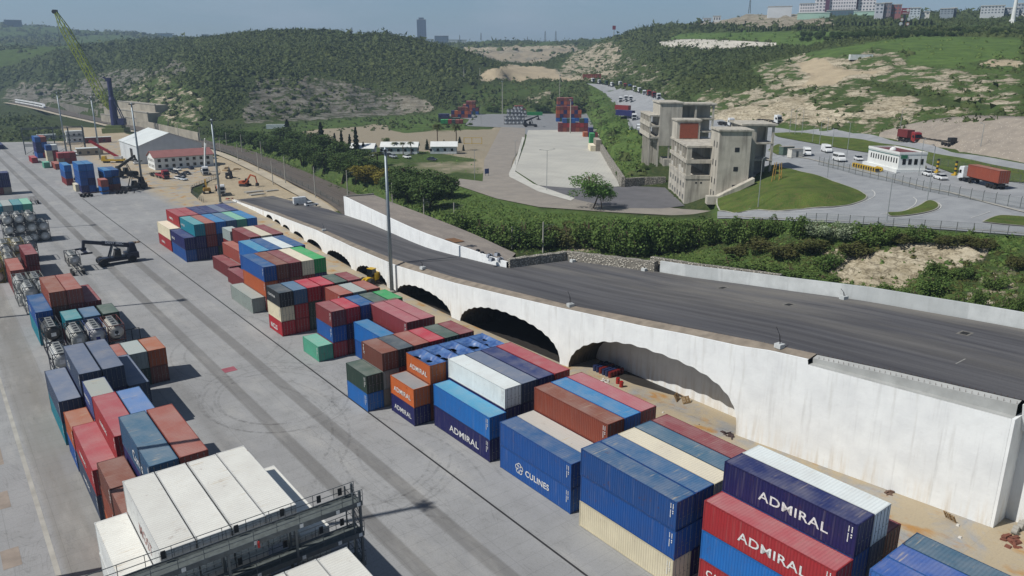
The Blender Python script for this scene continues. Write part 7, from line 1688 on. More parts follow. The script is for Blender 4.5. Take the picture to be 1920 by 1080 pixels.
# low white site huts with a blue gable
for k, (x, y, L_, w_, lab, gab) in enumerate(((700, 291, 15, 6, 'low white hut with a blue gable among the palms', '1d3f86'), (782, 288, 24, 6, 'long low white hut left of the tall palms', 'd5d8d8'), (856, 287, 17, 6, 'white roofed hut right of the tall palms', 'bcd0dd'))):
    q = P(x, y, 6.4); o = thing('site_hut', lab, 'hut', tuple(q), R(48 + k * 3)); M_ = pm('hut_wall', 'c9d0d3', .7, .2, .6); b = MB(); b.box(0, w_, 0, L_ * .7, -.3, 3.0); b.build('wall', M_, o)
    MB().hexa([(0, -.02, 3.0), (w_, -.02, 3.0), (w_ / 2, -.02, 4.8)], [(0, .1, 3.0), (w_, .1, 3.0), (w_ / 2, .1, 4.8)]).build('gable', pm('gable_' + gab, gab, .6), o)
    b = MB(); b.hexa([(-.6, -.6, 2.85), (w_ / 2, -.6, 4.85), (w_ / 2, -.6, 5.0), (-.6, -.6, 3.0)], [(-.6, L_ * .7, 2.85), (w_ / 2, L_ * .7, 4.85), (w_ / 2, L_ * .7, 5.0), (-.6, L_ * .7, 3.0)]); b.hexa([(w_ + .6, -.6, 2.85), (w_ / 2 + .01, -.6, 4.85), (w_ / 2 + .01, -.6, 5.0), (w_ + .6, -.6, 3.0)], [(w_ + .6, L_ * .7, 2.85), (w_ / 2 + .01, L_ * .7, 4.85), (w_ / 2 + .01, L_ * .7, 5.0), (w_ + .6, L_ * .7, 3.0)]); b.build('roof', pm('hut_roof', 'd9dcda', .6, .1, .5), o)
    for j in range(4): MB().box(-.05, .02, 1.5 + j * 3.2, 2.6 + j * 3.2, .9, 2.1).build('window', M_glass, o); MB().box(.8 + j * w_ / 4.2, 1.6 + j * w_ / 4.2, -.06, -.025, .9, 2.1).build('window', M_glass, o)
for k, (x0, y0, x1, y1, c, lab) in enumerate(((760, 296, 767, 297, 'd9dcde', 'white car parked by the low huts'), (807, 301, 814, 301.5, '1f2b3b', 'dark car on the track right of the huts'), (727, 293, 733, 294, '2a2d33', 'black car parked left of the white car by the huts'), (735, 295, 741, 296, '9aa1a8', 'grey car parked by the low huts'))): vehicle('parked_car', (x0, y0), (x1, y1), lab, c, 'cars by the low huts', .05, 6.45)
q = P(500, 240, 5.8); c = container(q[0], q[1], float(terr(q[0], q[1])[0]) + .1, L40, HC, 'white', 'white trailer box parked among the trees below the rocky hill'); c.rotation_euler = (0, 0, -YAW - R(80))
q = P(870, 270, 6.6); yfr = thing('timber_rack', 'low yellow frame standing on the dirt yard', 'frame', tuple(q), -YAW); b = MB()
for x in (0, 4, 9): b.box(x - .15, x + .15, -.15, .15, 0, 3.2)
b.box(0, 9, -.1, .1, 3.0, 3.2); b.box(0, 9, -.1, .1, .2, .4); b.build('bars', M_yel, yfr)
q = hit(1590, 116); c = container(q[0], q[1], q[2] + 1.0, L40, HC, 'white', 'grey white trailer parked on the bare hillside terrace'); c.rotation_euler = (0, 0, -YAW - R(88))
q = hit(913, 332); o = thing('notice_board', 'small blue notice board beside the dirt track', 'sign', (q[0], q[1], LV)); MB().box(-.9, .9, -.05, .05, .8, 2.6).build('board', pm('blue_board', '3a4f86', .6), o); b = MB(); b.box(-.7, -.6, -.04, .04, 0, .8); b.box(.6, .7, -.04, .04, 0, .8); b.build('leg', M_post, o)
# ---------------------------------------------------------------- foliage
def leaf_mat(name, c1, c2, c3, sc=.6):
    t = NT(name); v = t.pos(); n = t.noise(v, sc, 4, .6); i = t.info(); f = t.attr('tint', 'Fac')
    col = t.mix(t.ramp(n, .35, .65), lin(c1), lin(c2)); col = t.mix(t.math('MULTIPLY', f, .75), col, lin(c3)); col = t.mix(t.math('MULTIPLY', i['Random'], .4), col, t.mix(.5, lin(c3), lin(c1)))
    tr = t.n.new('ShaderNodeBsdfTranslucent'); t.put(tr.inputs[0], col); ms = t.n.new('ShaderNodeMixShader'); ms.inputs[0].default_value = .22
    o = t.n['Material Output']; t.out(col, .75, spec=.15); t.l.new(t.b.outputs[0], ms.inputs[1]); t.l.new(tr.outputs[0], ms.inputs[2]); t.l.new(ms.outputs[0], o.inputs[0]); return t.m
M_scrub = leaf_mat('hill_scrub', '3a4a2b', '485732', '626a3c', .05)
M_bush = leaf_mat('bush_leaves', '3b552d', '4f6d36', '7d8c4a'); M_pine = leaf_mat('pine_needles', '34492a', '435a30', '66783f'); M_cyp = leaf_mat('cypress_needles', '1d2c20', '273626', '33432c')
M_tree = leaf_mat('tree_leaves', '3d5f2d', '507536', '7d9c4e'); M_yel_l = leaf_mat('yellow_foliage', '6a6a2c', '7c7532', '8f7f35'); M_dry = leaf_mat('dry_brush', '52522f', '625d38', '4b5a2e'); M_palm = leaf_mat('palm_fronds', '3c4a2c', '4c5a34', '746d3f'); M_flow = leaf_mat('flowering_shrub', '4a6a38', '6c8450', 'c9cbb8')
M_bark = pm('tree_bark', '5d4c3c', .9, .35, 3)
def set_tint(me, vals, per):
    a = me.attributes.new('tint', 'FLOAT', 'POINT'); a.data.foreach_set('value', np.repeat(vals, per).astype(np.float32))
def leaf_cloud(C_, size, rs, flat=.0):
    """quads of about size at points C_, random tilt; returns V, F"""
    n = len(C_); d = rs.normal(size=(n, 3)); d[:, 2] = np.abs(d[:, 2]) + flat; d /= np.linalg.norm(d, axis=1)[:, None]
    u = np.cross(d, rs.normal(size=(n, 3))); u /= np.linalg.norm(u, axis=1)[:, None]; w = np.cross(d, u)
    s = (size * rs.uniform(.6, 1.3, n))[:, None] if np.isscalar(size) else (size * rs.uniform(.7, 1.3, n))[:, None]
    V = np.stack([C_ - u * s, C_ - w * s * .6, C_ + u * s, C_ + w * s * .6], 1).reshape(-1, 3)
    return V, np.arange(n * 4).reshape(n, 4)
def crown_pts(rs, n, blobs, shell=.55):
    """points in a union of ellipsoids (x, y, z, rx, ry, rz), denser outside"""
    o = []; w = np.array([b[3] * b[4] * b[5] for b in blobs]) ** .7; w /= w.sum()
    for b, k in zip(blobs, rs.multinomial(n, w)):
        d = rs.normal(size=(k, 3)); d /= np.linalg.norm(d, axis=1)[:, None]; r = rs.uniform(shell, 1, k) ** .6
        o.append(np.array(b[:3]) + d * r[:, None] * np.array(b[3:]))
    return np.concatenate(o)
def foliage(name, pts, size, mat, rs, flat=.3):
    V, F = leaf_cloud(pts, size, rs, flat); me = arrays(name, V, F, mat); 
    base = np.sin(pts[:, 0] * 1.7 + 3) * np.sin(pts[:, 1] * 1.9) * np.sin(pts[:, 2] * 1.6) * .5 + .35
    set_tint(me, np.clip(base + rs.uniform(-.3, .3, len(pts)), 0, 1), 4); return me
def limbs(b, rs, h, r, n, spread, z0):
    b.tube((0, 0, -.3), (rs.normal() * .15, rs.normal() * .15, h * .55), r, r * .6, 7); top = Vector((0, 0, h * .5))
    for k in range(n):
        a = k * 6.283 / n + rs.uniform(-.4, .4); p = Vector((0, 0, h * rs.uniform(.28, .5))); q = Vector((math.cos(a) * spread * rs.uniform(.5, 1), math.sin(a) * spread * rs.uniform(.5, 1), h * rs.uniform(.6, .9))); m_ = p.lerp(q, .5) + Vector((0, 0, .3)); b.tube(p, m_, r * .5, r * .35, 5); b.tube(m_, q, r * .35, r * .12, 5)
TREES = {}
def tree_proto(kind, var):
    rs = np.random.default_rng(hash((len(kind), ord(kind[0]), var)) % 9999); nm = {'pine': 'pine_tree', 'cypress': 'cypress_tree', 'tree': 'broadleaf_tree', 'shrub': 'shrub', 'yellow': 'shrub', 'dry': 'shrub', 'flower': 'shrub', 'conifer': 'conifer', 'far': 'shrub'}[kind]
    root = thing(nm, nm, 'tree' if 'tree' in nm or kind == 'conifer' else 'shrub'); b = MB()
    if kind in ('pine', 'yellow'):
        H = 1.0; bl = [(rs.uniform(-.22, .22), rs.uniform(-.22, .22), rs.uniform(.38, .72), rs.uniform(.18, .3), rs.uniform(.18, .3), rs.uniform(.14, .24)) for _ in range(9)] + [(0, 0, .5, .36, .36, .4)]
        pts = crown_pts(rs, 2600, bl); limbs(b, rs, .8, .03, 5, .25, .3); me = foliage('crown', pts, .035, M_pine if kind == 'pine' else M_yel_l, rs)
    elif kind in ('cypress', 'conifer'):
        n = 1300 if kind == 'cypress' else 420; z = rs.uniform(0, 1, n) ** 1.25; r = (.17 if kind == 'cypress' else .22) * (1 - z) ** .7 * (.85 + .25 * np.sin(z * 40)) * rs.uniform(.6, 1.05, n); a = rs.uniform(0, 6.283, n)
        pts = np.stack([r * np.cos(a), r * np.sin(a), .06 + z * .94], -1); b.tube((0, 0, -.05), (0, 0, .6), .025, .01, 6); me = foliage('crown', pts, .035 if kind == 'cypress' else .06, M_cyp, rs, 0)
    elif kind == 'tree':
        bl = [(rs.uniform(-.34, .34), rs.uniform(-.34, .34), rs.uniform(.4, .88), rs.uniform(.1, .2), rs.uniform(.1, .2), rs.uniform(.08, .15)) for _ in range(22)]
        pts = crown_pts(rs, 3400, bl, .3); limbs(b, rs, 1.0, .02, 9, .34, .3); me = foliage('crown', pts, .02, M_tree, rs)
    else:
        nb = 10; bl = [(rs.uniform(-.38, .38), rs.uniform(-.38, .38), rs.uniform(.22, .68), rs.uniform(.15, .27), rs.uniform(.15, .27), rs.uniform(.14, .28)) for _ in range(nb)] + [(0, 0, .3, .45, .45, .32)]
        pts = crown_pts(rs, 1900, bl); pts[:, 2] = np.maximum(pts[:, 2], .02); limbs(b, rs, .7, .025, 4, .3, .1); me = foliage('crown', pts, .042, {'shrub': M_bush, 'dry': M_dry, 'flower': M_flow, 'far': M_scrub}[kind], rs)
    put('crown', me, root); b.build('trunk' if nm != 'shrub' else 'stem', M_bark, root); return root
def plant(kind, x, y, px_h, px_w, label, group=None, dz=-.1, at=None, zz=None):
    q = hit(x, y, r0=105) if at is None else np.array(at, float)
    d = float((q - EYE) @ FWD); h = px_h * d / F_PX; w = px_w * d / F_PX; var = rng.randrange(4); k = (kind, var)
    if k not in TREES: TREES[k] = r = tree_proto(*k); r.location = tuple(q); r.rotation_euler = (0, 0, rng.uniform(0, 6.28)); r['label'] = label
    else: r = dup(TREES[k], tuple(q), rng.uniform(0, 6.28), label)
    if group: r['group'] = group
    wx = {'pine': .72, 'yellow': .72, 'cypress': .36, 'conifer': .46, 'tree': .85}.get(kind, .95)
    r.location.z += dz; r.scale = (w / wx, w / wx, h); return r
BK = 'bushes on the rocky bank'
bank_l = [(868, 452, 70, 70, 'shrub'), (905, 458, 62, 66, 'shrub'), (942, 462, 60, 62, 'shrub'), (982, 462, 62, 62, 'shrub'), (1022, 462, 58, 60, 'shrub'), (1062, 462, 54, 60, 'dry'), (1100, 462, 62, 64, 'shrub'), (1140, 470, 78, 66, 'shrub'), (1168, 478, 66, 56, 'shrub'), (1200, 478, 84, 66, 'shrub'), (1238, 474, 78, 64, 'shrub'), (1272, 470, 74, 62, 'shrub'), (1305, 462, 66, 58, 'shrub'), (1335, 456, 64, 56, 'shrub'), (1365, 452, 60, 56, 'shrub'), (1395, 450, 56, 52, 'shrub'), (1425, 446, 52, 44, 'shrub'), (1455, 440, 46, 34, 'shrub'), (1498, 444, 50, 40, 'shrub'), (1530, 442, 34, 40, 'flower'), (1562, 446, 36, 50, 'flower'), (1590, 448, 34, 46, 'flower'), (1628, 456, 48, 60, 'shrub'), (1655, 456, 44, 46, 'shrub'), (1726, 454, 40, 46, 'shrub'), (1745, 452, 34, 36, 'shrub'), (1690, 452, 20, 60, 'dry'), (1780, 458, 22, 60, 'dry'), (1840, 462, 22, 60, 'dry'),
  (1552, 502, 40, 50, 'shrub'), (1655, 552, 28, 40, 'shrub'), (1680, 556, 22, 40, 'shrub'), (1742, 550, 48, 50, 'shrub'), (1752, 520, 44, 46, 'shrub'), (1796, 575, 30, 52, 'shrub'), (1835, 578, 46, 32, 'shrub'), (1882, 588, 40, 38, 'shrub'), (1905, 580, 40, 36, 'shrub'), (1712, 562, 26, 44, 'shrub'), (1470, 480, 26, 60, 'dry'), (1430, 470, 26, 60, 'dry'), (1600, 478, 30, 60, 'dry'), (1520, 470, 28, 56, 'dry'), (1380, 478, 22, 50, 'dry'), (1612, 474, 18, 40, 'dry'), (1480, 515, 22, 70, 'shrub'), (1420, 508, 22, 70, 'shrub'), (1360, 500, 24, 70, 'shrub'), (1540, 530, 22, 60, 'shrub'), (1590, 545, 22, 50, 'shrub'), (1860, 540, 30, 40, 'shrub'), (1800, 520, 30, 40, 'shrub'), (1905, 500, 26, 40, 'dry')]
WHERE = [(1000, 'above the railway deck'), (1180, 'behind the rubble wall bend'), (1320, 'behind the concrete wall end'), (1470, 'below the grass mound road'), (1600, 'left of the pale rock face'), (1720, 'above the pale rock face'), (1830, 'right of the pale rock face'), (2000, 'at the right edge of the bank')]
cnt = {}
for x, y, h, w, k in bank_l:
    wd = [s_ for lim, s_ in WHERE if x < lim][0]; kd = {'shrub': 'leafy green', 'dry': 'brownish dry', 'flower': 'white flecked'}[k]; key = (kd, wd, y > 468); cnt[key] = cnt.get(key, 0) + 1
    plant(k, x, y, h, w, f"{kd} shrub {wd}, {'lower' if y > 468 else 'upper'} row, {CW[cnt[key] - 1]} from the left", BK)
HD = 'trees of the hedge above the railway'
hedge = [(408, 262, 26, 30), (430, 266, 28, 32), (455, 270, 30, 34), (478, 276, 34, 36), (500, 284, 36, 38), (522, 290, 40, 40), (545, 297, 42, 42), (566, 304, 40, 42), (588, 312, 44, 44), (606, 320, 40, 42), (612, 292, 44, 44), (585, 284, 40, 40), (640, 330, 50, 50), (665, 338, 52, 52), (690, 345, 40, 50), (560, 276, 34, 40), (640, 305, 46, 46), (672, 315, 40, 46), (740, 368, 52, 56), (770, 380, 56, 60), (800, 392, 62, 66), (815, 372, 58, 62), (838, 372, 52, 50), (790, 362, 52, 54), (755, 350, 44, 48), (725, 352, 42, 46), (705, 330, 34, 44), (530, 268, 34, 34)]
for i, (x, y, h, w) in enumerate(sorted(hedge)): plant('yellow' if 684 < x < 695 or 720 < x < 728 else 'pine', x, y, h, w, f"{'yellowish' if 684 < x < 695 or 720 < x < 728 else 'dark green'} rounded pine in the hedge above the railway, {CW[i] if i < 22 else ['twenty-third', 'twenty-fourth', 'twenty-fifth', 'twenty-sixth', 'twenty-seventh', 'twenty-eighth'][i - 22]} from the left", HD)
for i, (x, y, h, w) in enumerate(((629, 286, 36, 13), (642, 290, 44, 14), (657, 288, 36, 13), (669, 293, 54, 17), (682, 292, 26, 12), (604, 282, 52, 22), (540, 258, 34, 20))): plant('cypress', x, y, h, w, f"tall dark cypress behind the pine hedge, {['first', 'second', 'third', 'fourth and tallest', 'last', 'ragged one left of the group', 'far left one by the white trailer'][i]}", 'cypresses behind the hedge')
for i, (x, y, h, w) in enumerate(((833, 286, 24, 9), (852, 288, 18, 8), (801, 281, 20, 10), (869, 283, 12, 6), (816, 283, 16, 9), (862, 268, 12, 8))): plant('cypress', x, y, h, w, f"small cypress beside the white hut right of the palms, {CW[i]} planted one", 'small cypresses by the hut')
plant('tree', 1104, 392, 70, 78, 'airy green broadleaf tree in front of the concrete yard, left and larger of two'); plant('tree', 1130, 393, 52, 50, 'airy green broadleaf tree in front of the concrete yard, right and smaller of two')
for i, (x, y, h, w) in enumerate(((1007, 208, 14, 14), (1018, 210, 14, 14), (1028, 211, 11, 12), (926, 210, 20, 26), (915, 208, 12, 16), (1160, 330, 12, 14), (1210, 318, 14, 18), (725, 268, 12, 14))): plant('pine' if i < 3 else 'shrub', x, y, h, w, f"dark bush at the back of the far yard, {CW[i]} listed" if i < 5 else ['small bush above the gabion wall', 'round bush on the grass before the stilts', 'green bush left of the small palms'][i - 5], None, 0)
PALM = []
def palm(x, y, h, w, label):
    q = hit(x, y, r0=105); d = float((q - EYE) @ FWD); hh = h * d / F_PX; ww = w * d / F_PX
    if not PALM:
        r = thing('palm_tree', label, 'palm', tuple(q), 0, 'palms by the white huts'); rs = np.random.default_rng(5); b = MB(); p = Vector((0, 0, -.02))
        for k in range(8): n_ = Vector((.01 * math.sin(k), .01 * math.cos(k * 2), .1 * (k + 1) * .95)); b.tube(p, n_, .05 - .001 * k, .048 - .001 * k, 7); p = n_
        b.build('trunk', M_bark, r); V = []; F = []
        for k in range(46):
            a = rs.uniform(0, 6.283); el = rs.uniform(-.7, 1.2); L_ = rs.uniform(.75, 1.05) * .5; prev = None
            for j in range(6):
                s_ = j / 5; rad = L_ * s_ * math.cos(el * (1 - s_ * .5)); zz = .76 + .24 * (.35 + .5 * s_ * math.sin(el) - .45 * s_ * s_); wd = .035 * math.sin(min(1, s_ + .15) * 2.8) + .004; c = np.array([rad * math.cos(a), rad * math.sin(a), zz]); sd = np.array([-math.sin(a), math.cos(a), -.3]) * wd; V += [c - sd, c + sd]
                if j: o = len(V); F.append((o - 4, o - 3, o - 1, o - 2))
        me = arrays('fronds', np.array(V), np.array(F), M_palm); set_tint(me, rs.uniform(0, .8, len(V)), 1); put('fronds', me, r); PALM.append(r)
    else: r = dup(PALM[0], tuple(q), rng.uniform(0, 6), label, 'palms by the white huts')
    r.scale = (ww, ww, hh); return r
palm(821, 285, 58, 22, 'tall palm left of the two standing over the huts'); palm(856, 282, 52, 22, 'tall palm right of the two standing over the huts')
for i, (x, y, h) in enumerate(((741, 288, 24), (756, 290, 26), (771, 291, 28), (708, 312, 30), (695, 318, 28))): palm(x, y, h, 17 if i < 3 else 34, ['short palm before the long hut, left one', 'short palm before the long hut, middle one', 'short palm before the long hut, right one', 'broad low palm at the edge of the pine hedge, right one', 'broad low palm at the edge of the pine hedge, left one'][i])
# conifer rows and pine belts on the right hand hill
i = 0
for k in range(46): x = 1326 + k * 5.0; y = 54.5 + 2.2 * math.sin(k * .12) + (k > 34) * (k - 34) * .25; plant('conifer', x, y + 3.5, rng.uniform(6.5, 9), 4.6, 'small dark conifer in the long row beside the hilltop road', 'conifers along the hilltop road', -.3)
for k in range(64):
    x = 1505 + (k % 32) * 13.2 + rng.uniform(-4, 4); y = (76 - (x - 1505) * .032 if k < 32 else 70 - (x - 1505) * .03) + rng.uniform(-1, 2); plant('pine', x, y, rng.uniform(10, 15), rng.uniform(10, 14), 'dark pine in the belt above the green meadow', 'pines above the meadow', -.5)
for k in range(26): x = 1560 + k * 7.4; plant('conifer', x, 50 - k * .12 + rng.uniform(-1, 1), rng.uniform(7, 11), 6, 'dark conifer below the white hospital', 'conifers below the hospital', -.3)
for k in range(14): x = 1345 + k * 2.6 + 0; plant('conifer', 1442 + k * 3.0, 26, rng.uniform(4, 6), 3.5, 'tiny conifer before the white hall on the hilltop', 'conifers before the white hall', -.2)
# scrub over the hills: one uncounted cover
def scrub(name, n, rmin, rmax, prob, size, mat, seed, azr=(-6, 82), mask=None, label=None, leaves=9, sq=.62):
    rs = np.random.default_rng(seed); a = np.radians(rs.uniform(*azr, n)); r = np.exp(rs.uniform(math.log(rmin), math.log(rmax), n))
    ia = np.clip(((np.degrees(a) + 8) / 92 * (NA - 1)), 0, NA - 1.001); ir = np.clip(np.log(r / 28) / math.log(5200 / 28) * (NR - 1), 0, NR - 1.001)
    i0, j0 = ia.astype(int), ir.astype(int); fa, fr_ = ia - i0, ir - j0; G = GZ2.reshape(NA, NR); z = G[i0, j0] * (1 - fa) * (1 - fr_) + G[i0 + 1, j0] * fa * (1 - fr_) + G[i0, j0 + 1] * (1 - fa) * fr_ + G[i0 + 1, j0 + 1] * fa * fr_
    cv = cov.reshape(NA, NR, 4)[i0, j0]; x, y = r * np.sin(a), r * np.cos(a); qx, qy = project(np.stack([x, y, z], -1)); p = prob(cv, qx, qy, z, r); patch = fbm(x, y, .03, 11) ; keep = rs.uniform(0, 1, n) < p * np.clip(.75 + patch * .5, .15, 1); keep &= (qx > -120) & (qx < 2050) & (qy > -40) & (qy < 700)
    x, y, z, r = x[keep], y[keep], z[keep], r[keep]; m = len(x); pf = fbm(x, y, .02, 17); s = size * np.exp(rs.normal(0, .33, m)) * (r / 600) ** .55 * np.clip(1 + .45 * pf, .6, 1.7)
    V = []; F = []
    # each clump: a rough low dome of jittered facets plus loose leaf sprays
    ring = np.array([(math.cos(t_) * q, math.sin(t_) * q, h) for q, h, nn, o in ((1, 0, 6, 0), (.8, .55, 6, .5), (.3, .95, 3, 0)) for t_ in [(k + o) * 2 * math.pi / nn for k in range(nn)]])
    fac = [(k, (k + 1) % 6, 6 + k) for k in range(6)] + [((k + 1) % 6, 6 + (k + 1) % 6, 6 + k) for k in range(6)] + [(6, 7, 12), (7, 8, 12), (8, 13, 12), (8, 9, 13), (9, 10, 13), (10, 14, 13), (10, 11, 14), (11, 6, 14), (6, 12, 14), (12, 13, 14)]
    nv = len(ring); J = ring[None] * rs.uniform(.65, 1.35, (m, nv, 1)) + rs.normal(size=(m, nv, 3)) * .1; rot = rs.uniform(0, 6.28, m); c, sn = np.cos(rot)[:, None], np.sin(rot)[:, None]
    X = (J[..., 0] * c - J[..., 1] * sn) * s[:, None] + x[:, None]; Y = (J[..., 0] * sn + J[..., 1] * c) * s[:, None] * rs.uniform(.8, 1.2, m)[:, None] + y[:, None]; Z = J[..., 2] * s[:, None] * sq * 1.5 + z[:, None] - .15 * s[:, None]
    V1 = np.stack([X, Y, Z], -1).reshape(-1, 3); F1 = (np.array(fac)[None] + (np.arange(m) * nv)[:, None, None]).reshape(-1, 3)
    tint = np.repeat(np.clip(rs.normal(.35, .25, m) + .35 * fbm(x, y, .013, 23), 0, 1), nv)
    cen = np.stack([x, y, z], -1)[:, None] + rs.normal(size=(m, leaves, 3)) * np.array([.6, .6, .35]) * s[:, None, None]; cen[..., 2] += (s * sq * .9)[:, None]
    d1 = rs.normal(size=(m, leaves, 3)) * (s * .42)[:, None, None]; d2 = rs.normal(size=(m, leaves, 3)) * (s * .42)[:, None, None]
    V2 = np.stack([cen, cen + d1, cen + d2], 2).reshape(-1, 3); F2 = np.arange(len(V2)).reshape(-1, 3) + len(V1)
    me = arrays(name, np.concatenate([V1, V2]), np.concatenate([F1, F2]), mat); a_ = me.attributes.new('tint', 'FLOAT', 'POINT'); a_.data.foreach_set('value', np.concatenate([tint, np.repeat(np.clip(rs.normal(.4, .3, m), 0, 1), leaves * 3)]).astype(np.float32))
    return tag(put(name, me), label, None, None, 'stuff')
def p_hill(cv, qx, qy, z, r): 
    g = np.clip(1.15 - cv[:, 1] * 1.3, 0, 1) * np.clip(1 - cv[:, 0] * 1.25, 0.02, 1) * np.clip(1 - cv[:, 2] * 1.1, 0, 1); g = g * np.where(inside([(1330, 232), (1290, 180), (1400, 170), (1440, 160), (1400, 125), (1480, 108), (1600, 85), (1680, 92), (1710, 120), (1930, 140), (1930, 226), (1650, 255)], qx, qy), .22, 1); return np.where((z > 8.5) & (r > 255), g, 0) * ~inside([(1095, 150), (1480, 235), (1660, 250), (1930, 222), (2060, 240), (2060, 460), (1330, 412), (1180, 300)], qx, qy)
scrub('hill_scrub', 210000, 255, 1350, p_hill, 1.45, M_scrub, 1, label='dark green scrub covering the hillsides')
scrub('far_scrub', 60000, 1350, 3000, lambda cv, qx, qy, z, r: np.where((cv[:, 0] < .4) & (fbm(r * np.sin(qx / 900.), r * np.cos(qx / 900.), .012, 31) > .05), .9, .04), 1.7, M_scrub, 21, label='dark scrub and woods on the far hills', leaves=4)
def p_low(cv, qx, qy, z, r):
    m = inside([(100, 196), (380, 232), (480, 236), (700, 219), (830, 212), (900, 216), (880, 240), (560, 250), (470, 262), (390, 262), (300, 238)], qx, qy); m |= inside([(-100, 186), (30, 200), (100, 235), (125, 262), (-100, 266)], qx, qy); return np.where(m, .5 * np.clip(1.1 - cv[:, 2], 0, 1) * np.clip(1.25 - cv[:, 1], 0, 1), 0)
scrub('low_scrub', 60000, 300, 1000, p_low, 1.1, M_scrub, 2, label='low scrub at the foot of the hills')
def p_bank(cv, qx, qy, z, r):
    m = inside([(730, 372), (860, 352), (1000, 398), (1180, 408), (1340, 414), (1440, 416), (1600, 424), (1920, 446), (1960, 470), (1960, 640), (1500, 545), (1250, 500), (1100, 482), (1000, 478), (860, 450)], qx, qy); return np.where(m & (r < 260), np.clip(1.0 - cv[:, 0] * 1.05, .05, 1) * .9, 0)
scrub('bank_growth', 42000, 104, 260, p_bank, .52, M_bush, 3, azr=(28, 76), label='low green growth covering the bank', leaves=14)
def p_dry(cv, qx, qy, z, r):
    m = inside([(1290, 448), (1440, 440), (1640, 460), (1920, 470), (1920, 600), (1700, 560), (1400, 500)], qx, qy); return np.where(m & (r < 190), .35 * np.clip(1 - cv[:, 0], .06, 1), 0)
scrub('dry_growth', 26000, 104, 190, p_dry, .45, M_dry, 4, azr=(50, 76), label='brown dry brush on the rocky bank', leaves=14)
def p_slope(cv, qx, qy, z, r):
    m = inside([(1100, 160), (1150, 190), (1190, 245), (1212, 262), (1212, 330), (1165, 345), (1130, 280), (1108, 235)], qx, qy); return np.where(m, .4, 0)
scrub('slope_growth', 40000, 200, 900, p_slope, .55, M_bush, 5, azr=(38, 52), label='green growth on the slope beside the concrete yard', leaves=12)
def p_grass(cv, qx, qy, z, r):
    m = inside([(1350, 396), (1352, 355), (1450, 316), (1600, 356), (1620, 372), (1560, 388)], qx, qy) | inside([(560, 240), (880, 222), (900, 330), (720, 300), (560, 262)], qx, qy); return np.where(m & (cv[:, 2] < .6), .5, 0)
scrub('tall_grass', 26000, 140, 640, p_grass, .35, M_tree, 6, label='tufts of tall grass')
def p_hedge(cv, qx, qy, z, r):
    m = inside([(390, 262), (470, 262), (560, 285), (700, 340), (820, 392), (850, 410), (780, 410), (660, 372), (600, 345), (500, 298), (400, 270)], qx, qy); return np.where(m, .85, 0)
scrub('hedge_growth', 40000, 130, 520, p_hedge, 1.0, M_bush, 8, azr=(5, 40), label='dense growth along the hedge above the railway', leaves=12)
def p_medow(cv, qx, qy, z, r): return np.where(inside([(1500, 98), (1600, 84), (1720, 68), (1920, 74), (1920, 136), (1800, 126), (1710, 122), (1690, 96)], qx, qy) | inside([(1270, 62), (1500, 58), (1640, 62), (1500, 90), (1270, 78)], qx, qy), .10, 0)
scrub('meadow_scrub', 20000, 300, 900, p_medow, .9, M_bush, 9, azr=(45, 80), label='scattered tufts on the hillside meadow')
def p_rock(cv, qx, qy, z, r): return np.where((cv[:, 0] > .4) & (z > 9) & (cv[:, 3] < .6) & (cv[:, 2] < .6), .10, 0) * ~inside([(1200, 190), (1480, 240), (1660, 250), (1930, 222), (2060, 240), (2060, 620), (1330, 412)], qx, qy)
scrub('rock_scrub', 36000, 240, 1300, p_rock, .6, M_scrub, 10, label='sparse low scrub between the pale rocks')
# ---------------------------------------------------------------- far buildings on the skyline
def block(b, x0, x1, y0, y1, z0, z1): return b.box(x0, x1, y0, y1, z0, z1)
def far_building(px, py, depth, wpx, hpx, col, label, rows=0, colsn=0, dep=14, name='apartment_block', roof=None, win='5a6470', cat='building', extra=None):
    q = PD(px, py, depth); s = float((q - EYE) @ FWD) / F_PX; w, h = wpx * s, hpx * s; o = thing(name, label, cat, tuple(q), -YAW - (px - 960) / F_PX * .8)
    MB().box(-w / 2, w / 2, 0, dep, -12, h).build('wall', pm('facade_' + col, col, .8, .12, .1), o)
    MB().box(-w / 2 - .4, w / 2 + .4, -.4, dep + .4, h + .01, h + .7).build('roof', pm('roof_' + (roof or 'b8b8b4'), roof or 'b8b8b4', .8, .15, .2), o)
    for j in range(rows):
        for i in range(colsn): a = -w / 2 + w * (i + .25) / colsn; MB().box(a, a + w * .5 / colsn, -.12, .02, h * (j + .3) / rows, h * (j + .75) / rows).build('window', pm('far_window_' + win, win, .3, .2, .2), o)
    if extra: extra(o, w, h)
    return o
W6 = 'c9ccd0'
far_building(791, 75, 2300, 17, 36, '62748c', 'tall blue grey tower block alone on the far skyline', 12, 4, 26, 'tower_block', win='41526a', extra=lambda o, w, h: MB().box(-w * .28, w * .28, 3, 18, h + .75, h + 6).build('plant_room', pm('plant_room', '55657a', .8), o))
far_building(828, 80, 2250, 26, 12, '5f7386', 'low glassy office block right of the far tower', 3, 6, 30, 'office_block'); far_building(800, 79, 2240, 26, 5, 'b9c4cb', 'low white annexe between the far tower and office block', 0, 0, 20, 'annexe'); far_building(858, 79, 2100, 34, 4, 'c3cacd', 'long low white hall on the far skyline', 0, 0, 20, 'hall')
far_building(1462, 24, 1010, 42, 11, 'c9ced2', 'white hall on the hilltop left of the hospital', 0, 0, 30, 'hall')
HS_ = 'white and purple hospital wing on the hilltop, '
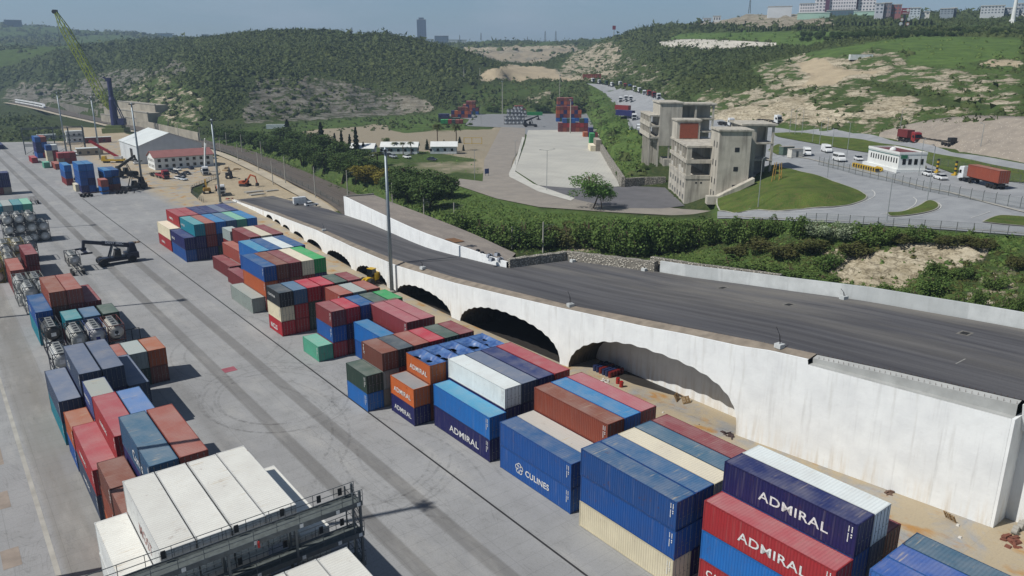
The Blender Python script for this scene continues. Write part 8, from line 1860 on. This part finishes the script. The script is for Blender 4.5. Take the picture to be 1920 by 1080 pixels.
far_building(1515, 23, 960, 30, 15, 'd5d2d4', HS_ + 'low left wing', 3, 7, 22, 'hospital_wing'); far_building(1541, 22, 955, 24, 22, 'd5d2d4', HS_ + 'step with purple end', 4, 4, 24, 'hospital_wing', extra=lambda o, w, h: MB().box(w * .2, w * .5, -.5, .0, 0, h + .2).build('purple_strip', pm('purple_panel', '5d3a50', .7), o)); far_building(1577, 21, 950, 50, 29, 'd5d2d4', HS_ + 'tall central block', 5, 11, 26, 'hospital_wing', extra=lambda o, w, h: MB().box(-w * .4, w * .3, -.45, -.1, h * .86, h * .95).build('name_strip', pm('purple_panel', '5d3a50', .7), o)); far_building(1602, 21, 948, 10, 27, '5d3a50', HS_ + 'dark purple column', 0, 0, 20, 'hospital_wing'); far_building(1622, 21, 946, 34, 28, 'd5d2d4', HS_ + 'right hand block', 5, 6, 26, 'hospital_wing')
far_building(1578, 29, 925, 52, 9, '55707a', 'dark glazed entrance hall below the hospital', 1, 9, 14, 'entrance_hall'); far_building(1525, 33, 915, 56, 8, '9fc0b0', 'pale green tented pavilion below the hospital', 0, 0, 14, 'pavilion', 'c5d6cd'); far_building(1622, 31, 915, 40, 9, 'a7c6b6', 'pale green pavilion right of the hospital entrance', 0, 0, 14, 'pavilion', 'c9d8d0')
for k, (x, y, w, h, c, lab) in enumerate(((1648, 26, 14, 18, 'b8bcc4', 'pale apartment block right of the hospital'), (1661, 26, 16, 19, '7d7378', 'brown grey apartment block right of the hospital'), (1679, 27, 18, 17, '8e5d5c', 'pinkish apartment block right of the hospital'), (1715, 28, 18, 12, 'b9c4cc', 'small pale blue house right of the red sign'), (1735, 28, 14, 5, 'c7c6c2', 'low white house right of the pale blue house'), (1775, 27, 22, 10, '8b96a0', 'grey flat roofed house on the right skyline'), (1788, 26, 9, 10, '4e5a68', 'dark house end on the right skyline'), (1860, 26, 38, 14, 'b9bec2', 'large grey white apartment hotel on the right skyline'), (1895, 30, 24, 14, 'a4abb2', 'stepped grey apartments near the right edge'), (1912, 24, 22, 16, '9aa3ac', 'grey flats at the right edge of the skyline'), (1905, 40, 36, 14, 'd6d4d0', 'white station building at the right edge'), (1775, 50, 56, 8, '5b6a6e', 'dark glass pavilion among the pines'))):
    far_building(x, y, 820, w, h, c, lab, 3 if h > 9 else 1, max(2, int(w / 5)), 14, 'house')
for k, (x, y, w, h, c, lab) in enumerate(((1326, 42, 14, 7, 'c3c6c8', 'small white house left on the hill shoulder'), (1344, 40, 14, 9, 'cfd0cf', 'white house right on the hill shoulder'))): far_building(x, y, 1060, w, h, c, lab, 1, 3, 10, 'house')
for k, (x, y, w, h, c, lab) in enumerate(((25, 46, 28, 8, '5d6c78', 'grey apartment block on the far left ridge'), (97, 68, 12, 4, 'b5c0c6', 'white house on the far left slope'), (88, 70, 9, 3, 'aeb9be', 'low white house on the far left slope'), (18, 66, 8, 3, 'b0bcc2', 'tiny white house at the left edge'), (155, 73, 22, 3, 'a8a9a4', 'long pale shed on the far left slope'), (310, 66, 24, 3, '9aa9b2', 'long grey shed on the far left ridge'), (385, 69, 13, 4, '8d9ca8', 'grey house at the end of the far left ridge'))): far_building(x, y, 2350, w, h, c, lab, 0, 0, 16, 'house')
def sign(px, py, depth, wpx, hpx, pole, col, label, ring=None):
    q = PD(px, py, depth); s = float((q - EYE) @ FWD) / F_PX; o = thing('sign_board', label, 'sign', tuple(q), -YAW); w, h, pl = wpx * s, hpx * s, pole * s
    MB().box(-w / 2, w / 2, 0, .6, pl, pl + h).build('board', pm('sign_' + col, col, .6, .1, .1), o); MB().tube((0, .3, -2), (0, .3, pl), .5 if pole > 5 else .3, n=8).build('pole', M_pole, o)
    if ring:
        b = MB(); b.lathe([(h * .16, -.1), (h * .27, -.1), (h * .27, .02), (h * .16, .02)], (w * .25, 0, pl + h * .66), 'y', 14); b.box(-w * .38, w * .38, -.1, 0, pl + h * .14, pl + h * .24); b.box(-w * .38, 0, -.1, 0, pl + h * .56, pl + h * .68); b.build('emblem', M_wh, o)
    return o
sign(1697, 31, 800, 15, 11, 4, '8c2a3a', 'red roadside sign board with a white ring', True); sign(1151, 65, 1100, 6, 7, 9, '7c2030', 'dark red sign on a white pole on the left shoulder of the hill', False); sign(1299, 54, 1020, 8, 5, 2, '8c2a34', 'small red board beside the hill road')
tp_ = thing('sign_totem', 'dark sign totem with four round signs among the pines', 'sign', tuple(PD(1695, 54, 640)), -YAW); s = 640 / F_PX; b = MB(); b.box(-4 * s, 0 * s, 0, .5, 0, 24 * s); b.build('panel', pm('totem_dark', '3b3f48', .6), tp_)
for k, (x, z, c) in enumerate(((-7, 8, 'b9c4c4'), (-6, 15.5, '9c5a3c'), (5, 8, 'a5544a'), (6, 16, '8da0a8'))):
    b = MB(); b.lathe([(.01, -.35), (3.2 * s, -.35), (3.2 * s, -.1)], (x * s, 0, z * s), 'y', 14); b.build('round_sign', pm('round_' + c, c, .6), tp_); b = MB(); b.lathe([(1.4 * s, -.42), (2.3 * s, -.42), (2.3 * s, -.36), (1.4 * s, -.36)], (x * s, 0, z * s), 'y', 12); b.build('round_emblem', M_wh, tp_)
q = PD(1898, 44, 700); s = 700 / F_PX; mn = thing('chimney', 'slender white tapering tower at the right edge of the skyline', 'tower', tuple(q)); MB().lathe([(4.2 * s, -6), (3.4 * s, 20 * s), (2.4 * s, 48 * s), (.3, 52 * s)], (0, 0, 0), 'z', 12).build('shaft', M_wh, mn); MB().box(-5 * s, 5 * s, -2, 2, 0, 6 * s).build('base', M_wh, mn)
def pylon(px, py, depth, hpx, label, w=.16):
    q = PD(px, py, depth); s = float((q - EYE) @ FWD) / F_PX; h = hpx * s; o = thing('pylon', label, 'pylon', tuple(q), .4, 'lattice pylons'); b = MB(); t_ = max(.3, .25 * s); prev = None
    for k in range(9):
        f_ = k / 8; r = h * w * (1 - f_ * .85) * .5; c = [(r * i, r * j, h * f_) for i, j in ((-1, -1), (1, -1), (1, 1), (-1, 1))]
        if prev:
            for j in range(4): b.bar(prev[j], c[j], t_); b.bar(prev[j], c[(j + 1) % 4], t_ * .6)
        prev = c
    b.build('lattice', M_gs, o)
    b = MB()
    for z in (.72, .85): b.bar((-h * .14, 0, h * z), (h * .14, 0, h * z), t_)
    b.build('cross_arm', M_gs, o)
pylon(1405, 25, 1080, 30, 'tall lattice mast on the hilltop left of the white hall', .12)
for x, y, d, h, l in ((1022, 81, 1900, 22, 'left of the pair'), (1042, 80, 1950, 21, 'right of the pair'), (989, 80, 2100, 11, 'small one left of the pair'), (862, 79, 2100, 13, 'right of the far tower'), (902, 76, 2000, 14, 'over the small green hill'), (660, 61, 905, 9, 'thin one on the left hill crest')): pylon(x, y, d, h, 'distant power pylon on the skyline, ' + l)
far_building(1072, 80, 1950, 18, 4, '8a97a0', 'distant dark gantry hall on the skyline', 0, 0, 10, 'hall')
# orange and red site row at the head of the truck road
for k in range(4): q = hit(1098 + k * 8, 146); o = thing('site_cabin', f'rust red site cabin at the head of the truck road, {ORD[k]} from the left', 'cabin', tuple(q), -YAW); MB().box(-2.6, 2.6, 0, 3, -.3, 3.2).build('wall', pm('cabin_red', '8d4a3a', .7), o); MB().box(-2.8, 2.8, -.2, 3.2, 3.2, 3.5).build('roof', pm('cabin_roof', 'a55540', .7), o)
# ---------------------------------------------------------------- haze
hz = MB().box(-900, 5500, -250, 5500, -4, 330).mesh('haze', bpy.data.materials.new('haze_air'))
hm = hz.materials[0]; hm.use_nodes = True; n_ = hm.node_tree.nodes; n_.remove(n_['Principled BSDF']); pv = n_.new('ShaderNodeVolumePrincipled')
pv.inputs['Color'].default_value = (.55, .74, 1.0, 1); pv.inputs['Density'].default_value = 1.8e-4; pv.inputs['Anisotropy'].default_value = .1
hm.node_tree.links.new(pv.outputs[0], n_['Material Output'].inputs['Volume'])
tag(put('haze', hz), 'pale blue haze lying over the valley and the far hills', None, None, 'stuff')
# ---------------------------------------------------------------- containers buried inside the stacks are left out; the smallest far ones become one object
BURIED = [0, 3, 4, 6, 7, 12, 16, 20, 21, 29, 30, 32, 33, 35, 36, 40, 42, 45, 46, 48, 49, 53, 56, 59, 60, 62, 63, 70, 73, 74, 76, 77, 79, 80, 87, 90, 91, 93, 94, 96, 97, 99, 100, 104, 107, 108, 117, 118, 120, 121, 123, 124, 126, 127, 129, 130, 132, 133, 144, 147, 148, 150, 151, 157, 160, 163, 166, 173, 174, 176, 177, 179, 180, 183, 185, 186, 188, 189, 191, 192, 194, 208, 209, 211, 212, 214, 215, 219, 220, 222, 223, 225, 226, 228, 229, 231, 232, 234, 235, 237, 238, 240, 241, 243, 244, 246, 249, 250, 253, 257, 261, 262, 263, 265, 266, 268, 269, 272, 273, 274, 279, 280, 284, 285, 287, 288, 292, 297, 300, 303, 305, 311, 314, 316, 320, 323, 326, 334, 336, 338, 399, 400, 404, 405, 409, 410, 414, 415, 419, 420, 479, 480, 482, 526, 528, 530]
FARTHEST = [497, 461, 469, 499, 463, 423, 426, 425, 424, 487, 484, 71, 511, 170, 195, 471, 507, 509, 504, 506, 503, 501, 431, 435, 447, 458, 401, 407, 412, 417, 450, 519, 371, 518, 517, 373, 473, 454, 453, 460, 459, 462, 465, 468, 386, 439, 464, 500, 443, 498, 496, 385, 379, 378, 422, 467, 457, 456, 529, 531, 430, 434, 429, 433, 446, 445, 449, 387, 527, 428, 442, 441, 438, 437, 515, 513, 406, 411, 416, 444, 448, 532, 421, 486, 483, 432, 440, 436]
bpy.context.view_layer.update()
def kill(o):
    for c in list(o.children): kill(c)
    bpy.data.objects.remove(o)
t = NT('far_container_paint'); t.out(t.attr('paint'), .6)
V, F, CC, o_ = [], [], [], 0
for i in FARTHEST:
    r = ALL[i]
    for ch in r.children:
        if ch.name.split('.')[0] in ('side_walls', 'roof', 'frame', 'door'):
            M = np.array(r.matrix_world @ ch.matrix_local); me = ch.data; v = np.empty(len(me.vertices) * 3); me.vertices.foreach_get('co', v); v = v.reshape(-1, 3) @ M[:3, :3].T + M[:3, 3]
            V.append(v); CC.append(np.repeat(np.array([[*ch.color[:3], 1]]), len(v), 0)); F += [tuple(k + o_ for k in p.vertices) for p in me.polygons]; o_ += len(v)
me = bpy.data.meshes.new('far_containers'); me.from_pydata([tuple(p) for p in np.concatenate(V)], [], F); me.materials.append(t.m)
me.color_attributes.new('paint', 'FLOAT_COLOR', 'POINT').data.foreach_set('color', np.concatenate(CC).astype(np.float32).ravel())
tag(put('far_containers', me), 'mixed red, blue and brown containers stacked in the far yard', None, None, 'stuff')
for i in BURIED + FARTHEST: kill(ALL[i])
